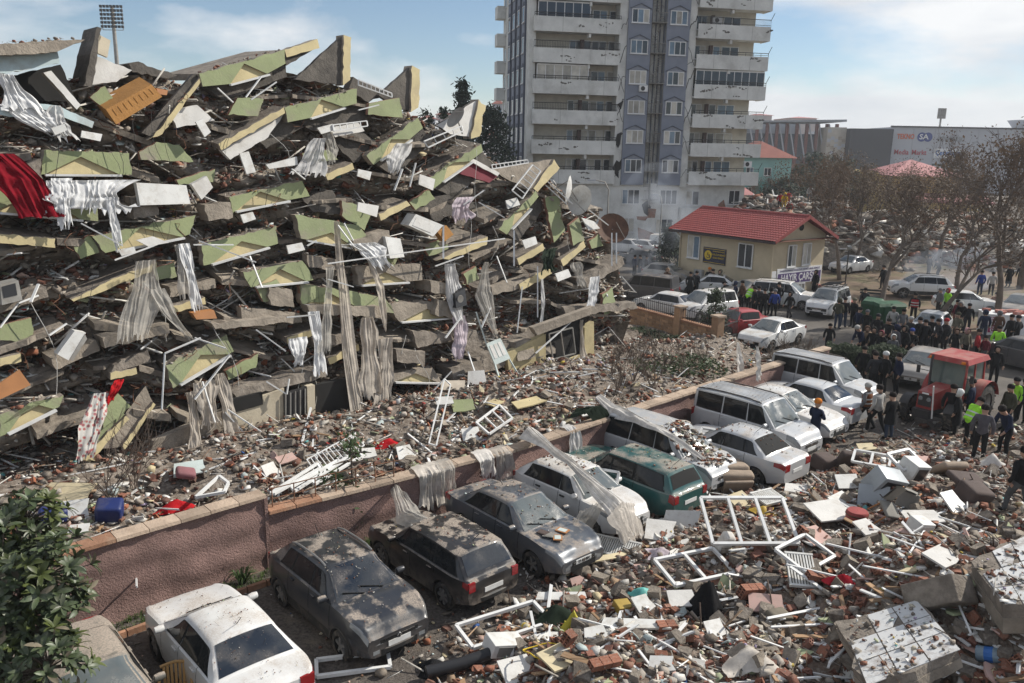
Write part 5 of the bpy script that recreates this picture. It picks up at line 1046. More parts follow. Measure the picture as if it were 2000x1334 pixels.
solo('broken hollow red brick lying loose in the rubble',[T['br'],T['bf'],T['bf']],[MATS['brick_red'],MATS['brick_dark']],300,((0.14,0.30),(0.14,0.22),(0.08,0.13)),mixp(0.75),0.5,'loose red bricks in the rubble','brick','brick')
solo('flat broken piece of painted plaster lying in the rubble',T['sh'],[MATS['chip_white'],MATS['chip_white'],MATS['chip_white'],MATS['chip_cream'],MATS['chip_green'],MATS['chip_pink']],300,((0.16,0.8),(0.14,0.6),(0.02,0.06)),mixp(0.62),0.5,'plaster pieces in the rubble','plaster','plaster_piece')
solo('rough grey lump of broken concrete lying in the rubble',T['ch'],[MATS['concrete_raw'],MATS['concrete_rough']],190,((0.2,0.5),(0.18,0.42),(0.14,0.32)),mixp(0.72),0.5,'concrete lumps in the rubble','concrete','concrete_lump')
solo('white plastic window profile lying loose in the rubble',T['st'],[MATS['pvc_white']],290,((0.5,2.6),(0.03,0.08),(0.02,0.04)),mixp(0.6),0.24,'loose white window profiles','profile','window_profile')
solo('brown wooden plank lying loose in the rubble',T['st'],[MATS['wood_plank']],90,((0.4,1.4),(0.05,0.18),(0.02,0.04)),mixp(0.7),0.25,'loose brown planks','plank','plank')
pmat('wall_render',(0.255,0.165,0.145),0.95,0.22,1.4,bump=1.0,bs=22,dirt=0.55,dirtcol=(0.20,0.135,0.115),dirtscale=0.9,spec=0.15)
pmat('coping_stone',(0.37,0.285,0.215),0.9,0.2,2,bump=0.5,bs=18,rand=0.22,dirt=0.4,dirtcol=(0.26,0.18,0.13),dirtscale=2.5)
pmat('coping_red',(0.31,0.165,0.10),0.9,0.2,2,bump=0.5,bs=18,rand=0.2,dirt=0.35,dirtcol=(0.36,0.28,0.2),dirtscale=2.5)
BW=thing('boundary_wall','long rough pink-brown boundary wall with coping stones behind the parked cars','wall',WALL[1])
def wall_run(a,b,h,first=0.0):
 d=(b-a).normalized();n=Vector((d.y,-d.x,0));L_=(b-a).length;nx,nz=max(2,int(L_/0.16)),int(h/0.13);P=[]
 tt,zz=np.meshgrid(np.linspace(0,L_,nx+1),np.linspace(0,h,nz+1),indexing='ij');bd=0.12+1.3*(0.018*np.sin(zz*9+tt*0.4)+0.11*(fbm(tt*1.4+a.x*5,zz*1.8,4,17)-0.45)+0.05*(fbm(tt*6,zz*7,2,3)-0.4))
 P=(np.array(a)[None,None]+np.array(d)*tt[:,:,None]+np.array(n)*bd[:,:,None]+np.array((0,0,1))*zz[:,:,None]).tolist()
 q=MB();q.grid(P);q.hexa([a-n*0.12,b-n*0.12,b+n*0.05,a+n*0.05]+[v+Vector((0,0,h-0.003)) for v in (a-n*0.12,b-n*0.12,b+n*0.05,a+n*0.05)]);q.build('wall_face',MATS['wall_render'],BW,smooth=50,world=True)
 k=max(1,int(L_/0.62))
 for i in range(k):
  t0,t1=L_*i/k+0.008,L_*(i+1)/k-0.008;q=MB();o_=n*0.2;z0=h+rnd.uniform(-0.006,0.006);z1=z0+0.075;c0,c1=a+d*t0+n*rnd.uniform(-0.01,0.01),a+d*t1
  q.hexa([c0-o_+UP*z0,c1-o_+UP*z0,c1+o_+UP*z0,c0+o_+UP*z0,c0-o_*0.9+UP*(z1+0.02),c1-o_*0.9+UP*(z1+0.02),c1+o_*0.93+UP*z1,c0+o_*0.93+UP*z1])
  q.build('coping_stone',MATS['coping_red'] if first and i<k*first else MATS['coping_stone'],BW,world=True)
wall_run(WALL[0],WALL[1],1.86,0.5)
q=MB();a=WALL[1];d=(WALL[2]-WALL[1]).normalized();n=Vector((d.y,-d.x,0));q.hexa([a-n*0.13-d*0.02,a+n*0.15-d*0.02,a+n*0.15+d*0.06,a-n*0.13+d*0.06]+[v+UP*1.85 for v in (a-n*0.13-d*0.02,a+n*0.15-d*0.02,a+n*0.15+d*0.06,a-n*0.13+d*0.06)]);q.build('wall_end',MATS['wall_render'],BW,world=True)
wall_run(WALL[1]+(WALL[2]-WALL[1]).normalized()*0.07,WALL[2],1.42,0.12);wall_run(WALL[2],WALL[3],1.42);wall_run(WALL[3],WALL[4],1.42)
for t0,t1 in ((2.6,5.2),(5.6,8.4)):
 a,dd=wall_pt(t0);b,_=wall_pt(t1);n=Vector((dd.y,-dd.x,0));kb=thing('kerb','low red brick kerb edging the weeds at the foot of the wall' if t0<3 else 'low brick kerb behind the black crossover','kerb',a+n*0.75);k=int((t1-t0)/0.42)
 for i in range(k):q=MB();q.bar(a+n*0.75+(b-a)*((i+0.03)/k)+UP*0.07,a+n*0.75+(b-a)*((i+0.97)/k)+UP*0.07,0.10,0.14);q.build('brick',MATS['coping_red'],kb,world=True)
pmat('grass_blade',(0.075,0.115,0.03),0.7,0.3,4,rand=0.2,trans=0.25);pmat('weed_leaf',(0.045,0.075,0.022),0.6,0.3,4,trans=0.2)
def tuft(q,p,n,h,spread,w=0.012):
 for _ in range(n):
  a=rnd.uniform(0,6.283);d=Vector((math.cos(a),math.sin(a),0));s_=rnd.uniform(0.2,1)*spread;hh=h*rnd.uniform(0.5,1);u=Vector((-d.y,d.x,0))*w;b=Vector(p)+d*rnd.uniform(0,0.06)
  m_=b+d*s_*0.45+UP*hh*0.8;e=b+d*s_+UP*hh*rnd.uniform(0.5,1.0);i=q.add([b-u,b+u,m_+u*0.9,m_-u*0.9,e]);q.face((i,i+1,i+2,i+3));q.face((i+3,i+2,i+4))
q=MB()
for _ in range(420):
 t=rnd.uniform(2.4,12);p,dd=wall_pt(t);n=Vector((dd.y,-dd.x,0));tuft(q,p+n*rnd.uniform(0.2,0.72),5,0.16,0.12,0.007)
tag(q.build('grass',MATS['grass_blade']),'short green grass along the foot of the boundary wall','grass',kind='stuff')
for t,lab in ((3.15,'strappy green plant at the wall foot by the white sedan'),(6.6,'leafy weed at the wall foot behind the black crossover')):
 p,dd=wall_pt(t);n=Vector((dd.y,-dd.x,0));q=MB();tuft(q,p+n*0.4,60,0.5,0.5,0.016);tag(q.build('weed',MATS['weed_leaf']),lab,'plant')
rl=thing('garden_railing','rusty low iron railing on the boundary wall behind the crossover','railing',wall_pt(8.0)[0]+UP*1.5)
def on_wall(t,z):p,dd=wall_pt(t); return p+UP*z
for t in np.arange(7.65,11.2,0.55):q=MB();q.tube([on_wall(t,1.45),on_wall(t,2.0)],0.016,5);q.build('post',MATS['rebar'],rl,world=True)
for z in (1.98,1.72):q=MB();q.tube([on_wall(7.6,z),on_wall(9.6,z+0.02),on_wall(11.2,z-0.05)],0.014,5);q.build('rail',MATS['rebar'],rl,world=True)
pmat('wall_brick',(0.36,0.23,0.14),0.9,0.2,6,rand=0.3,dirt=0.3,dirtcol=(0.22,0.12,0.08),dirtscale=3);pmat('mortar',(0.30,0.26,0.21),0.95,0.2,3)
A_,B_=G(1212,632,0.3),G(1398,688,0.3);A_.z=B_.z=0
bwl=thing('brick_wall','tan brick garden wall with piers and black iron fence beside the red car','wall',A_);dB=(B_-A_).normalized();nB=Vector((dB.y,-dB.x,0));LB=(B_-A_).length
q=MB();q.bar(A_+UP*0.7,B_+UP*0.7,0.2,1.4);q.build('mortar_core',MATS['mortar'],bwl,world=True)
nb=int(LB/0.62);bm_=MB();bm_.box((0,0,0),(LB/nb-0.03,0.26,0.135));bme=bm_.mesh('brick',MATS['wall_brick']);ang=math.atan2(dB.y,dB.x)
for r_ in range(9):
 for i in range(nb-(r_%2)):
  p=A_+dB*((i+0.5+0.5*(r_%2))*LB/nb)-A_;inst('brick',bme,(p.x,p.y,0.09+r_*0.155),(0,0,ang),None,bwl)
q=MB();q.bar(A_+UP*1.46,B_+UP*1.46,0.34,0.09);q.build('coping',MATS['coping_red'],bwl,world=True)
for t in (0.64,1.0):
 p=A_+dB*LB*t;q=MB();q.bar(p-dB*0.22+UP*1.05,p+dB*0.22+UP*1.05,0.44,2.1);q.build('pier',MATS['wall_brick'],bwl,world=True);q=MB();q.bar(p-dB*0.28+UP*2.14,p+dB*0.28+UP*2.14,0.56,0.09);q.build('pier_cap',MATS['coping_stone'],bwl,world=True)
fe=thing('iron_fence','black iron fence panels standing on the tan brick wall','fence',A_+UP*1.5)
for t in np.linspace(0.01,0.97,46):p=A_+dB*LB*float(t);q=MB();q.tube([p+UP*1.5,p+UP*2.15],0.014,4);q.build('bar',MATS['rail_dark'],fe,world=True)
for z in (1.62,2.05):q=MB();q.tube([A_+UP*z,B_+UP*z],0.02,5);q.build('rail',MATS['rail_dark'],fe,world=True)
gA,gB=G(1405,684,0.1),G(1437,672,0.1);gt=thing('iron_gate','black iron barred gate standing open by the white sedan','gate',(gA.x,gA.y,0));gd=(gB-gA)
for k in range(13):p=gA+gd*(k/12);p.z=0;q=MB();q.tube([p+UP*0.1,p+UP*2.05],0.018,4);q.build('bar',MATS['rail_dark'],gt,world=True)
for z in (0.15,0.65,1.35,2.02):q=MB();a,b=gA.copy(),gB.copy();a.z=b.z=z;q.bar(a,b,0.04,0.06);q.build('rail',MATS['rail_dark'],gt,world=True)
q=MB();a,b=gA.copy(),gB.copy();a.z=b.z=0.4;q.bar(a,b,0.02,0.45);q.build('kick_plate',MATS['rail_dark'],gt,world=True)
wht=paint('white',(0.62,0.62,0.61));WD=paint('white_dusty',(0.64,0.635,0.62),dlo=0.40,dhi=0.62,dust=0.75,dscale=2.0)
BK=paint('black',(0.008,0.008,0.010),dust=0.95,dlo=0.46,dhi=0.54,dirt=0.75,dscale=3.2);CH=paint('charcoal',(0.018,0.021,0.027),dust=0.95,dlo=0.50,dhi=0.60,dirt=0.4,dscale=2.2);GY=paint('grey_blue',(0.085,0.097,0.115),dust=0.95,dlo=0.46,dhi=0.58,dirt=0.6,metal=0.3,dscale=2.4)
GN=paint('green',(0.008,0.075,0.072),dust=0.95,dlo=0.42,dhi=0.56,dirt=0.2,dscale=1.2);SV=paint('silver',(0.47,0.48,0.49),metal=0.12,dust=0.75,dlo=0.48,dhi=0.64,dirt=0.3);SV2=paint('silver_clean',(0.49,0.50,0.51),metal=0.15,dust=0.45,dlo=0.5,dhi=0.66,dirt=0.2);RD=paint('red',(0.33,0.03,0.032),dust=0.35,dlo=0.5,dhi=0.7,dirt=0.2)
GR2=paint('dark_grey',(0.05,0.05,0.054),dust=0.6,dlo=0.46,dhi=0.62);GB=paint('grey_beige',(0.27,0.25,0.225),dust=0.5,dlo=0.48,dhi=0.64,metal=0.2);DG=paint('dusty_olive',(0.10,0.095,0.08),dust=1.0,dlo=0.28,dhi=0.42)
HD=-48.0
def fromc(px,py,z=0.75):v=G(px,py,z); return (v.x,v.y)
CARPOS={}
def C_(key,*a,**k):o=car(*a,**k);CARPOS[key]=o; return o
C_('c0','sedan',(-7.1,12.35),HD,DG,'dust-covered dark sedan half hidden under the leafy tree',style=1)
C_('c1','sedan',(-5.41,14.0),180+HD,WD,'white dusty sedan parked nose to the wall at the lower left',style=1)
C_('c2','cross',(-3.5,16.05),HD,CH,'charcoal crossover with roof rails facing out beside the white sedan',style=0,rails=1,cladding=True,grille=1,dark_ws=True)
C_('c3','golf',(-1.65,17.95),180+HD,BK,'muddy black hatchback parked rear outward between crossover and grey sedan',style=1)
C_('c4','sedan',(0.31,19.55),HD,GY,'blue-grey sedan with rubble and photo frames on its bonnet',style=0)
C_('c5','hatch',(1.95,21.45),HD,WD,'white hatchback wrecked under curtains and window frames',style=2)
C_('c6','wagon',fromc(1222,920),180+HD,GN,'dark green estate car with smashed tailgate',style=1,broken_rear=True)
C_('c7','mpv',fromc(1300,880),HD,SV,'silver people carrier crushed and loaded with rubble',style=1)
C_('c8','sedan',fromc(1435,872),180+HD,SV,'silver sedan with broken rear window parked rear outward',style=1,broken_rear=True)
C_('c9','van',fromc(1475,822,0.9),HD,SV,'silver van with ribbed roof nearest the crushed people carrier',style=1,ribs=True,rails=2)
C_('c10','sedan',fromc(1530,797),HD,WD,'white sedan with cracked windscreen beside the ribbed silver van',style=2)
C_('c11','sedan',fromc(1572,775),180+HD,SV2,'clean silver sedan parked rear outward left of the three walkers',style=1)
C_('c12','van',fromc(1610,742,0.9),HD,SV,'silver ribbed-roof van farthest along the row by the hedge',style=1,ribs=True,rails=2)
def B_c(key,typ,px,py,hd_,mt,lab,z=0.7,**k): return C_(key,typ,fromc(px,py,z),hd_,mt,lab,**k)
B_c('b1','sedan',1508,650,222,wht,'white sedan facing out beside the open iron gate',style=0,grille=2)
B_c('b2','boxy',1442,628,205,RD,'old red boxy sedan behind the brick wall',style=2)
B_c('b3','mpv',1378,598,215,wht,'white people carrier behind the iron fence',style=1)
B_c('b4','hatch',1298,592,140,wht,'white hatchback showing a red tail lamp behind the iron fence',style=1)
B_c('b5','van',1262,566,150,GR2,'dark van beside the right end of the ruin',style=1)
B_c('b6','hatch',1305,533,-38,GB,'grey-beige hatchback left of the cream house wall',style=1)
B_c('b7','sedan',1388,556,160,wht,'white sedan parked along the cream house wall',style=0)
B_c('b8','hatch',1462,568,205,GB,'dusty silver hatchback between white sedan and white van',style=1)
B_c('b9','mpv',1532,578,-32,wht,'white van with black roof strips at the house corner',style=1,rails=2)
B_c('b10','mpv',1618,592,232,wht,'white people carrier with loaded roof rack facing the camera',style=1,rails=2,grille=2)
B_c('b11','suv',1796,562,172,wht,'white off-road wagon with grey roof rails in the park',style=0,rails=2,cladding=True)
B_c('b12','hatch',1888,590,-14,wht,'white hatchback nose right under the bare trees',style=1)
B_c('b13','sedan',1992,598,225,GB,'dusty grey car at the right edge under the trees',style=1)
B_c('b14','hatch',1818,636,232,SV2,'silver hatchback surrounded by the crowd',style=1)
B_c('b15','hatch',1800,716,232,GB,'grey hatchback with dark roof in front of the tractor',style=1)
B_c('b16','cross',1990,690,118,GR2,'black car with red tail lamps at the right edge',style=1)
B_c('b17','sedan',1254,482,140,wht,'white sedan parked at the foot of the tower',style=1)
B_c('b18','sedan',1222,480,140,wht,'white car half hidden at the ruin corner below the tower',style=1)
B_c('b19','hatch',1248,502,140,GR2,'dark car in the smoke below the tower',style=1)
B_c('b20','cargo',1318,478,-30,wht,'white delivery van between the conifer and the cream house',z=1.0,style=1,cat='van')
B_c('b21','sedan',1622,506,200,SV2,'crushed silver car at the far rubble edge',style=1,pitch=0.08)
B_c('b22','sedan',1662,516,215,wht,'white sedan behind the trunk at the far rubble edge',style=1)
pl=text_obj('plate_lettering','33 AT 804',0.105,MATS['seam'],None,(2.225+0.016,0,0.20+0.325),(0,1,0),(0,0,1),0.001,bold=0.003,scx=0.85);pl.parent=[c for c in CARPOS['c4'].children if c.name.startswith('license_plate')][0]
pmat('bark',(0.125,0.10,0.08),0.95,0.35,3,bump=0.8,bs=14);pmat('bark_pale',(0.19,0.165,0.14),0.95,0.35,3,bump=0.6,bs=14);pmat('twig',(0.115,0.085,0.066),0.95,0.25,3)
pmat('dry_leaf',(0.105,0.072,0.048),0.8,0.45,2.0,trans=0.3);pmat('needle',(0.022,0.036,0.018),0.85,0.4,1.5,trans=0.12);pmat('needle_pale',(0.036,0.052,0.024),0.85,0.4,1.5,trans=0.12)
def bare_tree(seed,h=9.0,r0=0.17,leaves=1500,fork=0.28,lean=(0,0),spread=0.62):
 rg=random.Random(seed);tr=MB();tw=MB();lf=MB();tips=[]
 def grow(p,d,L_,r_,lev):
  n=4 if lev<2 else 3;pts=[p];rad=[r_];dd=d
  for i in range(n):
   dd=(dd+Vector((rg.gauss(0,0.13),rg.gauss(0,0.13),rg.gauss(0.05,0.07)))).normalized();p=p+dd*(L_/n);pts.append(p);rad.append(r_*(1-0.42*(i+1)/n))
  (tr if lev<3 else tw).tube(pts,rad,7 if lev==0 else (5 if lev<3 else 3),caps=False)
  if lev>=5:tips.append((p,dd));tips.append((pts[1],dd)); return
  kids=rg.randint(2,3) if lev<4 else rg.randint(2,4)
  for _ in range(kids):
   a=rg.uniform(0,6.283);u=dd.orthogonal().normalized();v=dd.cross(u);s_=spread*rg.uniform(0.6,1.25);nd=(dd+(u*math.cos(a)+v*math.sin(a))*s_+Vector((0,0,0.10))).normalized()
   grow(p,nd,L_*rg.uniform(0.62,0.86),r_*0.56,lev+1)
  if 0<lev<5:
   for _ in range(3 if lev<3 else 2):
    k=rg.randint(1,n);a=rg.uniform(0,6.283);u=dd.orthogonal().normalized();v=dd.cross(u);nd=(dd*0.6+(u*math.cos(a)+v*math.sin(a))*0.9).normalized();grow(pts[k],nd,L_*rg.uniform(0.4,0.6),r_*0.34,max(lev+2,4))
 L0=h*fork;grow(Vector((0,0,-0.1)),Vector((lean[0],lean[1],1)).normalized(),L0,r0,0)
 for _ in range(leaves):
  p,d=rg.choice(tips);p=p+Vector((rg.gauss(0,0.18),rg.gauss(0,0.18),rg.gauss(0,0.18)));s_=rg.uniform(0.04,0.10);a=Vector((rg.gauss(0,1),rg.gauss(0,1),rg.gauss(0,1))).normalized();b=a.orthogonal().normalized()
  lf.poly([p-a*s_,p-b*s_*0.55,p+a*s_,p+b*s_*0.55])
 zmax=max(v[2] for v in tw.V);k=h/zmax
 for m_ in (tr,tw,lf):m_.V=[(x*k,y*k,z*k) for x,y,z in m_.V]
 return tr.mesh('trunk',MATS['bark'],60),tw.mesh('branches',MATS['twig']),lf.mesh('crown',MATS['dry_leaf'])
TREES=[bare_tree(s,10,lean=ln,leaves=nl,spread=sp) for s,ln,nl,sp in ((3,(0.02,0),3600,0.62),(8,(0.25,0.1),2200,0.7),(15,(-0.05,0.0),1000,0.5),(23,(0.3,-0.1),2200,0.72))]
def put_tree(px,py,top,kind,label,rz=None):
 b=G(px,py);D=b.y;zt=Dp(px,top,D).z;s_=zt/10.0;o=thing('bare_tree',label,'tree',b,rnd.uniform(0,6.28) if rz is None else rz,'bare trees in the park');o.scale=(s_,s_,s_)
 for nm,me in zip(('trunk','branches','crown'),TREES[kind]):
  c=bpy.data.objects.new(nm,me);COL.objects.link(c);c.parent=o
  if nm!='trunk':c['kind']='stuff'
 return o
for a in ((1640,548,285,0,'brown-leaved tree closest to the right corner of the cream house'),(1672,532,300,0,'brown-leaved tree just right of the one at the house corner'),(1720,612,335,1,'leaning tree with trunk behind the green containers',0.2),(1800,652,385,3,'crooked leaning tree rising over the crowd near the silver hatchback',0.1),(1868,580,330,1,'slanting tree between the white off-road wagon and white hatchback',0.3),(1945,640,215,2,'tall forked tree by the white booth'),(1992,565,190,2,'tallest bare tree at the right edge'),(1830,520,250,2,'slender bare tree in front of the mall signs'),(1765,505,325,0,'bushy brown tree in front of the ochre building'),(1905,500,320,0,'bushy brown tree right of the ochre building'),(1960,520,330,0,'brown tree behind the smoke at the right'),(1700,490,310,0,'brown tree in front of the dark mall block'),(1735,540,330,0,'brown tree behind the leaning tree at the containers'),(1850,500,330,3,'brown spreading tree in front of the wide rubble heap'),(1995,500,300,0,'brown tree at the far right edge'),(1615,500,340,3,'brown tree behind the cream house gable'),(1930,480,300,3,'brown tree behind the tall forked one'),(1470,440,345,2,'thin bare tree in front of the teal building'),(1500,430,335,2,'small bare tree left of the rescuers')):put_tree(*a)
def foliage_tree(name,label,base,h,rx,prof,n,mt,leaf=0.16,seed=1,cat='tree',trunk_r=0.15,group=None,droop=0.0):
 """crown of many small faces inside a profile radius(t)"""
 rg=random.Random(seed);o=thing(name,label,cat,base,0,group);t=MB();t.tube([(0,0,-0.1),(0.03,0,h*0.4),(0,0,h*0.92)],[trunk_r,trunk_r*0.7,0.02],7)
 for _ in range(int(26)):
  z=h*rg.uniform(0.12,0.9);a=rg.uniform(0,6.28);r_=prof(z/h)*rx*0.85;t.tube([(0,0,z),(r_*math.cos(a)*0.5,r_*math.sin(a)*0.5,z+0.08*r_),(r_*math.cos(a),r_*math.sin(a),z+(0.1-droop)*r_)],[0.035,0.025,0.01],4,caps=False)
 t.build('trunk',MATS['bark'],o,60);c=MB();cl=[]
 for _ in range(max(8,n//38)):
  z=rg.random()**0.9;a=rg.uniform(0,6.28);r_=prof(z)*rx*rg.uniform(0.35,1.12)**0.6;cl.append((Vector((r_*math.cos(a),r_*math.sin(a),z*h)),rg.uniform(0.5,1.3)))
 for _ in range(n):
  p,s0=rg.choice(cl);s_=leaf*rg.uniform(0.6,1.4);p=p+Vector((rg.gauss(0,1),rg.gauss(0,1),rg.gauss(0,0.8)))*(0.16*rx*s0+0.04);a=Vector((rg.gauss(0,1),rg.gauss(0,1),rg.gauss(0,0.7)-droop)).normalized();b=a.orthogonal().normalized() if rg.random()<0.5 else a.cross(Vector((0,0,1))).normalized()
  c.poly([p-a*s_,p-b*s_*0.4,p+a*s_,p+b*s_*0.4])
 c.build('crown',mt,o); return o
cone= lambda t:max(0.02,(1-t)**0.85*min(1,t*8+0.15));ball= lambda t:max(0.05,math.sin(math.pi*min(1,max(0,t*0.94+0.05)))**0.7);egg= lambda t:max(0.05,math.sin(math.pi*min(1,max(0,t))**0.7)**0.8)
b=Dp(903,330,78);foliage_tree('cypress','dark pointed cypress rising behind the ruin left of the tower',(b.x,b.y,0),Dp(903,160,78).z,1.7,cone,6500,MATS['needle'],0.22,2,droop=0.2)
b=Dp(958,340,80);foliage_tree('pine_tree','dense dark pine directly left of the tower base',(b.x,b.y,0),Dp(958,208,80).z,2.6,egg,6500,MATS['needle'],0.24,3)
b=Dp(832,300,85);foliage_tree('pine_tree','small dark treetop behind the ruin beside the second slab spike',(b.x,b.y,0),Dp(832,212,85).z,1.6,egg,1800,MATS['needle_pale'],0.22,4);b=Dp(868,300,86);foliage_tree('pine_tree','small dark treetop just left of the pointed cypress',(b.x,b.y,0),Dp(868,216,86).z,1.5,egg,1800,MATS['needle_pale'],0.22,5)
b=G(1306,528);foliage_tree('conifer_shrub','dark drooping conifer between parked car and cream house',(b.x,b.y,0),3.4,1.7,cone,3800,MATS['needle'],0.15,6,'shrub',0.08,droop=0.5)
b=G(1392,668);foliage_tree('conifer_shrub','young green conifer at the brick wall beside the red car',(b.x,b.y,0),2.8,0.85,cone,1900,MATS['needle_pale'],0.11,7,'shrub',0.05)
for k,(px,D,top,lab) in enumerate(((1590,150,300,'dark evergreen in front of the mall canopy'),(1622,160,305,'dark evergreen right of the teal building'),(1562,140,330,'low dark evergreen at the teal building corner'),(1655,150,318,'dark evergreen below the dark mall block'),(1535,125,352,'small dark evergreen above the rescuers'))):
 b=Dp(px,330,D);foliage_tree('evergreen_tree',lab,(b.x,b.y,0),max(3,Dp(px,top,D).z),3.4,egg,2200,MATS['needle'],0.38,20+k,group='evergreens by the mall')
def hedge(name,label,a,b,h,w,n,mt,seed):
 rg=random.Random(seed);q=MB();d=b-a;u=Vector((-d.y,d.x,0)).normalized()
 for _ in range(n):
  t=rg.random();p=a+d*t+u*rg.uniform(-w,w)/2+UP*(h*rg.random()**0.6*(0.8+0.35*float(smooth_noise(t*9,0.3,seed))));s_=rg.uniform(0.05,0.13);e=Vector((rg.gauss(0,1),rg.gauss(0,1),rg.gauss(0.5,0.6))).normalized();f=e.orthogonal().normalized();q.poly([p-e*s_,p-f*s_*0.4,p+e*s_,p+f*s_*0.4])
 o=thing(name,label,'hedge',(a+b)/2);q.build('foliage',mt,o,world=True);s=MB()
 for k in range(9):p=a+d*((k+0.5)/9);s.tube([p,p+UP*h*0.8+u*0.1],[0.03,0.012],5)
 s.build('stem',MATS['bark'],o,world=True); return o
hedge('hedge','dark evergreen hedge between the vans and the crowd',G(1612,724),G(1772,738),1.35,1.1,7500,MATS['needle_pale'],3);hedge('hedge','low dark shrubs in front of the tan brick wall',G(1236,668),G(1330,700),0.9,1.0,3200,MATS['needle_pale'],4)
hedge('hedge','dry weedy growth in the far garden behind the vans',G(1230,745,0.5),G(1400,735,0.5),0.9,2.0,1500,MATS['weed_leaf'],11);hedge('hedge','weedy green patch below the iron gate',G(1320,722),G(1420,706),0.5,1.6,1800,MATS['weed_leaf'],9)
def twig_shrub(label,base,h,n,spread,seed,mt='twig',r0=0.014):
 rg=random.Random(seed);q=MB()
 def st(p,d,L_,r_,lev):
  pts=[p]
  for i in range(3):d=(d+Vector((rg.gauss(0,0.12),rg.gauss(0,0.12),0.06))).normalized();p=p+d*L_/3;pts.append(p)
  q.tube(pts,[r_,r_*0.85,r_*0.7,r_*0.5],4,caps=False)
  if lev<2:
   for _ in range(3):k=rg.randint(1,3);st(pts[k],(d+Vector((rg.gauss(0,0.5),rg.gauss(0,0.5),0.2))).normalized(),L_*0.55,r_*0.6,lev+1)
 for _ in range(n):st(Vector((rg.gauss(0,0.08),rg.gauss(0,0.08),0)),Vector((rg.gauss(0,spread),rg.gauss(0,spread),1)).normalized(),h*rg.uniform(0.6,1)*0.62,r0,0)
 q.V=[(v[0]+base[0],v[1]+base[1],v[2]+base[2]) for v in q.V]; return tag(q.build('bare_shrub',MATS[mt]),label,'shrub')
for k,(px,py,h,n,sp,lab) in enumerate(((215,985,2.6,9,0.35,'bare twiggy shrub behind the high wall section at left'),(265,960,2.4,8,0.3,'second bare shrub behind the wall nearer the iron gate'),(1240,745,2.6,9,0.4,'bare shrub in the garden right of the yellow corner room'),(1275,760,2.4,9,0.4,'bare shrub on the garden side of the wall above the silver van'),(1205,775,2.2,7,0.4,'bare shrub beside the draped white sheet'),(1275,690,1.8,7,0.5,'thin bare shrub at the brick wall foot'),(1330,735,2.0,9,0.5,'bare shrub above the roof of the ribbed silver van'),(1370,715,1.8,9,0.5,'bare shrub between gate and boundary wall'),(1195,735,1.9,8,0.5,'bare shrub close to the yellow corner room'),(1300,720,1.7,8,0.5,'bare shrub in the middle of the far garden'),(1235,710,1.6,8,0.5,'low bare shrub left of the brick wall shrubs'))):v=hit_garden(px,py);twig_shrub(lab,v,h,n,sp,40+k)
for k,(px,py,lab) in enumerate(((1545,690,'tangled bare bush by the white sedan at the wall end'),(1575,694,'tangled bare bush at the very end of the boundary wall'),(1515,700,'low tangled branches in front of the white sedan'))):v=G(px,py,0.6);twig_shrub(lab,(v.x,v.y,0.3),1.5,16,0.7,60+k,r0=0.02)
v=G(690,1050);foliage_tree('oleander','small dark-leaved oleander tree growing against the wall behind the crossover',(v.x,v.y,0),2.7,0.75, lambda t:0.0 if t<0.55 else math.sin(math.pi*(t-0.5)/0.5)**0.5 if t<1 else 0.05,620,MATS['weed_leaf'],0.075,31,'tree',0.07)
v=G(1290,478);tr_,tw_,_l=bare_tree(77,6.5,leaves=1,fork=0.45,spread=0.5);o=thing('dead_tree','bare pollarded tree in front of the tower base','tree',v);c=bpy.data.objects.new('trunk',tr_);COL.objects.link(c);c.parent=o
pmat('loquat_leaf',(0.052,0.072,0.032),0.45,0.3,3,rand=0.25,trans=0.15,spec=0.5,dirt=0.45,dirtcol=(0.16,0.15,0.115),dirtscale=4);pmat('loquat_young',(0.10,0.125,0.035),0.45,0.3,3,rand=0.25,trans=0.25,spec=0.5);pmat('loquat_back',(0.17,0.145,0.10),0.7,0.2,3,rand=0.25,trans=0.1)
def leaf_mesh(mt):
 q=MB();P=[]
 for i,(t,w) in enumerate(((0,0.02),(0.15,0.10),(0.4,0.155),(0.65,0.16),(0.85,0.11),(1.0,0.01))):z=0.10*math.sin(t*2.6)-0.16*t*t;P.append([(t,-w,z+0.03),(t,0,z-0.012),(t,w,z+0.03)])
 q.grid(P); return q
LFM=leaf_mesh(None);LV=np.array(LFM.V)
lq=thing('loquat_tree','loquat tree with long dusty green leaves in the left foreground','tree',(-8.4,11.3,0));t=MB();rosettes=[]
rgl=random.Random(5)
DOMES=[((48,1020),12.6,0.62),((0,1100),12.2,0.85),((88,1125),12.0,0.72),((30,1210),11.7,0.85),((112,1195),11.8,0.52),((0,1300),11.3,0.8),((95,1305),11.2,0.7),((20,1150),12.0,0.8)]
t.tube([(0,0,-0.1),(-0.1,0.2,1.4),(-0.2,0.4,2.6)],[0.14,0.11,0.08],8)
for (px,py),D,r_ in DOMES:
 c=Dp(px,py,D);cl=c-lq.location;t.tube([(-0.15,0.3,1.6),(cl.x*0.5,cl.y*0.5,(1.6+cl.z)/2),(cl.x,cl.y,cl.z)],[0.06,0.045,0.025],6)
 for _ in range(int(62*r_*r_)+12):
  d=Vector((rgl.gauss(0,1),rgl.gauss(0,1)-0.2,rgl.gauss(0.35,0.9))).normalized();p=c+d*r_*rgl.uniform(0.55,1.05);rosettes.append((p,(d+UP*0.6).normalized(),rgl.random()))
  t.tube([cl*1.0,cl+(p-c)*0.6,p-lq.location],[0.016,0.012,0.008],4,caps=False)
t.build('trunk',MATS['bark'],lq,60)
LP,LR,LS,LK=[],[],[],[]
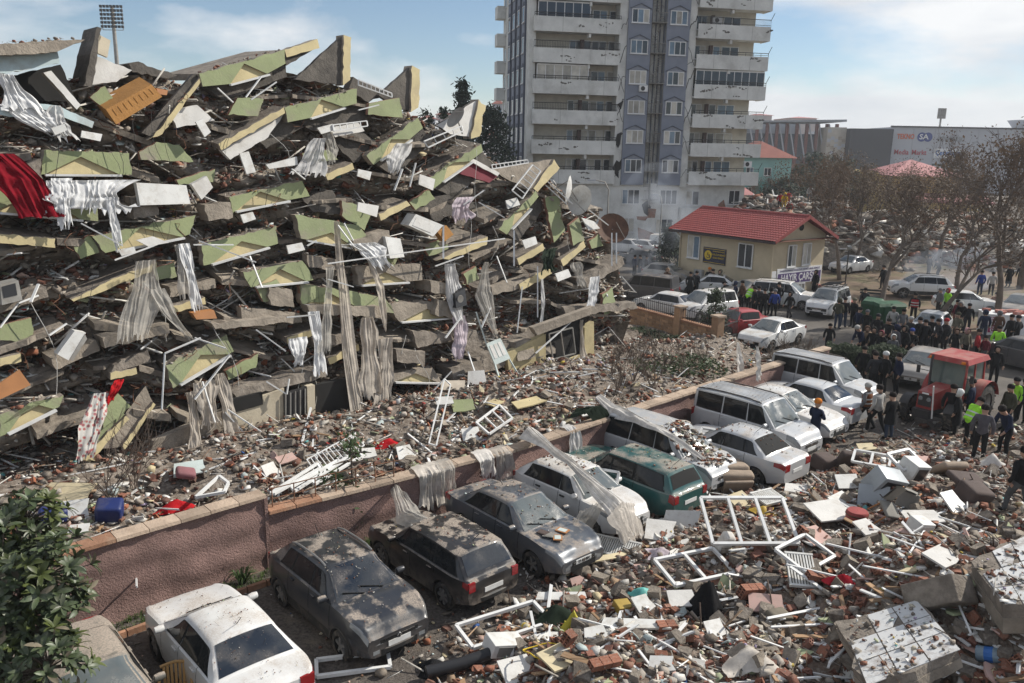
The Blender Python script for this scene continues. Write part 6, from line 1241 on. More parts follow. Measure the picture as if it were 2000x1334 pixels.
for p,ax,kr in rosettes:
 u=ax.orthogonal().normalized();v=ax.cross(u);n=rgl.randint(7,11)
 for k in range(n):
  a=6.283*k/n+rgl.uniform(-0.3,0.3);out=u*math.cos(a)+v*math.sin(a);el=rgl.uniform(0.05,0.9);x=(out*math.cos(el)+ax*math.sin(el)).normalized();z=(ax-x*ax.dot(x)).normalized();y=z.cross(x)
  LP.append(p);LR.append(Matrix((x,y,z)).transposed());LS.append(rgl.uniform(0.17,0.28));LK.append(kr)
order=sorted(range(len(LP)),key=lambda k:-LS[k]/LP[k].length);LFM_a=[LFM.mesh('leaf',MATS[m_],80) for m_ in ('loquat_leaf','loquat_young','loquat_back')]
for k in order[:300]:o=inst('leaf',LFM_a[2 if rgl.random()<0.14 else (1 if LK[k]>0.72 else 0)],LP[k]-lq.location,LR[k],(LS[k],)*3,lq)
for mi,cond in ((0, lambda k:LK[k]<=0.72),(1, lambda k:LK[k]>0.72)):
 ks=[k for k in order[300:] if cond(k)]
 me=scatter_mesh('crown',LFM,np.array([tuple(LP[k]-lq.location) for k in ks]),np.array([(LS[k],)*3 for k in ks]),np.array([[list(r) for r in LR[k]] for k in ks]),np.zeros((len(ks),3)),MATS[('loquat_leaf','loquat_young')[mi]]);o=bpy.data.objects.new('crown',me);COL.objects.link(o);o.parent=lq;o['kind']='stuff'
SKIN=pmat('skin',(0.36,0.22,0.155),0.6,0.1,6)
CL={}
def cloth(name,col):
 if name not in CL:CL[name]=pmat('cloth_'+name,col,0.9,0.22,5,bump=0.5,bs=12,spec=0.2)
 return CL[name]
for n_,c_ in dict(black=(0.012,0.012,0.013),charcoal=(0.03,0.03,0.033),navy=(0.014,0.02,0.045),grey=(0.13,0.13,0.135),greyviolet=(0.085,0.08,0.09),palegrey=(0.36,0.35,0.33),brown=(0.10,0.055,0.035),khaki=(0.13,0.12,0.085),olive=(0.055,0.055,0.035),jeans=(0.035,0.05,0.08),greyjeans=(0.075,0.08,0.085),red=(0.30,0.02,0.025),maroon=(0.12,0.02,0.03),hivis=(0.32,0.72,0.05),blue=(0.025,0.05,0.22),white=(0.6,0.6,0.58),orange=(0.5,0.16,0.02),yellow=(0.55,0.36,0.02),rust=(0.16,0.06,0.025),tan=(0.28,0.19,0.12),pink=(0.45,0.25,0.25),hair=(0.012,0.009,0.008),reflect=(0.55,0.57,0.55)).items():cloth(n_,c_)
def pose_skel(kind):
 """joints: name -> (x forward, y left, z up); edges; radii"""
 J=dict(pel=(0,0,0.94),wst=(0.005,0,1.10),chs=(0.01,0,1.30),nck=(0.0,0,1.475),hd0=(0.02,0,1.565),hd1=(0.03,0,1.665),hd2=(0.015,0,1.725),nose=(0.135,0,1.61))
 def limb(s,sh,el,wr,hp_,kn,an,toe):J.update({'sh'+s:sh,'el'+s:el,'wr'+s:wr,'hp'+s:hp_,'kn'+s:kn,'an'+s:an,'to'+s:toe})
 for s,y in (('L',1),('R',-1)):
  sh,el,wr=(0,0.175*y,1.40),(-0.03,0.255*y,1.13),(0.07,0.255*y,0.90);hp_,kn,an,toe=(0,0.085*y,0.90),(0.02,0.10*y,0.50),(-0.02,0.115*y,0.10),(0.15,0.135*y,0.045)
  if kind=='pockets':el,wr=(-0.07,0.27*y,1.15),(0.10,0.19*y,0.98)
  if kind=='folded':el,wr=(0.06,0.26*y,1.14),(0.25,0.07*y,1.16)
  if kind=='reach':el,wr=(0.16,0.24*y,1.18),(0.38,0.17*y,1.12+0.06*y)
  if kind=='walk':
   f=y;el,wr=(-0.10*f,0.25*y,1.13),(-0.10*f+0.12,0.25*y,0.92);kn,an,toe=(0.17*f+0.05,0.09*y,0.50),(0.30*f-0.05,0.10*y,0.11 if f>0 else 0.16),(0.30*f+0.12,0.11*y,0.05 if f>0 else 0.06)
  limb(s,sh,el,wr,hp_,kn,an,toe)
 if kind in ('bend','crouch','stoop'):
  a={'bend':1.05,'crouch':0.7,'stoop':0.5}[kind];px,pz=0,0.94
  for k in list(J):
   if k[:2] in ('hp','kn','an','to') or k=='pel':continue
   x,y,z=J[k];z-=pz;J[k]=(x*math.cos(a)+z*math.sin(a)-0.10,y,pz+z*math.cos(a)-x*math.sin(a))
  for s,y in (('L',1),('R',-1)):
   shx,_,shz=J['sh'+s];J['el'+s]=(shx+0.06,0.24*y,shz-0.27);J['wr'+s]=(shx+0.18,0.19*y,shz-0.46)
   for k in ('hp','kn'):x,yy,z=J[k+s];J[k+s]=(x-(0.10 if k=='hp' else 0.0),yy,z)
  x,y,z=J['pel'];J['pel']=(x-0.10,y,z)
 if kind in ('sit','crouch'):
  dz=0.42
  for k in list(J):
   if k[:2] in ('an','to'):continue
   x,y,z=J[k];J[k]=(x-0.30,y,z-dz)
  for s,y in (('L',1),('R',-1)):J['kn'+s]=(0.10,0.14*y,0.50)
 E_=[('pel','wst'),('wst','chs'),('chs','nck'),('nck','hd0'),('hd0','hd1'),('hd1','hd2'),('hd0','nose')]
 Rr=dict(pel=0.145,wst=0.14,chs=0.155,nck=0.062,hd0=0.088,hd1=0.10,hd2=0.06,nose=0.012)
 for s in 'LR':
  E_+=[('chs','sh'+s),('sh'+s,'el'+s),('el'+s,'wr'+s),('pel','hp'+s),('hp'+s,'kn'+s),('kn'+s,'an'+s),('an'+s,'to'+s)]
  Rr.update({'sh'+s:0.085,'el'+s:0.064,'wr'+s:0.042,'hp'+s:0.105,'kn'+s:0.072,'an'+s:0.052,'to'+s:0.042})
  w=Vector(J['wr'+s]);d=(w-Vector(J['el'+s])).normalized();sy=1 if s=='L' else -1;pm=w+d*0.075;J['pm'+s]=tuple(pm);Rr['pm'+s]=0.034;E_.append(('wr'+s,'pm'+s))
  side=d.orthogonal().normalized();
  for q_ in range(4):
   k1=f'f{q_}{s}';o=side*(q_-1.5)*0.019;bnd=Vector((0.02,-0.012*sy,0));J[k1]=tuple(pm+d*(0.085-0.012*abs(q_-1.3))+o+bnd);Rr[k1]=0.0095;E_.append(('pm'+s,k1))
  J['th'+s]=tuple(w+d*0.06+side*-0.05+Vector((0.03,0,0)));Rr['th'+s]=0.011;E_.append(('wr'+s,'th'+s))
 return J,E_,Rr
POSES={}
def body_mesh(kind):
 if kind in POSES: return POSES[kind]
 J,E_,Rr=pose_skel(kind);names=list(J);ix={k:i for i,k in enumerate(names)}
 me=bpy.data.meshes.new('skeleton');me.from_pydata([J[k] for k in names],[(ix[a],ix[b]) for a,b in E_],[]);ob=bpy.data.objects.new('skeleton',me);COL.objects.link(ob)
 sk=ob.modifiers.new('skin','SKIN');sk.use_smooth_shade=True
 for k in names:
  v=me.skin_vertices[0].data[ix[k]];r_=Rr[k];v.radius=(r_,r_*(0.78 if k in ('wst','chs','pel') else 1.0)) if k not in ('wst','chs','pel') else (r_*0.80,r_*1.15);v.use_root=(k=='pel')
 su=ob.modifiers.new('sub','SUBSURF');su.levels=1;su.render_levels=1
 dg=bpy.context.evaluated_depsgraph_get();dg.update();m2=bpy.data.meshes.new_from_object(ob.evaluated_get(dg));bpy.data.objects.remove(ob)
 m2.name='person_'+kind;m2.materials.clear()
 for _ in range(4):m2.materials.append(SKIN)
 reg={}
 for a,b in E_:
  if a.startswith('hd') or b.startswith('hd') or b=='nose' or b[:2] in ('pm','f0','f1','f2','f3','th'):m_=0
  elif b[:2] in ('kn','an'):m_=2
  elif b[:2]=='to':m_=3
  elif b[:2]=='hp':m_=1
  else:m_=1
  reg[(a,b)]=m_
 segs=[(Vector(J[a]),Vector(J[b]),reg[(a,b)]) for a,b in E_]
 for p in m2.polygons:
  c=p.center;best=1e9;mi=1
  for a,b,m_ in segs:
   d=b-a;t=max(0,min(1,(c-a).dot(d)/max(1e-9,d.length_squared)));r_=(c-a-d*t).length
   if r_<best:best=r_;mi=m_
  p.material_index=mi;p.use_smooth=True
 hd=(Vector(J['hd1'])+Vector(J['hd2']))/2;hdir=(Vector(J['hd2'])-Vector(J['hd0'])).normalized();POSES[kind]=(m2,Vector(J['hd1']),hdir,J); return POSES[kind]
def hat_meshes():
 out={}
 q=MB();P=[]
 for i,(r_,z) in enumerate(((0.112,-0.02),(0.122,0.03),(0.112,0.085),(0.075,0.125),(0.01,0.14))):P.append([((r_*1.04)*math.cos(a)-0.012,r_*0.93*math.sin(a),z) for a in np.linspace(0,6.283,13)[:-1]])
 q.grid(P,0,True);out['hair']=q;q2=MB();P=[]
 for r_,z in ((0.116,-0.01),(0.126,0.03),(0.118,0.085),(0.085,0.128),(0.03,0.15),(0.005,0.155)):P.append([((r_*1.04)*math.cos(a)-0.008,r_*0.95*math.sin(a),z) for a in np.linspace(0,6.283,13)[:-1]])
 q2.grid(P,0,True);out['beanie']=q2;q3=MB();P=[]
 for k,(x,r_) in enumerate(((0.075,0.118),(0.02,0.137),(-0.06,0.135),(-0.12,0.09),(-0.15,0.02))):P.append([(x-0.02*math.sin(a),r_*0.95*math.cos(a),0.0+r_*1.15*math.sin(a)+(-0.03 if math.sin(a)<0 else 0.0)) for a in np.linspace(0,6.283,13)[:-1]])
 q3.grid(P,0,True);out['hood']=q3
 return out
HATS=hat_meshes();HATM={}
def person(px,py,kind,top,low,hat,label,hd=None,s=1.0,z=None,shoe='black',coat=0,vest=None,name='person',group=None):
 v=G(px,py,0) if z is None else G(px,py,z)
 if z is None and float(rub_dist(v.x,v.y))>-0.2:v=hit(px,py)
 me,hc,hdir,J=body_mesh(kind);hdg=rnd.uniform(0,360) if hd is None else hd;sc=s*rnd.uniform(0.97,1.05)
 o=bpy.data.objects.new(name,me);COL.objects.link(o);o.location=v;o.rotation_euler=(0,0,R(hdg));o.scale=(sc*1.05,sc*1.12,sc);tag(o,label,'person',group)
 for k,mt in ((0,SKIN),(1,cloth(top,None)),(2,cloth(low,None)),(3,cloth(shoe,None))):o.material_slots[k].link='OBJECT';o.material_slots[k].material=mt
 hk,hcol=hat
 if (hk,hcol) not in HATM:HATM[(hk,hcol)]=HATS[hk].mesh(hk,cloth(hcol,None),70)
 c=bpy.data.objects.new({'hair':'hair','beanie':'hat','hood':'hood'}[hk],HATM[(hk,hcol)]);COL.objects.link(c);c.parent=o;c.location=hc;c.rotation_euler=hdir.to_track_quat('Z','Y').to_euler() if kind in ('bend','stoop','crouch') and False else (0,math.atan2(hdir.x,hdir.z),0)
 if coat:
  q=MB();P=[];bx=J['pel'][0]
  for z_,r_ in ((1.12,0.155),(0.95,0.185),(0.75,0.205),(coat,0.225)):P.append([(bx+r_*0.8*math.cos(a),r_*math.sin(a),z_) for a in np.linspace(0,6.283,15)[:-1]])
  q.grid(P,0,True);cc=q.build('coat_skirt',cloth(top,None),o,60)
 if vest:
  q=MB();pc,pw,pp=Vector(J['chs']),Vector(J['wst']),Vector(J['pel'])
  ax=(pc-pp).normalized();sd=Vector((0,1,0));fr=sd.cross(ax);P=[]
  for t,r_ in ((-0.02,0.20),(0.12,0.198),(0.26,0.205),(0.38,0.20),(0.46,0.15)):P.append([pp+ax*t+fr*r_*0.80*math.cos(a)+sd*r_*math.sin(a) for a in np.linspace(0,6.283,15)[:-1]])
  q.grid(P,0,True);vo=q.build('vest',cloth(vest,None),o,60)
  q=MB()
  for t in (0.08,0.24):q.grid([[pp+ax*(t+dt)+fr*0.211*0.8*math.cos(a)+sd*0.211*math.sin(a) for a in np.linspace(0,6.283,15)[:-1]] for dt in (0,0.05)],0,True)
  q.build('reflective_band',cloth('reflect',None),vo,60)
 return o
H_,Bn,Hd= lambda c='hair':('hair',c), lambda c:('beanie',c), lambda c:('hood',c)
for a in [(1722,565,'stand','black','black',H_(),'person in black standing alone left of the white off-road wagon'),(1590,577,'stand','black','black',Hd('black'),'person in long black coat at the cream house corner',200,1.0,None,'black',0.35),(1634,643,'pockets','olive','jeans',Hd('olive'),'person in olive hooded jacket beside the roof-rack people carrier',40),(1645,640,'stand','black','jeans',H_(),'person in black jacket close behind the olive hooded one',60),(1664,640,'stand','black','black',Bn('khaki'),'person in black with beige cap left of the green containers',200),(1685,616,'stand','charcoal','black',H_(),'person in charcoal in front of the park bench',90),(1673,662,'stand','navy','black',H_(),'tall person in navy coat left of the green container',20),(1688,665,'stand','black','black',Bn('grey'),'person in black jacket with grey cap facing the camera',250),(1708,679,'stand','black','black',Bn('charcoal'),'person in long black coat directly below the green container',260,1.04,None,'black',0.45),(1729,690,'pockets','black','black',H_(),'dark clothed person right of the long black coat',250),(1739,660,'stand','palegrey','jeans',H_(),'person in pale top below the green container corner',240),(1758,665,'pockets','grey','black',H_(),'person in grey jacket left of the silver hatchback',270),(1773,683,'folded','charcoal','black',Bn('palegrey'),'person in charcoal with pale cap below the silver hatchback',200),(1782,628,'stand','black','black',H_(),'person in black with red scarf behind the silver hatchback',240,1.0,None,'black',0,'red'),(1790,687,'stand','black','black',H_(),'person in black in the middle of the crowd',100),(1744,706,'stand','greyviolet','black',Hd('navy'),'person in grey coat with navy hood at the hedge end',10,1.0,None,'black',0.5),(1760,708,'stand','black','black',Hd('black'),'black hooded person right of the grey coat',200),(1774,708,'pockets','black','black',Bn('blue'),'person in black with blue hat near the grey hatchback',230),(1801,689,'stand','black','black',H_(),'broad person in black behind the grey hatchback roof',90),(1813,682,'stand','black','black',Bn('black'),'person in black with black hat behind the crowd',70),(1826,690,'pockets','charcoal','black',H_(),'person in charcoal in the crowd left of the red cap',180),(1841,690,'stand','charcoal','black',Bn('red'),'person in dark coat wearing a red cap',190,1.0,None,'black',0.55),(1831,616,'stand','grey','charcoal',Bn('grey'),'person in grey right of the tree behind the silver hatchback',190),(1846,616,'stand','hivis','charcoal',Hd('red'),'person in red hood and green vest by the piled bags',200),(1864,643,'stand','maroon','maroon',H_(),'person in dark red right of the silver hatchback',190),(1874,645,'stoop','black','charcoal',Hd('palegrey'),'person with pale fur hood leaning forward',220),(1886,651,'stand','black','charcoal',H_(),'person in black left of the blue jacket near the booth',250),(1864,674,'pockets','khaki','black',Bn('olive'),'stout person in khaki brown coat right of the red cap',200),(1861,704,'stand','black','black',Hd('brown'),'woman in black with brown headscarf above the tractor cab',260,0.95,None,'black',0.3),(1881,705,'stand','khaki','black',Hd('pink'),'person in khaki coat with pink scarf above the tractor cab',280,0.97),(1903,711,'stand','red','black',H_(),'person in red and black jacket above the tractor cab',330),(1919,713,'stand','maroon','grey',H_(),'child in maroon jacket beside the red jacket',200,0.85),(1943,704,'stand','hivis','navy',H_(),'person in bright green high-visibility jacket standing on the road',240),(1917,669,'stand','navy','jeans',Hd('navy'),'person in navy hood left of the white booth',80),(1945,667,'stand','brown','brown',Hd('grey'),'person in brown coat in front of the white booth',80,1.0,None,'black',0.3),(1968,678,'stand','black','black',H_(),'tall person in black right of the brown coat',100),(1981,682,'pockets','black','black',Bn('black'),'person in black with cap beside the black car',120),(1943,612,'sit','rust','jeans',H_(),'person in red patterned shirt sitting behind the white booth',250),(1912,577,'stand','blue','jeans',H_(),'person in blue jacket walking in the park',90),(1934,578,'walk','palegrey','charcoal',H_(),'person in pale top behind the forked tree',60),(1968,561,'stand','black','black',H_(),'dark figure by the far smoke at right',90,1.0,None,'black',0.3),(1990,561,'stand','charcoal','black',H_(),'dark figure at the far right edge',80),(1830,545,'stoop','black','black',H_(),'dark figure bending at the far fire',180),(1812,540,'stand','black','black',H_(),'dark figure standing left of the far fire',10),(1677,702,'stoop','navy','black',Bn('palegrey'),'person with pale helmet behind the hedge',200),(1687,702,'stand','tan','brown',Hd('brown'),'woman in tan with brown hood behind the hedge',260,0.95),(1700,706,'stand','black','black',Hd('black'),'woman in black with dark scarf behind the hedge',250,0.95),(1714,712,'pockets','black','black',Hd('maroon'),'person with maroon hood behind the hedge',230,0.92),(1738,718,'stand','grey','grey',Hd('white'),'woman with white headscarf behind the hedge',260,0.93),(1616,690,'stand','black','black',H_(),'boy in black at the end of the boundary wall',250,0.85),(1681,752,'stand','black','black',H_(),'person in black beside the open van door',70),(1702,768,'stand','charcoal','black',H_(),'person in charcoal bending over belongings by the van',90),(1722,768,'stand','black','black',Bn('white'),'person in black with white cap by the belongings',200),(1748,772,'stand','navy','black',H_(),'person in navy left of the tractor',180),(1710,755,'stoop','black','black',H_(),'person in black stooping in front of the hedge',200),(1589,860,'folded','navy','navy',Bn('orange'),'person in navy jacket and orange hat beside the white sedan',30),(1687,838,'walk','grey','black',Bn('palegrey'),'person in rust vest with pale hood walking by the clean silver sedan',120,1.0,None,'black',0,'rust'),(1708,849,'walk','palegrey','black',H_(),'person in pale grey puffer jacket walking away',110,1.03,None,'white'),(1734,858,'pockets','black','jeans',H_(),'person in black coat and jeans walking behind the puffer jacket',110,1.0,None,'black',0.62),(1863,850,'stand','black','black',Hd('white'),'person in black coat with white hood beside the tractor wheel',150,1.0,None,'black',0.45),(1851,843,'stand','black','black',H_(),'person in black left of the white hood by the tractor',60,1.0,None,'black',0.4),(1888,832,'stand','navy','black',H_(),'person in navy between tractor wheels',140),(1890,872,'stoop','hivis','black',H_(),'worker in yellow-green reflective vest bending over the rubble',20,1.03,None,'black',0,'hivis'),(1909,900,'stand','greyviolet','black',H_(),'person in grey jacket standing on the rubble beside the reflective vest',60,1.05),(1956,890,'stoop','navy','black',H_(),'person in dark jacket stooping over the rubble at right',200,1.05),(1962,842,'stand','olive','black',H_(),'person in camouflage jacket behind the stooping one',190),(1975,822,'stand','hivis','black',Bn('black'),'worker in green reflective jacket with black cap at the right',200),(1992,826,'stand','navy','black',H_(),'person in navy at the right edge behind the worker',210),(1983,1012,'walk','black','greyjeans',H_(),'large man in black jacket and grey jeans at the right edge',95,1.05),(1938,752,'stand','black','black',Hd('black'),'black hooded person right of the tractor cab',250),(1301,573,'stand','brown','brown',Hd('tan'),'woman in long brown coat and headscarf by the grey-beige hatchback',250,0.98,None,'black',0.2),(1346,580,'stand','black','black',H_(),'person in black left of the white sedan by the house',60,1.0,None,'black',0.4),(1358,577,'pockets','charcoal','black',H_(),'person in charcoal beside the white sedan by the house',40),(1383,571,'stand','black','charcoal',Bn('orange'),'person in black with orange hat at the white sedan',250),(1390,574,'stand','olive','grey',H_(),'person in olive in front of the orange hat',200),(1404,577,'stand','khaki','khaki',Hd('khaki'),'person in khaki hood at the white sedan rear',210),(1414,584,'crouch','black','black',H_(),'person in black crouching behind the white people carrier',120),(1433,602,'pockets','navy','jeans',Hd('navy'),'person in navy hooded jacket left of the red car',150),(1447,602,'stand','brown','black',H_(),'person in brown jacket behind the red car',200),(1461,606,'stoop','hivis','black',H_(),'crouching worker in yellow-green vest behind the red car',30,0.95,None,'black',0,'hivis'),(1471,614,'stand','black','black',H_(),'person in black right of the crouching worker',190),(1479,613,'stand','charcoal','black',H_(),'person in charcoal by the white sedan roof',100),(1490,618,'stand','black','black',H_(),'person in black left of the blue coat',80),(1503,616,'stand','black','black',Hd('black'),'black hooded person behind the blue coat',110),(1510,620,'stand','blue','black',Bn('grey'),'person in bright blue coat in front of the white van',90),(1518,605,'stand','black','charcoal',H_(),'person in black against the white van door',100),(1540,624,'walk','black','charcoal',Hd('black'),'person in black striding past the white van bonnet',210),(1238,540,'stand','navy','black',H_(),'leftmost dark figure in the smoke by the ruin corner',30),(1249,542,'stand','black','black',H_(),'middle dark figure in the smoke by the ruin corner',200),(1261,542,'stand','charcoal','black',H_(),'right dark figure in the smoke by the ruin corner',10),]:
 po=person(*a[:6],a[6],*(a[7:]))
 if 'orange hat beside' in a[6]:c9,c10=CARPOS['c9'].location,CARPOS['c10'].location;po.location=(c9+c10)/2+Vector((0.67,-0.75,0))*1.75
TRr=pmat('tractor_red',(0.30,0.035,0.03),0.45,0.15,2,dirt=0.45,dirtcol=(0.33,0.2,0.17),dirtscale=1.6,dust=0.5);pmat('cab_glass',(0.10,0.13,0.12),0.08,0.15,1.5,spec=0.7)
fr_,re_=G(1822,838),G(1926,822);hdv=math.atan2(-0.62,-0.80)
tc_=G(1842,822);tk=thing('tractor','red farm tractor with closed cab parked by the rubble','tractor',(tc_.x,tc_.y,0),hdv)
def bx(name,a,b,mt,parent=None):q=MB();q.bb(a,b); return q.build(name,mt if not isinstance(mt,str) else MATS[mt],parent or tk)
q=MB();q.hexa([(0.25,-0.36,0.75),(1.75,-0.30,0.80),(1.75,0.30,0.80),(0.25,0.36,0.75),(0.25,-0.36,1.55),(1.72,-0.29,1.45),(1.72,0.29,1.45),(0.25,0.36,1.55)]);hood=q.build('bonnet',TRr,tk)
bx('grille',(1.74,-0.24,0.92),(1.77,0.24,1.36),'rail_dark',hood)
for y in (-0.15,0.15):q=MB();q.lathe([(0.01,0.03),(0.07,0.03),(0.085,0.0)],12);q.V=[(1.775+v[1],y+v[0],1.2+v[2]) for v in q.V];q.build('headlight',MATS['lamp_clear'],tk)
bx('badge',(1.74,-0.12,1.38),(1.775,0.12,1.43),'plate_white');bx('side_vent',(0.9,-0.345,1.08),(1.4,-0.32,1.38),'rail_dark');bx('engine',(0.1,-0.2,0.5),(1.6,0.2,0.76),'rail_dark');bx('front_weight',(1.6,-0.3,0.5),(2.0,0.3,0.82),'rail_dark');bx('front_axle',(1.1,-0.75,0.46),(1.25,0.75,0.58),'rail_dark');bx('rear_axle',(-1.25,-0.7,0.6),(-0.85,0.7,0.9),'rail_dark')
def big_wheel(x,y,r_,w):
 we=bpy.data.objects.new('wheel',None);COL.objects.link(we);we.parent=tk;we.location=(x,y,r_);t=MB()
 t.lathe([(r_*0.55,-w),(r_*0.85,-w),(r_*0.95,-w*0.85),(r_*0.95,w*0.85),(r_*0.85,w),(r_*0.55,w)],26)
 for k in range(18):
  a=6.283*k/18
  for sg in (-1,1):d=Vector((math.cos(a+0.08*sg),0,math.sin(a+0.08*sg)));d2=Vector((math.cos(a+0.22),0,math.sin(a+0.22)));t.bar(d*r_*0.97+Vector((0,sg*w*0.95,0)),d2*r_*0.97,0.06,0.06,d)
 t.build('tyre',MATS['tyre'],we,40);q=MB()
 for sg in (-1,1):q.lathe([(r_*0.56,sg*w*0.8),(r_*0.5,sg*w*0.7),(r_*0.42,sg*w*0.25),(r_*0.2,sg*w*0.2),(0.01,sg*w*0.45)],20)
 q.build('rim',MATS['rim'],we,40)
for y in (-0.82,0.82):big_wheel(1.17,y,0.52,0.17);big_wheel(-1.05,y,0.78,0.23)
for sg in (-1,1):
 q=MB();q.grid([[(-1.05+0.88*math.cos(a),sg*y,0.80+0.88*math.sin(a)) for y in (0.52,0.56,1.08,1.10)] for a in np.linspace(0.2,2.9,12)]);q.build('mudguard',TRr,tk,50)
 q=MB();q.grid([[(1.17+0.58*math.cos(a),sg*y,0.54+0.58*math.sin(a)) for y in (0.66,1.0)] for a in np.linspace(0.5,2.8,10)]);q.build('front_mudguard',MATS['rail_dark'],tk,50)
 bx('rear_lamp',(-1.95,sg*0.9-0.06,1.25),(-1.88,sg*0.9+0.06,1.38),'lamp_amber')
 for x0,x1 in ((0.25,0.12),(-0.55,-0.55),(-1.4,-1.3)):q=MB();q.bar((x0,sg*0.68,1.0),(x1,sg*0.64,2.42),0.07,0.07,(1,0,0));q.build('cab_post',TRr,tk)
 for (a,b) in (((0.2,1.15),(-0.5,2.38)),((-0.6,1.3),(-1.3,2.38))):q=MB();q.poly([(a[0],sg*0.665,a[1]),(b[0],sg*0.665,a[1]),(b[0]+0.02,sg*0.645,b[1]),(a[0]-0.08,sg*0.645,b[1])]);q.build('side_window',MATS['cab_glass'],tk)
 q=MB();q.tube([(0.25,sg*0.68,1.9),(0.45,sg*1.0,1.95)],0.015,5);q.build('mirror_arm',MATS['rail_dark'],tk);bx('mirror',(0.43,sg*1.0-0.07,1.8),(0.46,sg*1.0+0.07,2.1),'rail_dark')
q=MB();q.poly([(0.27,-0.64,1.52),(0.27,0.64,1.52),(0.15,0.62,2.38),(0.15,-0.62,2.38)]);q.build('windshield',MATS['cab_glass'],tk)
q=MB();q.hexa([(-1.5,-0.78,2.42),(0.35,-0.78,2.42),(0.35,0.78,2.42),(-1.5,0.78,2.42),(-1.42,-0.70,2.6),(0.27,-0.70,2.6),(0.27,0.70,2.6),(-1.42,0.70,2.6)]);roof=q.build('cab_roof',TRr,tk)
for y in (-0.6,0.6):bx('roof_lamp',(0.35,y-0.07,2.44),(0.40,y+0.07,2.53),'lamp_amber',roof)
q=MB();q.tube([(0.7,-0.40,1.4),(0.7,-0.42,2.5),(0.62,-0.42,2.65)],0.045,8);q.build('exhaust',MATS['rail_dark'],tk,60);bx('seat',(-1.0,-0.25,1.0),(-0.55,0.25,1.6),'rail_dark');bx('cab_floor',(-1.4,-0.6,0.85),(0.2,0.6,1.0),'rail_dark')
q=MB();q.tube([(2.0,0.45,0.6),(2.3,0.5,1.9)],0.03,6);q.build('front_bar',MATS['pvc_white'],tk)
pmat('bin_green',(0.014,0.075,0.03),0.55,0.15,2,dirt=0.3)
def container(px,py,rz,lab,open_=False):
 v=G(px,py);o=thing('waste_container',lab,'container',(v.x,v.y,0),R(rz),'green waste containers');q=MB()
 q.hexa([(-0.72,-0.42,0.15),(0.72,-0.42,0.15),(0.72,0.42,0.15),(-0.72,0.42,0.15),(-0.85,-0.55,1.2),(0.85,-0.55,1.2),(0.85,0.55,1.2),(-0.85,0.55,1.2)]);q.build('tub',MATS['bin_green'],o)
 q=MB();q.hexa([(-0.9,-0.6,1.2),(0.9,-0.6,1.2),(0.9,0.6,1.2),(-0.9,0.6,1.2),(-0.85,-0.45,1.36),(0.85,-0.45,1.36),(0.85,0.45,1.40),(-0.85,0.45,1.40)]);q.build('lid',MATS['bin_green'],o)
 for x in (-0.55,0.55):
  q=MB();q.lathe([(0.01,-0.04),(0.09,-0.04),(0.09,0.04),(0.01,0.04)],10,'y',0,(x,0.3,0.09));q.lathe([(0.01,-0.04),(0.09,-0.04),(0.09,0.04),(0.01,0.04)],10,'y',0,(x,-0.3,0.09));q.build('castor',MATS['rail_dark'],o)
  q=MB();q.bar((x,-0.5,0.3),(x,-0.57,1.15),0.05,0.05);q.build('rib',MATS['bin_green'],o)
container(1730,634,8,'green waste container standing free right of the other one');container(1700,628,60,'green waste container partly hidden behind the crowd')
v=G(1963,655);bo=thing('sales_booth','white booth with purple-red lettering panel piled with goods','booth',(v.x,v.y,0),R(-14))
q=MB();q.bb((-1.35,-0.7,0.1),(1.35,0.7,1.25));q.build('cabinet',MATS['sign_white'],bo);q=MB();q.bb((-1.4,-0.75,1.252),(1.4,0.75,1.32));q.build('top',MATS['sign_white'],bo)
q=MB();q.bb((-1.15,-0.712,0.25),(-0.65,-0.702,1.15));q.build('lettering_panel',pmat('sign_magenta',(0.34,0.03,0.10),0.5),bo)
me_=text_obj('lettering','GİTSİ',0.34,MATS['sign_white'],None,(-0.9,-0.72,0.7),(0,0,1),(-1,0,0),0.004,bold=0.01);me_.parent=bo
q=MB();q.prism([(0.15+0.2*math.cos(a),-0.705,0.75+0.22*math.sin(a)) for a in np.linspace(0,6.28,14)[:-1]],(0,-0.006,0));q.build('picture',cloth('tan',None),bo)
q=MB();rgb_=random.Random(3)
for k in range(16):p=(-1.1+2.2*rgb_.random(),-0.5+rgb_.random(),1.40);q2=t_chunk(200+k);q.merge(q2,Matrix.Translation(p)@Matrix.Diagonal((0.4,0.34,0.2,1)))
tag(q.build('goods_pile',pmat('goods_red',(0.36,0.13,0.10),0.8,0.4,3,dirt=0.5,dirtcol=(0.5,0.45,0.42),dirtscale=4),None,loc=(0,0,0)),'heap of red and white packets on the booth','goods',kind=None);go=bpy.data.objects['goods_pile'];go.location=bo.location;go.rotation_euler=bo.rotation_euler
v=G(1702,592);be=thing('park_bench','dark park bench with blue cloth near the containers','bench',(v.x,v.y,0),R(-20))
for k in range(3):q=MB();q.bar((-0.8,-0.18+0.18*k,0.46),(0.8,-0.18+0.18*k,0.46),0.13,0.04);q.build('seat_slat',MATS['rail_dark'],be)
for z in (0.65,0.85):q=MB();q.bar((-0.8,0.3,z),(0.8,0.3,z),0.04,0.13);q.build('back_slat',MATS['rail_dark'],be)
for x in (-0.65,0.65):q=MB();q.bar((x,-0.2,0),(x,-0.2,0.45),0.05,0.05,(1,0,0));q.bar((x,0.28,0),(x,0.32,0.92),0.05,0.05,(1,0,0));q.build('leg',MATS['rail_dark'],be)
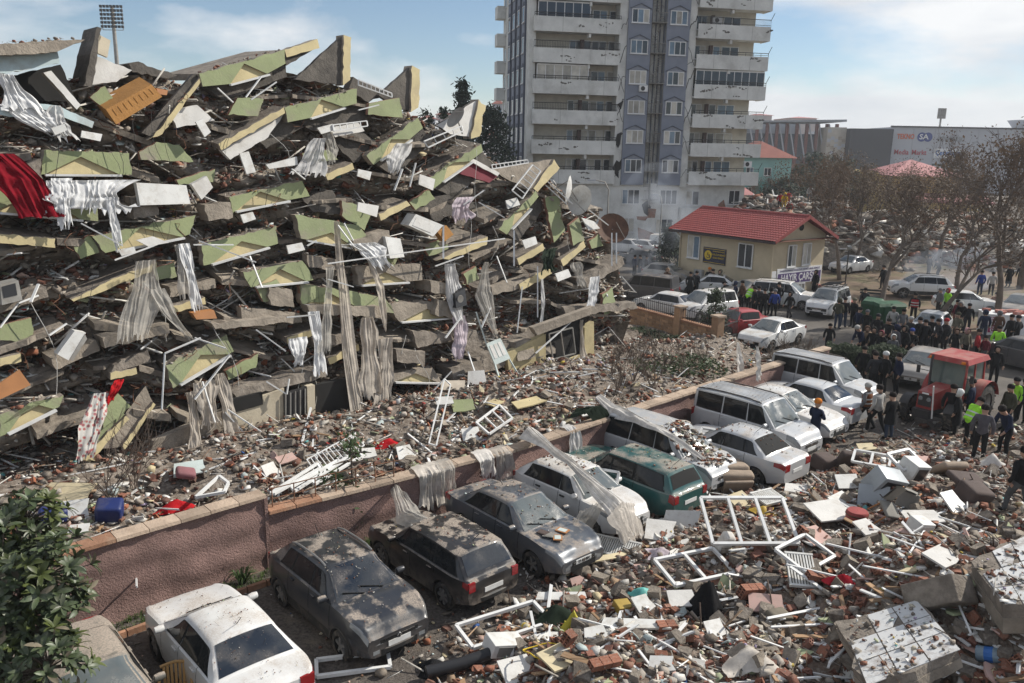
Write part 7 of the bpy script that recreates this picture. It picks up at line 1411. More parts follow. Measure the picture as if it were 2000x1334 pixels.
def lamp(px,py,ztop,lab,arm=1.2):
 v=G(px,py);o=thing('street_lamp',lab,'street lamp',(v.x,v.y,0));q=MB();q.tube([(0,0,0),(0,0,ztop-0.8),(-arm*0.3,0,ztop-0.15),(-arm,0,ztop)],[0.09,0.06,0.05,0.04],7);q.build('pole',MATS['steel_grey'],o,60);q=MB();q.box((-arm-0.3,0,ztop),(0.7,0.25,0.13));q.build('lamp_head',MATS['mall_grey'],o)
lamp(1182,520,Dp(1182,352,G(1182,520).y).z,'curved grey street lamp in front of the tower left half');lamp(1286,505,6.0,'thin grey pole lamp in front of the tower windows',0.4)
q=MB();v=G(1650,560);o=thing('park_lamp','short park lamp with round globe among the trees','street lamp',v);q.tube([(0,0,0),(0,0,2.9)],0.05,6);q.build('pole',MATS['rail_dark'],o);q=t_chunk(3);q.V=[(a*0.4,b*0.4,c*0.4+3.05) for a,b,c in [Vector(v_).normalized()*0.6 for v_ in q.V]];q.build('globe',MATS['lamp_clear'],o,60)
rk=CARPOS['b10'];q=MB();
for x in (0.2,-0.6,-1.4):q.bar((x,-0.62,1.78),(x,0.62,1.78),0.05,0.04)
for y in (-0.6,-0.2,0.2,0.6):q.bar((0.4,y,1.82),(-1.6,y,1.82),0.03,0.03)
for k in range(5):q.bar((0.3-0.4*k,-0.5,1.86),(-0.1-0.3*k,0.5,2.0),0.06,0.06)
o=q.build('roof_rack',MATS['rail_dark'],rk)
def far_heap(label,px0,px1,D,top_y,depth,seed,n=900):
 a,b=Dp(px0,420,D),Dp(px1,420,D);w=b.x-a.x;zt=Dp((px0+px1)/2,top_y,D).z;o=thing('rubble_heap',label,'rubble',(a.x+w/2,D,0));nx,ny=50,26;P=[]
 for i in range(nx):
  row=[]
  for j in range(ny):
   x,y=-w/2+w*i/(nx-1),-depth/2+depth*j/(ny-1);e=max(0,1-(2*x/w)**4)*max(0,1-(2*y/depth)**2)**0.6;row.append((x,y,zt*e*(0.45+0.85*float(fbm(x*0.16+seed,y*0.16,4,seed)))-0.05))
  P.append(row)
 q=MB();q.grid(P);q.build('mound',MATS['heap_dust'],o,50);A=np.array(P);pts=A.reshape(-1,3)[nr.integers(0,nx*ny,n)]+nr.normal(0,0.25,(n,3))*np.array([1,1,0.5])
 for nm,tm,lo,hi,C,k in (('slab_rubble',T['sh'][0],(0.5,0.4,0.06),(2.0,1.5,0.2),np.concatenate([C_WHITE,C_CONC,C_CONC]),n//3),('lump_rubble',T['ch'][1],(0.3,0.3,0.2),(1.1,0.9,0.6),np.concatenate([C_CONC,C_RED,C_DARK]),n//3),('bar_rubble',T['st'],(1.0,0.06,0.05),(3.0,0.2,0.12),np.concatenate([C_WHITE,C_WOOD,C_CONC]),n//3)):
  S=np.array(lo)+(np.array(hi)-np.array(lo))*nr.uniform(0,1,(k,1))**1.5;p=pts[:k];pts=pts[k:];me=scatter_mesh(nm,tm,p,S,rot_mats(k,0.5),pick(C,k),MATS['rubble_mix']);c=bpy.data.objects.new(nm,me);COL.objects.link(c);c.parent=o;c['kind']='stuff'
 return o,A
hp1,A1=far_heap('rescuers\' rubble heap rising behind the cream house roof',1415,1690,84,372,22,5,2000);hp2,A2=far_heap('wide rubble heap behind the park trees',1600,2090,92,418,26,9,2600);hp3_,A3=far_heap('low rubble heap behind the park at the far right',1840,2150,80,470,12,12,700)
def heap_person(px,py,D,kind,top,low,hat,label,s=1.0,hd=260):
 v=Dp(px,py,D);o=person(1500,600,kind,top,low,hat,label,hd,s,0.0);o.location=v; return o
def heap_at(hp,A,x,y):
 P=A.reshape(-1,3)+np.array(hp.location);d=(P[:,0]-x)**2+(P[:,1]-y)**2; return float(P[np.argmin(d)][2])
for px,dy,kind,top,low,hat,lab in ((1538,-1.0,'reach','red','red',H_(),'rescuer in red overalls standing on top of the far heap'),(1531,-5.0,'stoop','yellow','yellow',Hd('yellow'),'rescuer in yellow rain suit below the red one'),(1523,-4.6,'stand','red','charcoal',H_(),'rescuer in red behind the yellow rain suit'),(1543,-6.0,'crouch','red','black',Bn('white'),'crouching rescuer in red with white helmet'),(1528,-0.6,'stand','khaki','khaki',H_(),'rescuer in khaki beside the red overalls'),(1580,-0.5,'stand','palegrey','grey',H_(),'pale clothed person right of the rescuers'),(1778,-4.0,'stand','navy','black',H_(),'dark person on the rubble below the ochre building'),(1784,-4.2,'stand','olive','black',H_(),'second person on the rubble below the ochre building')):
 hpx,AA=(hp1,A1) if px<1700 else (hp2,A2);D=hpx.location.y+dy;v=Dp(px,400,D);o=person(1500,600,kind,top,low,hat,lab,260,1.0,0.0);o.location=(v.x,v.y,heap_at(hpx,AA,v.x,v.y)-0.05)
def fabric(name,col,trans=0.3,var=0.2,sheer=0.0,**k):
 mt=pmat('fabric_'+name,col,0.9,var,5,bump=0.25,bs=30,trans=trans,spec=0.1,dirt=0.4,dirtcol=tuple(c*0.6 for c in col),dirtscale=1.2,**k)
 if sheer and 'sheer' not in mt.keys():
  nt=mt.node_tree;o=nt.nodes['Material Output'];src=o.inputs['Surface'].links[0].from_socket;tp=nt.nodes.new('ShaderNodeBsdfTransparent');ms=nt.nodes.new('ShaderNodeMixShader');ms.inputs[0].default_value=sheer
  nt.links.new(src,ms.inputs[1]);nt.links.new(tp.outputs[0],ms.inputs[2]);nt.links.new(ms.outputs[0],o.inputs['Surface']);mt['sheer']=sheer
 return mt
FB=dict(beige=fabric('beige',(0.56,0.50,0.43),0.3,sheer=0.1),grey=fabric('grey',(0.66,0.65,0.64),0.3,sheer=0.08),lace=fabric('lace',(0.74,0.74,0.74),0.25),veil=fabric('veil',(0.58,0.55,0.50),0.3,sheer=0.38),lilac=fabric('lilac',(0.58,0.50,0.54),0.25),red=fabric('red',(0.19,0.006,0.014),0.1),tarp=fabric('tarp',(0.68,0.65,0.61),0.25),dkgreen=fabric('dkgreen',(0.02,0.03,0.02),0.1),brightred=fabric('brightred',(0.45,0.015,0.02),0.15),black=fabric('black',(0.015,0.015,0.016),0.05),tan=fabric('tan',(0.36,0.29,0.23),0.1),dustysheet=fabric('dustysheet',(0.60,0.55,0.49),0.2,sheer=0.06))
def strip_cloth(name,label,path,widths,mt,pleats=7,amp=0.06,across=None,out=None,cat='curtain',nl=26,ragged=0.1,group=None,seed=None,droop=0.0):
 """cloth along a 3D path; widths (start, end); pleats run along the path"""
 sd_=rnd.random()*50 if seed is None else seed;path=[Vector(p) for p in path];cum=[0]
 for a,b in zip(path,path[1:]):cum.append(cum[-1]+(b-a).length)
 nx=max(14,pleats*5);P=[];amp=min(amp,0.20*max(widths)/pleats)
 for i in range(nl+1):
  t=i/nl;s_=t*cum[-1];k=max(0,min(len(path)-2,int(np.searchsorted(cum,s_,side='right')-1)));f=(s_-cum[k])/max(1e-6,cum[k+1]-cum[k]);f2=f*f*(3-2*f)*0.35+f*0.65;c=path[k].lerp(path[k+1],f2);w=widths[0]+(widths[-1]-widths[0])*t if len(widths)==2 else float(np.interp(t,np.linspace(0,1,len(widths)),widths));row=[]
  for j in range(nx+1):
   q_=j/nx-0.5;q2=q_+0.10*math.sin(q_*9+sd_)+0.05*math.sin(q_*23+sd_*3+t*2);ph=q2*pleats*6.283;ed=0.45+0.75*float(smooth_noise(q_*5+sd_,t*3+sd_,3));fold=math.sin(ph+sd_+0.9*math.sin(t*4+sd_))*amp*ed+0.6*amp*math.sin(ph*0.37+sd_*2+t*3);edge=(abs(q_)*2)**3
   v=c+across*(w*q_*(1+0.22*math.sin(t*6+sd_+(2 if q_>0 else 0))*edge))+out*(fold+0.09*(float(smooth_noise(q_*4+sd_,t*9,5))-0.5)+0.05*math.sin(5*t+sd_)-droop*(2*q_)**2*(0.6+0.5*math.sin(t*7+sd_)))
   if ragged and t>0.9:v=v+(path[-1]-path[-2]).normalized()*ragged*(math.sin(ph*0.7+sd_)+0.6*math.sin(ph*1.9))*(t-0.9)/0.1
   row.append(v)
  P.append(row)
 q=MB();q.grid(P); return tag(q.build(name,mt,smooth=80),label,cat,group)
def curtain(px,w0,w1,fb,label,pleats=6,amp=0.05,off=0.75,**k):
 sc=F(*px[0]).length/FPX*1.06
 return strip_cloth('curtain',label,[F(x,y,off+0.0*i) for i,(x,y) in enumerate(px)],[w*sc for w in ([(w0+(w1-w0)*k/5)*rnd.uniform(0.68,1.22) for k in range(6)] if not isinstance(w0,(tuple,list)) else w0)],FB[fb],pleats,amp,FE,FN,'curtain',group='curtains hanging from the ruin',**k)
curtain([(658,432),(668,540),(684,700),(704,845)],(10,22,24,26),0,'beige','very long beige curtain hanging down the middle of the ruin',5,0.06,nl=50)
curtain([(646,520),(640,600),(634,690)],16,26,'veil','thin torn curtain left of the very long beige one',4);curtain([(722,505),(742,560),(752,640)],14,10,'beige','narrow twisted curtain right of the very long beige one',3);curtain([(706,475),(728,490),(748,520)],60,46,'lace','white crumpled cloth draped over a beam beside the long curtain',7,0.09)
curtain([(718,620),(722,690),(728,770)],34,46,'beige','wide beige curtain hanging low right of the long one',6);curtain([(755,660),(752,720),(748,790)],30,40,'beige','beige curtain pair beside the wide low curtain',5);curtain([(612,608),(622,660),(624,730)],18,26,'lace','grey-white curtain left of the wide low curtain',4)
curtain([(358,476),(372,530),(384,602)],18,16,'lace','white curtain hanging from the middle left floors',4);curtain([(352,478),(356,520),(362,578)],20,18,'veil','lace curtain left of the white one on the middle left floors',4);curtain([(288,508),(282,570),(264,660)],(34,54,46),0,'veil','sheer grey curtain billowing from the left floors',7,0.08);curtain([(304,565),(330,610),(372,662)],(26,20,10),0,'veil','sheer curtain strip trailing to the right from the left floors',4)
curtain([(374,765),(380,830),(384,900)],24,18,'beige','beige curtain over the ground floor left of the gate',4);curtain([(428,730),(446,800),(462,880)],26,24,'beige','brownish curtain over the cream ground floor wall',5);curtain([(402,745),(406,790),(410,832)],40,34,'beige','bunched curtain above the cream ground floor wall',6)
curtain([(880,515),(884,560),(898,625)],(26,36,20),0,'grey','pale curtain hanging beside the stereo',6);curtain([(950,512),(944,570),(966,652)],(8,38,10),0,'veil','sheer curtain gathered at the top right of the stereo',6,0.07);curtain([(898,618),(900,650),(896,700)],44,24,'lilac','lilac patterned cloth hanging below the stereo',6,0.07);curtain([(1136,625),(1140,690),(1146,742)],10,22,'beige','beige curtain on the yellow corner room',4)
curtain([(1162,540),(1160,570),(1152,612)],36,18,'lace','white sheet hanging at the right end of the ruin',6,0.08);curtain([(1124,512),(1130,530),(1138,560)],26,20,'veil','grey net cloth near the right end of the ruin',5);curtain([(1075,485),(1070,505),(1072,530)],30,36,'dkgreen','dark green cloth near the right end of the ruin',6);curtain([(1060,545),(1060,590),(1056,640)],8,8,'grey','narrow pale strip hanging right of the stereo',2)
curtain([(170,352),(172,385),(168,412)],128,112,'lace','white lace-edged curtains hanging in a row at the upper left',14,0.08,ragged=0.12);curtain([(118,348),(122,395),(126,440)],26,18,'lace','longer white lace curtain left of the row',4);curtain([(214,385),(222,430),(232,478)],14,12,'lace','narrow white curtain tail right of the lace row',3)
curtain([(10,145),(28,178),(50,216)],(22,30,50),0,'lace','white curtain falling from under the top left roof slab',5);curtain([(30,205),(70,232),(110,262)],(50,44,30),0,'lace','crumpled white curtain spread over the top left rubble',8,0.09);curtain([(108,206),(112,240),(128,270)],16,30,'grey','grey-white cloth bundle above the left floors',4)
curtain([(624,270),(612,310),(600,340)],(20,46,60),0,'grey','pale sheet caught between upper slabs in the middle',8,0.09);curtain([(640,258),(650,290),(648,318)],24,16,'veil','torn sheet hanging in the upper middle',4);curtain([(790,280),(775,310),(770,335)],(40,36,24),0,'grey','grey sheet under the steep green beam',6,0.08);curtain([(908,385),(900,405),(905,430)],46,56,'lilac','pale patterned bedding spilling from the upper right',7,0.1);curtain([(580,660),(586,690),(582,712)],36,20,'lace','small white net cloth on the lower middle floors',5)
curtain([(-10,300),(40,350),(78,425)],(40,74,56),0,'red','dark red velvet blanket draped at the far left',6,0.10,ragged=0.02)
pmat('floral',(0.5,0.48,0.45),0.9,0.2,5);nt=MATS['floral'].node_tree;vo=nt.nodes.new('ShaderNodeTexVoronoi');vo.inputs['Scale'].default_value=9;rp=nt.nodes.new('ShaderNodeValToRGB')
for k,(p,c) in enumerate(((0.0,(0.10,0.13,0.20)),(0.3,(0.42,0.12,0.10)),(0.45,(0.52,0.5,0.46)),(1,(0.55,0.53,0.5)))):e=rp.color_ramp.elements[k] if k<2 else rp.color_ramp.elements.new(p);e.position=p;e.color=(*c,1)
tcx=nt.nodes.new('ShaderNodeTexCoord');nt.links.new(tcx.outputs['Object'],vo.inputs['Vector']);nt.links.new(vo.outputs['Distance'],rp.inputs[0]);nt.links.new(rp.outputs[0],nt.nodes['Principled BSDF'].inputs['Base Color']);FB['floral']=MATS['floral']
curtain([(196,768),(184,820),(164,896)],(22,40,30),0,'floral','flower-patterned blanket hanging over a tilted slab at lower left',4,0.06);curtain([(232,742),(220,770),(212,788)],14,12,'brightred','small red and pink cloth beside the flowered blanket',3)
def sheet(label,pts,widths,fb,pleats=6,amp=0.06,across=None,**k): return strip_cloth('draped_sheet',label,pts,widths,FB[fb],pleats,amp,(across or FE),(k.pop('out',None) or UP),'sheet',droop=k.pop('droop',0.22),**k)
sheet('long twisted curtain running from the wall over the white hatchback',[G(1035,838,1.9),G(1075,872,1.85),G(1115,900,1.75),G(1160,938,1.6),G(1205,978,1.3),G(1228,1010,0.9),G(1240,1045,0.45)],(0.75,0.34,0.3,0.6,0.8),'tarp',7,0.07,seed=2)
sheet('torn grey net curtain hanging over window frames beside the grey sedan',[G(1155,985,1.35),G(1140,1010,1.0),G(1135,1055,0.35)],(1.1,0.9,0.4),'veil',7,0.08,seed=4)
sheet('curtain hanging over the broken frames right of the white hatchback',[G(1215,985,1.35),G(1228,1020,0.85),G(1240,1050,0.4)],(1.0,0.95,0.7),'dustysheet',9,0.06,seed=7)
sheet('grey plastic sheet slumped from the wall on to the black hatchback',[G(772,945,1.35),G(792,995,1.15),G(845,1022,1.25)],(0.3,0.7,0.5),'veil',6,0.06,seed=9)
for k,(px,py,w,h,fb,lab) in enumerate(((832,905,0.9,1.0,'dustysheet','beige curtain hung over the wall left of the grey sedan'),(866,898,0.55,1.1,'veil','second beige curtain on the wall beside the grey sedan'),(940,878,0.6,0.55,'tarp','small pale cloth hung over the wall above the grey sedan'),(975,862,0.7,0.95,'veil','sheer curtain on the wall above the white hatchback'),(1112,820,0.55,1.0,'grey','pale striped curtain on the wall above the green estate'))):
 t0=min(range(400),key=lambda i:abs((lambda p:math.hypot(*(0,0)))(0)) if False else abs((lambda p,_d:(p.x/p.y)-ray(px,py).x/ray(px,py).y)(*wall_pt(WLEN*i/399))));p,dd=wall_pt(WLEN*t0/399);n=Vector((dd.y,-dd.x,0))
 strip_cloth('draped_sheet',lab,[p-n*0.25+UP*1.56,p+UP*1.58,p+n*0.26+UP*1.45,p+n*0.30+UP*(1.5-h)],[w*0.8,w],FB[fb],5,0.05,dd,n,'sheet',group='curtains over the boundary wall')
sheet('white torn sheet stretched along the wall above the silver people carrier',[G(1170,770,2.1),G(1200,792,1.75),G(1240,812,1.8),G(1290,838,1.85),G(1340,866,1.6),G(1372,890,1.2)],(0.4,0.7,0.35,0.5,0.3,0.25),'tarp',5,0.07,seed=12);sheet('dark net caught on the wall behind the people carrier',[G(1128,800,1.9),G(1160,795,2.0),G(1188,830,1.2)],(0.7,0.9,0.5),'dkgreen',5,0.06,seed=14)
for k,(px,py,lab) in enumerate(((1440,705,'white torn plastic on a wall post left of the silver vans'),(1478,715,'white torn plastic strip on the wall above the far vans'))):v=G(px,py,1.9);strip_cloth('torn_plastic',lab,[v+UP*0.75,v+UP*0.3,v-UP*0.45+FN*0.2],[0.12,0.6-0.2*k],FB['tarp'],3,0.08,FE,FN,'plastic',seed=30+k)
v=hit_garden(760,872)
def rag(label,v,s_,fb,seed,h=0.25,cat='cloth',name='rag'):
 rg=random.Random(seed);q=MB();P=[];n=14
 for i in range(n+1):
  row=[]
  for j in range(n+1):x,y=i/n-0.5,j/n-0.5;r_=math.hypot(x,y);e=1+0.25*math.sin(3*math.atan2(y,x)+seed);row.append((v[0]+x*s_*e,v[1]+y*s_*e*0.8,v[2]+0.03+h*max(0,1-2*r_)+0.4*h*(float(fbm(x*6+seed,y*6,3,seed))-0.4)))
  P.append(row)
 q.grid(P); return tag(q.build(name,FB[fb],smooth=80),label,cat)
rag('bright red cloth lying on white railings in the garden rubble',v,0.9,'brightred',3);rag('crumpled red cloth on the rubble near the tiled slabs',hit(1645,1145),0.7,'red',5,0.2);rag('red cloth near the silver sedan bumper',hit(1512,925),0.5,'brightred',6,0.15);rag('dark purple cloth in the rubble centre',hit(1290,1085),0.6,'lilac',8,0.2);rag('blue cloth lying in the rubble below the walkers',hit(1760,908),0.8,'dkgreen',9,0.2);rag('white sack of cloth by the large man at right',hit(1935,915),1.0,'tarp',10,0.45);rag('red plastic sheet behind the wall at left',hit_garden(345,995),0.9,'brightred',14,0.25)
rag('black plastic bag standing in the foreground rubble',hit(1380,1200),0.75,'black',12,0.85,'bag','plastic_bag');rag('black bag lying beside the rolled mesh',hit(845,1310),0.6,'black',13,0.25,'bag','plastic_bag');rag('dirty beige blanket under the tiled slab in the foreground',hit(1465,1300),0.9,'dustysheet',16,0.35)
pmat('mattress_orange',(0.34,0.165,0.045),0.85,0.12,3,bump=0.4,bs=10);pmat('wood_orange',(0.36,0.16,0.06),0.6,0.15,2);pmat('appliance_white',(0.60,0.595,0.57),0.5,0.1,2,rand=0.12,dirt=0.6,dirtcol=(0.34,0.295,0.24),dirtscale=2.5);pmat('plastic_black',(0.02,0.02,0.022),0.4,0.1);pmat('door_mint',(0.47,0.53,0.51),0.6,0.08,2,dirt=0.25,dirtcol=(0.35,0.32,0.28))
def fslab(name,label,cat,pts,mt,off,th,group=None,smooth=None):
 q=MB();q.prism([F(x,y,off) for x,y in pts],-FN*th); return tag(q.build(name,mt,smooth=smooth),label,cat,group)
ms=thing('mattress','orange-brown mattress lying on top of the ruin at upper left','mattress',F(260,225,0.4));q=MB();P=[F(x,y,0.7) for x,y in ((207,214),(296,165),(317,189),(227,243))];bk=-FN*0.9+UP*0.25;q.hexa([P[3],P[2],P[2]+bk,P[3]+bk,P[0],P[1],P[1]+bk,P[0]+bk]);q.build('cover',MATS['mattress_orange'],ms,world=True)
for t in np.linspace(0.1,0.9,8):q=MB();q.bar(P[0].lerp(P[1],float(t)).lerp(P[3].lerp(P[2],float(t)),0.15)+FN*0.002,P[0].lerp(P[1],float(t)).lerp(P[3].lerp(P[2],float(t)),0.6)+FN*0.002,0.012,0.02,FN);q.build('quilting_seam',MATS['mattress_orange'],ms,world=True)
fslab('cupboard_board','large white panel lying on the beam gap at upper left','panel',[(266,357),(364,362),(372,398),(274,401)],MATS['appliance_white'],0.8,0.22);fslab('plaster_board','broken white panel with brick backing right of the large white panel','panel',[(374,360),(404,344),(416,366),(394,390)],MATS['white_plaster'],0.7,0.2)
fslab('wooden_board','orange-brown wooden board sticking out at the far left','board',[(-10,755),(38,722),(60,752),(-10,785)],MATS['wood_orange'],0.9,0.05);fslab('wooden_board','orange drawer front on the lower left floors','board',[(376,612),(418,606),(424,622),(384,624)],MATS['wood_orange'],0.6,0.3);fslab('wooden_board','orange-brown cabinet in the left upper-middle rubble','board',[(305,172),(328,176),(326,186),(310,184)],MATS['wood_orange'],0.4,0.3)
def fbox(name,label,cat,pts,th,mt,off=0.7,front=None,fm=None):
 o=thing(name,label,cat,F(*pts[0],off));q=MB();q.prism([F(x,y,off) for x,y in pts],-FN*th);q.build('body',mt,o,world=True)
 if front:q=MB();q.prism([F(x,y,off+0.015) for x,y in front],-FN*0.02);q.build('front',fm,o,world=True)
 return o
fbox('air_conditioner','grey-white split unit lying tilted on the left floors','air conditioner',[(112,692),(146,646),(168,650),(134,704)],0.3,MATS['appliance_white'],0.9,[(136,702),(166,652),(170,662),(142,706)],MATS['steel_grey'])
fbox('stove','dark metal stove with white lid at the far left middle floor','stove',[(0,556),(36,548),(44,586),(4,596)],0.5,MATS['steel_grey'],0.9,[(4,560),(30,553),(34,576),(8,582)],MATS['plastic_black'])
st=fbox('stereo','black stereo speaker box hanging on the right middle of the ruin','stereo',[(889,575),(908,562),(912,596),(891,602)],0.35,MATS['plastic_black'],0.9);q=MB();c=F(899,584,0.92);q.lathe([(0.01,0.02),(0.14,0.02),(0.15,0)],14);q.V=[tuple(c+FE*v[0]+FN*v[1]+UP*v[2]) for v in q.V];q.build('speaker_cone',MATS['steel_grey'],st,world=True)
fbox('cabinet','white open cabinet in the upper right rubble','cabinet',[(798,440),(812,418),(866,440),(846,462)],0.5,MATS['appliance_white'],0.8,[(806,440),(814,424),(850,440),(842,455)],MATS['white_plaster']);fbox('cabinet','white drawer unit below the white open cabinet','cabinet',[(752,462),(782,466),(790,502),(762,505)],0.4,MATS['appliance_white'],0.7);fbox('cabinet','tan wooden box right of the white open cabinet','cabinet',[(854,452),(872,440),(886,458),(868,472)],0.3,MATS['mattress_orange'],0.7)
dp=thing('mint_door','pale mint panelled door with long rails leaning on the ruin','door',F(985,740,1.0));P=[F(x,y,1.2) for x,y in ((950,672),(978,661),(997,700),(967,713))];q=MB();q.prism(P,-FN*0.05);q.build('leaf',MATS['door_mint'],dp,world=True)
for a,b in (((967,713),(988,782)),((995,702),(1022,748)),((950,672),(930,610))):q=MB();q.bar(F(*a,1.2),F(*b,1.35),0.07,0.05);q.build('rail',MATS['door_mint'],dp,world=True)
for u0,u1 in ((0.12,0.32),(0.40,0.60),(0.68,0.88)):
 q=MB();q.prism([P[0].lerp(P[1],u).lerp(P[3].lerp(P[2],u),w_)+FN*0.012 for u,w_ in ((u0,0.12),(u1,0.12),(u1,0.75),(u0,0.75))],-FN*0.01);q.build('door_panel',MATS['white_plaster'],dp,world=True)
fslab('door_leaf','narrow white door leaf standing in the upper middle','door',[(468,300),(486,296),(500,336),(482,340)],MATS['appliance_white'],0.8,0.08);fslab('door_leaf','white door leaf lying in the upper middle rubble','door',[(520,322),(580,306),(582,322),(526,330)],MATS['appliance_white'],0.6,0.08);fslab('door_leaf','white torn board left of the narrow door leaf','door',[(382,238),(396,232),(412,258),(400,268)],MATS['appliance_white'],0.7,0.08)
for k,pts in enumerate(([(700,395),(740,402),(736,424),(698,412)],[(820,340),(850,350),(846,372),(818,360)],[(560,480),(590,474),(596,488),(564,496)],[(988,392),(1010,386),(1016,400),(992,408)],[(1136,425),(1160,432),(1172,446),(1150,450)],[(1020,470),(1046,462),(1050,476),(1026,486)],[(620,250),(650,242),(660,252),(628,262)],[(700,330),(726,336),(722,352),(698,344)],[(232,490),(262,482),(266,492),(238,500)],[(1085,535),(1110,526),(1116,540),(1090,550)],[(470,420),(494,414),(500,428),(476,436)],[(100,250),(126,242),(132,254),(108,264)],[(160,255),(200,262),(196,276),(158,268)])):fslab('white_board','broken white furniture board wedged in the ruin','board',pts,rnd.choice([MATS['appliance_white'],MATS['white_plaster']]),rnd.uniform(0.5,0.9),0.06,'white boards wedged in the ruin')
def dish(label,px,py,r_,mt,face,off=0.6):
 c=F(px,py,off);f=Vector(face).normalized();u=f.orthogonal().normalized();w=f.cross(u);o=thing('satellite_dish',label,'satellite dish',c);q=MB();q.grid([[c+(u*math.cos(a)+w*math.sin(a))*r_*k+f*(0.22*r_*k*k) for a in np.linspace(0,6.283,21)[:-1]] for k in (0.02,0.35,0.7,1.0)],0,True);q.build('bowl',mt,o,60,world=True);q=MB();q.tube([c+w*r_*0.95+f*0.2*r_,c+f*r_*1.1],0.015,5);q.tube([c,c-f*0.3-UP*0.4],0.025,5);q.build('arm',MATS['steel_grey'],o,world=True)
dish('pale satellite dish seen edge-on at the right shoulder of the ruin',1116,372,0.62,MATS['appliance_white'],(-0.95,0.2,0.1));dish('pale satellite dish right of the edge-on one',1136,392,0.66,MATS['appliance_white'],(-0.6,-0.6,0.2));dish('rusty brown satellite dish at the right end of the ruin',1196,448,0.72,pmat('rust_dish',(0.10,0.05,0.03),0.7,0.4,4),(0.1,-0.9,0.5));dish('small satellite dish on the third slab spike',893,232,0.45,MATS['steel_grey'],(-0.6,-0.5,0.5))
def frame_thing(name,label,cat,pts,bars,mt,r_=0.03,world_fn=None,group=None):
 fn=world_fn or (lambda x,y:F(x,y,0.9));P=[fn(*p) for p in pts];o=thing(name,label,cat,P[0],0,group);n=len(P)
 for k in range(n):q=MB();q.bar(P[k],P[(k+1)%n],r_*2,r_*2);q.build('frame_bar',mt,o,world=True)
 for k in range(1,bars+1):t=k/(bars+1);q=MB();q.bar(P[0].lerp(P[1],t),P[3].lerp(P[2],t),r_*1.5,r_*1.5);q.build('bar',mt,o,world=True)
 return o
frame_thing('balcony_railing','white balcony railing leaning on the right shoulder of the ruin','railing',[(1000,372),(1040,322),(1056,334),(1020,388)],5,MATS['pvc_white'],0.022);frame_thing('balcony_railing','pale railing at the upper edge right of the white slab','railing',[(960,322),(1030,312),(1032,318),(962,330)],8,MATS['pvc_white'],0.018);frame_thing('balcony_railing','white railing between the two dark slab spikes','railing',[(700,156),(765,182),(766,190),(700,166)],7,MATS['pvc_white'],0.018);frame_thing('balcony_railing','white tubular frame below the white slab spike','railing',[(828,276),(902,246),(904,256),(836,288)],3,MATS['pvc_white'],0.02);frame_thing('drying_rack','white tubular rack in the upper middle rubble','rack',[(650,244),(716,236),(718,246),(652,256)],4,MATS['pvc_white'],0.018)
LP_=[((640,515),(986,466)),((224,508),(300,480)),((378,478),(456,478)),((388,470),(500,512)),((488,500),(512,562)),((322,690),(392,660)),((322,690),(316,800)),((380,660),(440,680)),((380,780),(448,694)),((395,745),(420,825)),((240,480),(158,436)),((850,520),(905,500)),((1004,450),(1004,520)),((970,500),(990,552)),((1020,560),(1010,650)),((1050,520),(1050,620)),((1046,690),(1140,606)),((900,620),(870,660)),((500,644),(558,686)),((560,620),(615,615)),((690,560),(640,545)),((914,687),(930,735)),((840,770),(882,725)),((520,745),(560,770)),((560,770),(565,740)),((60,590),(75,555)),((0,640),(36,592)),((36,592),(75,577)),((96,655),(130,632)),((905,400),(945,372)),((935,395),(985,425)),((770,372),(786,330)),((800,365),(812,318)),((1070,355),(1118,398)),((1066,362),(1108,400)),((1150,410),(1188,440)),((480,190),(510,150)),((455,200),(425,172)),((490,195),(540,160)),((700,215),(740,205)),((595,350),(570,330)),((940,640),(958,600)),((1195,455),(1195,520)),((1204,455),(1204,515)),((1214,540),(1240,570)),((866,505),(866,440)),((440,805),(490,860)),((445,800),(520,850)),((600,480),(618,470)),((660,440),(690,480)),((672,436),(690,470))]
for a,b in LP_:
 q=MB();q.bar(F(*a,0.85),F(*b,0.85+rnd.uniform(-0.2,0.3)),rnd.uniform(0.035,0.07),0.035);tag(q.build('window_profile',MATS['pvc_white']),'white plastic profile sticking out of the ruin face','profile','white profiles sticking out of the ruin')
def plane_at(px,py,w,h,tilt=0.0,spin=0.0,lift=0.12):
 """a frame lying on the rubble at a pixel: origin and axes"""
 v=hit(px,py)+UP*lift;x=Vector((math.cos(spin),math.sin(spin),0));y=Vector((-math.sin(spin)*math.cos(tilt),math.cos(spin)*math.cos(tilt),math.sin(tilt))); return v,x,y,x.cross(y)
def win_frame(label,px,py,w,h,n,spin,tilt=0.1,lift=0.2,m_=None,name='window_frame',transom=False):
 v,x,y,z=plane_at(px,py,w,h,tilt,spin,lift);o=thing(name,label,'window frame',v);t=0.07;mt=m_ or MATS['pvc_white']
 def pt(a,b): return v+x*a+y*b
 for a,b in ((pt(-w/2,-h/2),pt(w/2,-h/2)),(pt(-w/2,h/2),pt(w/2,h/2)),(pt(-w/2,-h/2),pt(-w/2,h/2)),(pt(w/2,-h/2),pt(w/2,h/2))):q=MB();q.bar(a,b,t,t,z);q.build('frame_bar',mt,o,world=True)
 for k in range(1,n):xx=-w/2+w*k/n;q=MB();q.bar(pt(xx,-h/2),pt(xx,h/2),t,t*0.9,z);q.build('mullion',mt,o,world=True)
 if transom:q=MB();q.bar(pt(-w/2,h*0.15),pt(w/2,h*0.15),t,t*0.8,z);q.build('transom',mt,o,world=True)
 return o
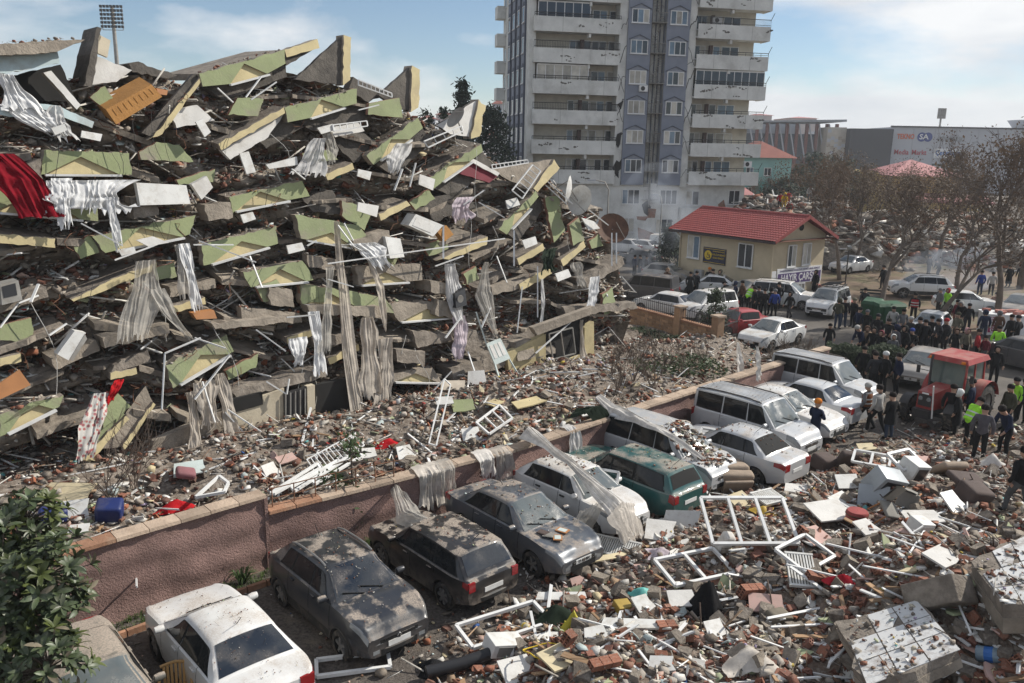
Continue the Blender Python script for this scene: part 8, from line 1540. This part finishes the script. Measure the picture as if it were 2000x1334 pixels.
win_frame('white triple window frame standing out in the middle of the rubble',1458,1058,2.0,1.35,3,0.05,0.45,0.55);win_frame('white barred frame lying on the beige sofa',1410,915,1.7,0.9,1,-0.5,0.35,0.95,transom=True);win_frame('white window frame with curtain in front of the white hatchback',1150,1000,1.5,1.1,2,-0.4,1.1,0.75);win_frame('white frame leaning right of the curtained frame',1200,1030,1.4,1.0,2,0.9,0.9,0.5);win_frame('empty white door frame in the lower middle foreground',985,1235,1.9,0.75,1,0.55,0.12,0.2);win_frame('broken white frame in the rubble left of the triple frame',1355,1130,1.6,0.9,2,0.4,0.2,0.3);win_frame('white frame piece half buried by the rubble radiator',1570,1105,1.2,0.8,1,0.7,0.3,0.3);win_frame('white window frame lying by the black crossover front',690,1305,1.4,0.5,1,0.25,0.05,0.1);win_frame('broken white frame under the beige sofa',1345,985,1.2,0.6,1,0.2,0.15,0.25);win_frame('grey appliance frame right of the sofa',1765,925,0.9,0.6,1,0.5,0.5,0.4);win_frame('white frame lying near the brown armchair',1700,915,1.0,0.7,2,-0.5,0.2,0.3)
def radiator(label,px,py,w,h,spin,tilt,lift=0.2,n=None):
 v,x,y,z=plane_at(px,py,w,h,tilt,spin,lift);o=thing('radiator',label,'radiator',v);q=MB();mt=MATS['appliance_white']
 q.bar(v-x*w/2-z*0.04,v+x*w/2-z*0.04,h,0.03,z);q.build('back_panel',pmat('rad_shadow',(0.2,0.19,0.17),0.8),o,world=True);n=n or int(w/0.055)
 for k in range(n):a=-w/2+w*(k+0.5)/n;q=MB();q.bar(v+x*a-y*h/2,v+x*a+y*h/2,w/n*0.55,0.05,z);q.build('fin',mt,o,world=True)
 for s_ in (-1,1):q=MB();q.bar(v-x*w/2+y*s_*h/2,v+x*w/2+y*s_*h/2,0.05,0.07,z);q.build('header',mt,o,world=True)
radiator('white ribbed radiator lying beside the grey sedan bumper',1200,1083,1.25,0.55,-0.42,0.35);radiator('white ribbed radiator lying in the right rubble',1563,1130,0.6,0.9,-0.15,0.35);radiator('slatted white shutter behind the wall at left centre',1500,985,0.8,0.6,0.5,0.15)
def board(label,px,py,w,h,spin,tilt,mt,th=0.04,lift=0.15,cat='board',name='board',garden=False):
 rg=random.Random(int(px*7+py));tilt+=rg.uniform(-0.05,0.4);spin+=rg.uniform(-0.5,0.5);w*=rg.uniform(0.62,1.05);h*=rg.uniform(0.75,1.05)
 if garden:v=hit_garden(px,py)+UP*lift;x=Vector((math.cos(spin),math.sin(spin),0));y=Vector((-math.sin(spin)*math.cos(tilt),math.cos(spin)*math.cos(tilt),math.sin(tilt)));z=x.cross(y)
 else:v,x,y,z=plane_at(px,py,w,h,tilt,spin,lift)
 q=MB();pts=[(-0.5,-0.5),(rg.uniform(-0.1,0.1),-0.5-rg.uniform(0,0.06)),(0.5,-0.5+rg.uniform(0,0.15)),(0.5-rg.uniform(0,0.12),rg.uniform(-0.1,0.2)),(0.48,0.5),(-0.5+rg.uniform(0,0.2),0.5)]
 q.prism([v+x*a*w+y*b*h for a,b in pts],z*-th); return tag(q.build(name,mt),label,cat)
AW,WP,CH_,WO=MATS['appliance_white'],MATS['white_plaster'],MATS['chip_cream'],MATS['wood_orange']
for k,(px,py,w,h,sp,ti,mt,lab) in enumerate(((1330,1030,1.1,0.8,0.2,0.9,AW,'white board standing in the rubble right of the green estate'),(1290,1045,1.2,0.7,-0.2,0.1,WP,'flat white board below the standing board'),(1290,1005,0.6,0.7,0.5,1.2,AW,'dark-backed white cabinet door by the green estate'),(1275,985,1.0,0.6,0.4,0.9,pmat('teal_panel',(0.02,0.12,0.13),0.5),'teal panel torn off beside the green estate'),(1445,985,0.8,0.6,0.3,0.15,CH_,'cream plaster board by the beige sofa'),(1620,1010,1.4,0.9,0.2,0.08,WP,'pale plaster board right of the triple frame'),(1655,950,1.3,0.7,0.5,0.2,AW,'white sheet of board on a pile of planks'),(1705,985,1.1,0.9,-0.3,0.7,pmat('fridge_grey',(0.33,0.36,0.38),0.4,0.1,dirt=0.3),'grey refrigerator door leaning in the right rubble'),(1640,985,0.9,0.5,0.7,0.2,AW,'narrow white panel near the grey refrigerator door'),(1560,965,0.8,0.6,0.1,0.1,WP,'small white board left of the plank pile'),(1495,1190,0.7,0.5,0.2,0.1,MATS['chip_pink'],'pink plaster slab on bricks in the centre rubble'),(1255,1190,0.6,0.5,0.3,0.2,AW,'white square board in the centre rubble'),(1160,1250,0.5,0.35,0.4,0.2,AW,'small white board beside the orange brick'),(1090,1300,0.9,0.7,0.3,0.12,CH_,'cream slab lying in the lower foreground'),(1010,1320,0.8,0.6,0.5,0.1,WP,'pale slab at the bottom edge of the foreground'),(1290,1310,0.5,0.4,0.2,0.15,AW,'white shard in the lower foreground'),(1330,1180,0.9,0.5,-0.2,0.1,WP,'white board beside the black bag'),(1240,1230,1.5,0.3,-0.35,0.1,AW,'long white strip board in the foreground rubble'),(1180,1100,1.6,0.25,0.4,0.05,MATS['chip_cream'],'pale wooden plank on the gravel by the grey sedan'),(1095,1175,1.3,0.22,0.5,0.05,AW,'white plank on the gravel in front of the black hatchback'),(1690,1040,0.9,0.6,0.2,0.1,WP,'white slab left of the grey chair'),(1800,1020,1.0,0.8,0.3,0.08,WP,'white dusty slab by the overturned chair'),(1860,990,0.9,0.6,0.1,0.15,AW,'white panel near the brown bucket chair'),(1740,935,0.8,0.5,0.3,0.15,AW,'white panel in front of the rubble workers'),(1800,905,0.9,0.5,0.2,0.1,MATS['chip_pink'],'pink slab at the workers feet'),(1690,880,0.8,0.4,0.0,0.1,CH_,'cream board at the rubble edge by the walkers'),(1590,1060,0.8,0.6,0.4,0.15,MATS['chip_pink'],'pinkish plaster piece right of the triple frame'),(1840,1100,0.8,0.5,0.4,0.2,WP,'white slab near the tiled slab at right'),(1395,1240,0.6,0.5,0.2,0.2,AW,'white tile right of the black bag'))):board(lab,px,py,w,h,sp,ti,mt)
for k,(px,py,w,h,sp,ti,mt,lab) in enumerate(((1030,795,1.5,0.6,0.5,0.05,MATS['yellow_plaster'],'yellow plaster slab lying in the garden rubble'),(965,800,1.0,0.45,0.6,0.05,MATS['yellow_plaster'],'second yellow plaster slab left of the first'),(905,805,0.8,0.6,0.4,0.3,MATS['green_plaster'],'green plaster slab in the garden rubble'),(868,795,0.7,0.4,0.4,0.2,AW,'white board left of the green slab in the garden'),(130,975,1.6,0.8,0.4,0.06,MATS['chip_cream'],'large cream slab behind the wall at far left'),(155,1045,0.7,0.4,0.5,0.15,AW,'white box lid on the wall at far left'),(140,1010,1.2,0.7,0.8,0.9,MATS['appliance_white'],'white slatted door leaning behind the wall at far left'),(370,930,0.9,0.7,0.4,0.25,MATS['door_mint'],'grey slatted shutter in the garden by the bare shrubs'),(530,930,0.8,0.6,0.5,0.3,WP,'white slab behind the wall step'),(640,930,0.6,0.5,0.2,0.5,MATS['green_plaster'],'green plaster slab above the garden railing'),(880,730,1.0,0.5,0.4,0.4,AW,'white table top at the foot of the ruin'),(930,745,0.9,0.6,0.2,0.7,MATS['white_plaster'],'white cabinet side at the foot of the ruin'),(885,760,0.9,0.5,0.5,0.3,pmat('cream_board',(0.52,0.45,0.36),0.7),'tan board with red edge at the foot of the ruin'),(1150,820,1.0,0.5,0.4,0.2,WP,'grey-white slab near the torn sheet'),(790,895,0.8,0.5,0.6,0.4,AW,'white sink panel lying by the wall'),(920,860,1.0,0.6,0.5,0.5,AW,'white table frame lying by the wall'),(720,905,0.7,0.5,0.3,0.2,WP,'white fragment behind the oleander'),(560,905,0.7,0.4,0.5,0.2,MATS['chip_pink'],'pink fragment behind the wall step'))):board(lab,px,py,w,h,sp,ti,mt,garden=True)
frame_thing('drying_rack','white folded drying rack lying in the garden rubble','rack',[(600,920),(690,868),(712,890),(620,948)],12,MATS['pvc_white'],0.014, lambda x,y:hit_garden(x,y)+UP*0.3);frame_thing('ladder','white metal ladder leaning in the garden rubble','ladder',[(838,885),(868,800),(880,802),(852,890)],0,MATS['pvc_white'],0.02, lambda x,y:hit_garden(x,y)+UP*(0.3 if y>850 else 0.9));frame_thing('chair_frame','white plastic chair frame lying behind the wall','chair',[(930,850),(975,820),(1000,840),(955,872)],2,MATS['pvc_white'],0.03, lambda x,y:hit_garden(x,y)+UP*0.4);frame_thing('window_frame','white window frame lying on the high wall at left','window frame',[(385,1000),(430,958),(448,972),(440,990)],0,MATS['pvc_white'],0.035, lambda x,y:hit_garden(x,y)+UP*0.4)
for k,(px,py,lab) in enumerate(((580,955,'left'),(620,945,'middle'),(660,930,'right'))):frame_thing('pvc_bundle',f'bundle of white plastic profiles behind the lower wall, {lab} one','profiles',[(px-50,py+30),(px+40,py-26),(px+46,py-20),(px-44,py+36)],0,MATS['pvc_white'],0.035, lambda x,y:hit_garden(x,y)+UP*0.3)
pmat('sofa_beige',(0.30,0.235,0.18),0.9,0.15,4,bump=0.3,bs=30);pmat('sofa_brown',(0.085,0.062,0.055),0.9,0.15,4,bump=0.3,bs=30);pmat('uph_grey',(0.20,0.19,0.17),0.85,0.15,4);pmat('stool_red',(0.27,0.05,0.045),0.6,0.2,3,dirt=0.4,dirtcol=(0.3,0.2,0.17));pmat('tan_plastic',(0.42,0.24,0.085),0.5,0.1,2)
def rbox(q,c,s_,rot,bev=0.06):
 bm=bmesh.new();bmesh.ops.create_cube(bm,size=1);bmesh.ops.scale(bm,vec=s_,verts=bm.verts);bmesh.ops.bevel(bm,geom=bm.edges[:]+bm.verts[:],offset=min(bev,min(s_)*0.45),segments=3,affect='EDGES',profile=0.6)
 i=len(q.V);q.V.extend([tuple(Vector(c)+rot@v.co) for v in bm.verts]);bm.verts.index_update();q.Fc.extend([tuple(v.index+i for v in f.verts) for f in bm.faces]);q.M.extend([0]*len(bm.faces));bm.free()
def cushion(label,px,py,s_,e,mt,lift=0.2,name='sofa_cushion',cat='cushion',garden=False):v=(hit_garden(px,py) if garden else hit(px,py))+UP*lift;q=MB();rbox(q,v,s_,Euler(e).to_matrix(),0.1); return tag(q.build(name,mt,smooth=40),label,cat)
sf=thing('sofa','overturned beige sofa lying behind the green estate','sofa',hit(1400,960));v=hit(1400,960)
for nm,c,s_,e in (('seat',(0.1,0,0.35),(1.9,0.35,0.7),(0.3,0.05,0.1)),('backrest',(0.0,0.45,0.62),(1.9,0.9,0.28),(-0.1,0.0,0.1)),('armrest',(-0.95,0.1,0.45),(0.25,0.9,0.7),(0.2,0.2,0.1)),('valance',(0.55,-0.2,0.25),(0.9,0.1,0.5),(0.5,0.0,0.1))):q=MB();rbox(q,v+Vector(c),s_,Euler(e).to_matrix(),0.12);q.build(nm,MATS['sofa_beige'],sf,smooth=40,world=True)
cushion('brown armchair back standing in the rubble edge',1655,915,(0.75,0.25,0.7),(0.5,0.1,0.2),MATS['sofa_brown'],0.3,'brown_armchair','armchair');cushion('dark brown armchair seat left of the standing back',1608,918,(0.7,0.6,0.5),(0.2,0.1,0.5),MATS['sofa_brown'],0.25,'brown_armchair','armchair');cushion('pale beige seat cushion in the right rubble',1850,930,(0.9,0.2,0.7),(0.9,0.1,0.3),MATS['sofa_beige'],0.25);cushion('dark seat pad under the pale cushion at right',1885,950,(0.9,0.6,0.18),(0.2,0.15,0.2),MATS['sofa_brown'],0.2);cushion('brown bucket-shaped armchair in the right rubble',1900,980,(0.75,0.6,0.5),(0.3,0.2,0.3),MATS['sofa_brown'],0.2,'armchair','armchair');cushion('rolled white bag in the middle of the triple frame',1415,1075,(0.3,0.3,0.55),(0.4,0.2,0.3),FB['tarp'],0.2,'rolled_bag','bag');cushion('green cushion next to the grey sedan plate',1165,1100,(0.35,0.3,0.25),(0.2,0.1,0.6),pmat('cushion_green',(0.03,0.08,0.07),0.8),0.1);cushion('grey-brown crate lid in the lower right rubble',1520,1215,(0.5,0.4,0.25),(0.2,0.1,0.5),MATS['khaki_pad'] if 'khaki_pad' in MATS else pmat('khaki_pad',(0.14,0.12,0.09),0.8),0.1);cushion('pink pillow at the wall foot behind the green estate',1145,882,(0.45,0.35,0.18),(0.1,0.2,0.5),pmat('pillow_pink',(0.22,0.09,0.10),0.8,0.2,dirt=0.5),0.3);cushion('blue plastic crate behind the wall at far left',105,1020,(0.6,0.45,0.35),(0.1,0.1,0.6),pmat('crate_blue',(0.01,0.022,0.11),0.5,0.2,dirt=0.5,dirtcol=(0.13,0.12,0.12)),0.2,'crate','crate',True);cushion('blue plastic barrel behind the wall by the bare shrub',215,1010,(0.6,0.5,0.5),(0.3,0.1,0.3),MATS['crate_blue'],0.15,'barrel','barrel',True);cushion('maroon pillow in the garden rubble by the high wall',365,955,(0.5,0.4,0.2),(0.2,0.3,0.5),MATS['pillow_pink'],0.3,garden=True)
def wrecked_chair(label,px,py,e,mt):
 v=hit(px,py)+UP*0.25;M_=Euler(e).to_matrix();o=thing('dining_chair',label,'chair',v)
 q=MB();rbox(q,v,(0.48,0.46,0.09),M_,0.04);q.build('seat',mt,o,smooth=40,world=True);q=MB();P=[]
 for i in range(7):
  a=-0.6+1.2*i/6;P.append([v+M_@Vector((0.30*math.sin(a),0.20+0.05*math.cos(a)+0.06*t,0.04+0.5*t)) for t in (0,0.35,0.7,1.0)])
 q.grid(P);q.grid([[p+M_@Vector((0,0.05,0)) for p in r_] for r_ in P]);q.build('backrest',mt,o,smooth=60,world=True)
 for x in (-0.2,0.2):
  for y in (-0.18,0.18):q=MB();q.tube([v+M_@Vector((x,y,-0.03)),v+M_@Vector((x*1.1,y*1.1,-0.42))],0.02,6);q.build('leg',MATS['wood_orange'],o,world=True)
wrecked_chair('overturned grey dining chair with wooden legs in the right rubble',1735,1020,(0.7,0.3,0.4),MATS['uph_grey']);wrecked_chair('second grey dining chair lying behind the overturned one',1770,995,(1.4,0.2,-0.6),MATS['uph_grey']);wrecked_chair('beige chair lying upside down near the wall foot at the green estate',1500,940,(2.4,0.3,0.5),MATS['sofa_beige'])
v=hit(1671,1028);so_=thing('stool','round red padded stool lying in the rubble','stool',v);q=MB();q.lathe([(0.01,0.30),(0.24,0.29),(0.27,0.25),(0.27,0.05),(0.24,0.0)],20,'z',0,(v.x,v.y,v.z+0.12));q.build('cushion',MATS['stool_red'],so_,smooth=50,world=True);q=MB();q.lathe([(0.275,0.22),(0.285,0.2),(0.275,0.18)],20,'z',0,(v.x,v.y,v.z+0.12));q.build('piping',MATS['rust_dish'],so_,smooth=50,world=True)
def appliance(label,px,py,s_,e,mt,hole=None,name='appliance_box',cat='appliance'):
 v=hit(px,py)+UP*s_[2]*0.4;M_=Euler(e).to_matrix();o=thing(name,label,cat,v);q=MB();rbox(q,v,s_,M_,0.02);q.build('body',mt,o,smooth=40,world=True);q=MB();q.box(v+M_@Vector((0,-s_[1]/2-0.004,0)),(s_[0]*0.7,0.012,s_[2]*0.7),M_);q.build('front',hole or MATS['plastic_black'],o,world=True); return o
appliance('white open metal box in the lower left of the rubble',985,1270,(0.75,0.45,0.3),(0.1,0.25,0.5),AW,MATS['steel_grey']);appliance('white enamel box near the tiled slabs',1795,1040,(0.45,0.4,0.35),(0.2,0.2,0.4),AW,WP);appliance('broken white washing machine frame in the right rubble',1780,935,(0.6,0.55,0.6),(0.3,0.2,0.5),AW);appliance('grey wall-unit carcass leaning by the refrigerator door',1725,965,(0.9,0.5,0.7),(0.5,0.3,0.4),MATS['fridge_grey']);appliance('gold coloured tin box in the centre rubble',1215,1195,(0.35,0.3,0.22),(0.2,0.1,0.4),pmat('tin_gold',(0.36,0.25,0.06),0.4,0.2,metal=0.4),MATS['wood_orange'],'tin_box','tin')
def bottle(label,px,py,L_,r_,e,mt,cap):
 v=hit(px,py)+UP*r_;M_=Euler(e).to_matrix();o=thing('bottle',label,'bottle',v);q=MB();q.lathe([(0.01,0),(r_,0.01),(r_,L_*0.65),(r_*0.45,L_*0.85),(r_*0.4,L_)],14,'z');q.V=[tuple(v+M_@Vector(p)) for p in q.V];q.build('body',mt,o,smooth=50,world=True);q=MB();q.lathe([(r_*0.45,L_*0.94),(r_*0.45,L_*1.04),(0.01,L_*1.04)],12,'z');q.V=[tuple(v+M_@Vector(p)) for p in q.V];q.build('cap',cap,o,world=True);q=MB();q.lathe([(r_*1.02,L_*0.25),(r_*1.02,L_*0.5)],14,'z');q.V=[tuple(v+M_@Vector(p)) for p in q.V];q.build('paper_label',cap,o,world=True)
pmat('pet_clear',(0.30,0.40,0.48),0.15,0.1,spec=0.7,trans=0.4);pmat('jar_cream',(0.45,0.40,0.27),0.3,0.1)
bottle('large clear blue water bottle lying at the lower right',1905,1290,0.55,0.14,(1.3,0.2,0.8),MATS['pet_clear'],pmat('label_blue',(0.03,0.13,0.4),0.5));bottle('cream plastic jar with yellow lid in the foreground rubble',1022,1232,0.26,0.09,(1.2,0.3,0.4),MATS['jar_cream'],MATS['sign_yellow'])
q=MB();v=hit(905,1320);q.tube([v+Vector((-0.7,-0.15,0.15)),v+Vector((0,0.1,0.2)),v+Vector((0.5,0.35,0.25))],0.13,12);tag(q.build('mesh_roll',MATS['plastic_black'],smooth=60),'roll of black mesh in the lower foreground','roll')
rag('black and green doormat folded in the foreground rubble',hit(1085,1215),1.0,'dkgreen',21,0.4,'mat','doormat');rag('yellow shopping bag in the foreground rubble',hit(1120,1225),0.45,'dustysheet',22,0.35,'bag','shopping_bag');bpy.data.objects['shopping_bag'].data.materials[0]=pmat('bag_yellow',(0.42,0.36,0.03),0.6,0.2);rag('yellow plastic sheet in the rubble right of the sofa',hit(1490,1000),0.6,'dustysheet',24,0.15,'plastic','plastic_sheet');bpy.data.objects['plastic_sheet'].data.materials[0]=pmat('sheet_yellow',(0.42,0.27,0.03),0.6,0.3);rag('turquoise plastic pieces in the centre rubble',hit(1255,1165),0.6,'dustysheet',25,0.2,'plastic','plastic_scrap');bpy.data.objects['plastic_scrap'].data.materials[0]=pmat('scrap_teal',(0.12,0.42,0.38),0.6,0.3)
q=MB();v=hit(1060,1290);q.tube([v+Vector((0.35*math.cos(a)*(1+0.2*math.sin(3*a)),0.25*math.sin(a),0.18+0.05*math.sin(2*a))) for a in np.linspace(0,7.5,26)],0.015,5);tag(q.build('cable_loop',MATS['sign_yellow'],smooth=60),'loop of yellow cable in the lower foreground','cable')
def brick_block(label,px,py,nx,nz,e,lift=0.2):
 v=hit(px,py)+UP*lift;M_=Euler(e).to_matrix();o=thing('brick_block',label,'brick block',v);me=T['br'].mesh('brick',MATS['brick_red'])
 for i in range(nx):
  for k in range(nz):c=bpy.data.objects.new('brick',me);COL.objects.link(c);c.parent=o;c.location=M_@Vector((0.21*(i-(nx-1)/2),0,0.14*(k-(nz-1)/2)));c.rotation_euler=e;c.scale=(0.2,0.19,0.13)
brick_block('block of mortared red bricks right of the black bag',1465,1175,3,2,(0.3,0.2,0.5));brick_block('single row of red bricks under the black bag',1300,1240,2,1,(0.2,0.1,0.3));brick_block('red brick pair in the lower foreground',1110,1265,1,2,(0.4,0.1,0.8));brick_block('red brick block by the red stool',1560,1060,1,3,(0.3,0.4,0.6));brick_block('red brick block below the white radiator',1600,1145,3,1,(0.2,0.3,0.2));brick_block('reddish brick stack at the water bottle',1860,1300,2,1,(0.4,0.3,0.4));brick_block('brick row in the lower middle foreground',1180,1320,3,1,(0.3,0.1,0.5))
def tiled_slab(label,corners,z,th,tiles,ext=None):
 h0=max(rzq(p.x,p.y) for p in (hit(x,y) for x,y in corners));P=[G(x,y,h0+zz) for (x,y),zz in zip(corners,z)];o=thing('tiled_slab',label,'slab',P[0]);q=MB();n_=(P[1]-P[0]).cross(P[3]-P[0]).normalized();n_=n_ if n_.z>0 else -n_
 def pt(u,w): return P[0].lerp(P[1],u).lerp(P[3].lerp(P[2],u),w)
 rg=random.Random(len(label));edge=[]
 for a,b in ((0,1),(1,2),(2,3),(3,0)):
  for k in range(6):t=k/6;p=P[a].lerp(P[b],t);edge.append(p+(p-(P[0]+P[2])/2)*rg.uniform(-0.09,0.10))
 q.prism(edge,n_*-th);q.build('concrete',MATS['concrete_rough'],o,world=True)
 q=MB();q.prism([p+(p-(P[0]+P[2])/2)*0.02-n_*th*0.45 for p in edge],n_*-th*0.5);q.build('broken_edge',MATS['concrete_raw'],o,world=True)
 for i in range(tiles):
  for j in range(tiles):
   if rg.random()<0.14:continue
   u0,u1,w0,w1=(i+0.03)/tiles*0.97+0.02,(i+0.985)/tiles*0.97+0.02,(j+0.03)/tiles*0.97+0.02,(j+0.985)/tiles*0.97+0.02;q=MB();up_=n_*0.014
   pts=[pt(u0,w0),pt(u1,w0),pt(u1,w1),pt(u0,w1)]
   if rg.random()<0.3:pts[2]=pt(u0+(u1-u0)*0.6,w1);pts.insert(2,pt(u1,w0+(w1-w0)*0.55))
   q.prism([p+up_ for p in pts],n_*-0.012);q.build('tile',MATS['tile_white'],o,world=True)
 stuff_parts('slab',np.array([tuple(pt(rg.uniform(0.02,0.98),rg.uniform(0.02,0.98)**0.8)+n_*0.03) for _ in range(170)]),0.5,SPEC(),0.5,label='crumbs lying on a tiled slab')
pmat('tile_white',(0.60,0.60,0.59),0.35,0.06,2,dirt=0.95,dirtcol=(0.20,0.15,0.115),dirtscale=2.0,rand=0.05)
tiled_slab('large broken floor slab with white tiles in the lower right foreground',[(1640,1215),(1790,1170),(1880,1270),(1690,1345)],(-0.38,0.08,0.2,-0.25),0.34,3);tiled_slab('thick curved balcony slab with white tiles at the right edge',[(1895,1095),(2010,1040),(2080,1190),(1960,1180)],(0.4,0.6,0.6,0.4),0.55,3)
q=MB();v=hit(1830,1180);rbox(q,v+UP*0.2,(0.6,0.5,1.1),Euler((0.9,0.3,0.4)).to_matrix(),0.04);tag(q.build('concrete_column',MATS['concrete_rough'],smooth=40),'short broken concrete column between the two tiled slabs','concrete')
v=G(348,1400,0.0);pc=thing('garden_chair','tan plastic garden chair beside the white sedan at the bottom edge','chair',(v.x,v.y,0),R(-70));q=MB();rbox(q,(0,0,0.42),(0.5,0.48,0.04),Matrix.Identity(3),0.02);q.build('seat',MATS['tan_plastic'],pc,smooth=40)
for k in range(7):a=-0.7+1.4*k/6;q=MB();q.bar((-0.22-0.06*math.cos(a),0.26*math.sin(a)*1.1,0.45),(-0.34-0.05*math.cos(a),0.28*math.sin(a)*1.1,0.84),0.045,0.02,(1,0,0));q.build('back_slat',MATS['tan_plastic'],pc)
q=MB();q.tube([(-0.32-0.08*math.cos(a),0.30*math.sin(a)*1.1,0.86-0.05*abs(a)) for a in np.linspace(-0.9,0.9,9)],0.03,7);q.build('back_rim',MATS['tan_plastic'],pc,60)
for x in (-0.22,0.22):
 for y in (-0.22,0.22):q=MB();q.tube([(x,y,0.41),(x*1.2,y*1.2,0)],0.025,6);q.build('leg',MATS['tan_plastic'],pc,60)
for y in (-0.27,0.27):q=MB();q.tube([(-0.34,y,0.68),(0.15,y,0.66),(0.24,y,0.44)],0.025,6);q.build('armrest',MATS['tan_plastic'],pc,60)
c4=CARPOS['c4'];M4=Matrix.Translation(c4.location)@Matrix.Rotation(R(HD),4,'Z');S4=CarShape(CARS['sedan'])
for k,(x,y,w,h,a,mt,lab) in enumerate(((1.45,0.05,0.30,0.22,0.3,'wood_orange','small picture frame on the grey bonnet nearest the windscreen'),(1.62,-0.28,0.22,0.28,0.8,'wood_orange','small picture frame on the grey bonnet nearest the lamp'),(1.25,-0.42,0.25,0.2,0.2,'sofa_brown','brown book on the grey bonnet'),(1.42,-0.40,0.26,0.2,0.6,'uph_grey','grey broken frame on the grey bonnet'))):
 z=S4.top(x)+0.025;p=M4@Vector((x,y,z));ob_=thing('picture_frame',lab,'picture frame',p,R(HD)+a);q=MB();q.box((0,0,0.012),(w,h,0.022));q.build('frame',MATS[mt],ob_);q=MB();q.box((0,0,0.026),(w*0.7,h*0.7,0.006));q.build('picture',MATS['door_mint'] if k<2 else MATS[mt],ob_)
def on_car(key,typ,n,x0,x1,s_,label):
 c=CARPOS[key];S_=CarShape(CARS[typ]);Mx=Matrix.Translation(c.location)@Matrix.Rotation(c.rotation_euler.z,4,'Z');P=[]
 for _ in range(n):
  x=rnd.uniform(x0,x1);y=rnd.gauss(0,0.3);p=Mx@S_.upper(x,max(-0.95,min(0.95,y/0.6)),0.02);P.append(p)
 stuff_parts('car',np.array([tuple(p) for p in P]),s_,SPEC(),0.4,label=label)
on_car('c7','mpv',420,0.1,2.1,0.75,'rubble heaped on the crushed silver people carrier');on_car('c5','hatch',140,-1.2,0.4,0.35,'plaster crumbs on the white hatchback roof');on_car('c6','wagon',160,-2.0,1.8,0.25,'crumbs on the green estate roof');on_car('c4','sedan',220,-2.0,1.3,0.22,'crumbs on the grey sedan');on_car('c2','cross',260,-1.2,1.8,0.16,'crumbs on the charcoal crossover');on_car('c3','golf',260,-1.5,1.9,0.18,'crumbs on the black hatchback');on_car('c1','sedan',300,-2.0,2.0,0.13,'crumbs on the white sedan roof');on_car('c9','van',120,-1.8,1.9,0.16,'crumbs on the silver ribbed van');on_car('c8','sedan',160,-1.8,1.0,0.22,'crumbs on the silver sedan');on_car('c10','sedan',160,-0.8,1.9,0.18,'crumbs on the white sedan beside the van')
def volume_mat(name,col,dens,noise=None):
 mt=bpy.data.materials.new(name);mt.use_nodes=True;nt=mt.node_tree;N=nt.nodes;L=nt.links;N.clear();o=N.new('ShaderNodeOutputMaterial');v=N.new('ShaderNodeVolumePrincipled');v.inputs['Color'].default_value=(*col,1);v.inputs['Density'].default_value=dens;v.inputs['Anisotropy'].default_value=0.2;L.new(v.outputs[0],o.inputs['Volume'])
 if noise:
  tc=N.new('ShaderNodeTexCoord');n=N.new('ShaderNodeTexNoise');n.inputs['Scale'].default_value=noise;n.inputs['Detail'].default_value=4;L.new(tc.outputs['Object'],n.inputs['Vector']);r_=N.new('ShaderNodeMapRange');r_.inputs[1].default_value=0.45;r_.inputs[2].default_value=0.75;r_.inputs[3].default_value=0;r_.inputs[4].default_value=dens;L.new(n.outputs[0],r_.inputs[0]);L.new(r_.outputs[0],v.inputs['Density'])
 return mt
q=MB();q.bb((-4050,-320,-1.0),(4050,6050,44.0));hzb=q.build('haze',volume_mat('haze_air',(0.86,0.90,0.96),0.00042),loc=(0,0,0));tag(hzb,kind='stuff')
def smoke(label,px,py,D,s_,dens,nz):
 c=Dp(px,py,D);bm=bmesh.new();bmesh.ops.create_icosphere(bm,subdivisions=3,radius=1.0);q=MB()
 for v in bm.verts:v.co=Vector((v.co.x*s_[0],v.co.y*s_[1],v.co.z*s_[2]))*(0.8+0.4*float(smooth_noise(v.co.x*2+5,v.co.z*2+v.co.y,3)))
 bm.verts.index_update();q.V=[tuple(v.co+c) for v in bm.verts];q.Fc=[tuple(v.index for v in f.verts) for f in bm.faces];q.M=[0]*len(q.Fc);bm.free()
 o=q.build('smoke',volume_mat('smoke_'+label[:6],(0.80,0.87,1.0),dens,nz));tag(o,label,'smoke',kind='stuff')
smoke('thin blue smoke drifting in front of the tower base',1285,430,70,(3.2,2.0,5.5),0.28,0.45)
smoke('blue wood smoke from the fire by the park trees',1850,530,64,(3.6,2.0,2.0),0.55,0.6)
smoke('faint smoke over the crowd by the booth',1925,620,50,(2.2,1.5,2.4),0.12,0.6)
smoke('blue smoke at the right end of the ruin',1240,505,60,(2.4,1.5,1.8),0.22,0.6)
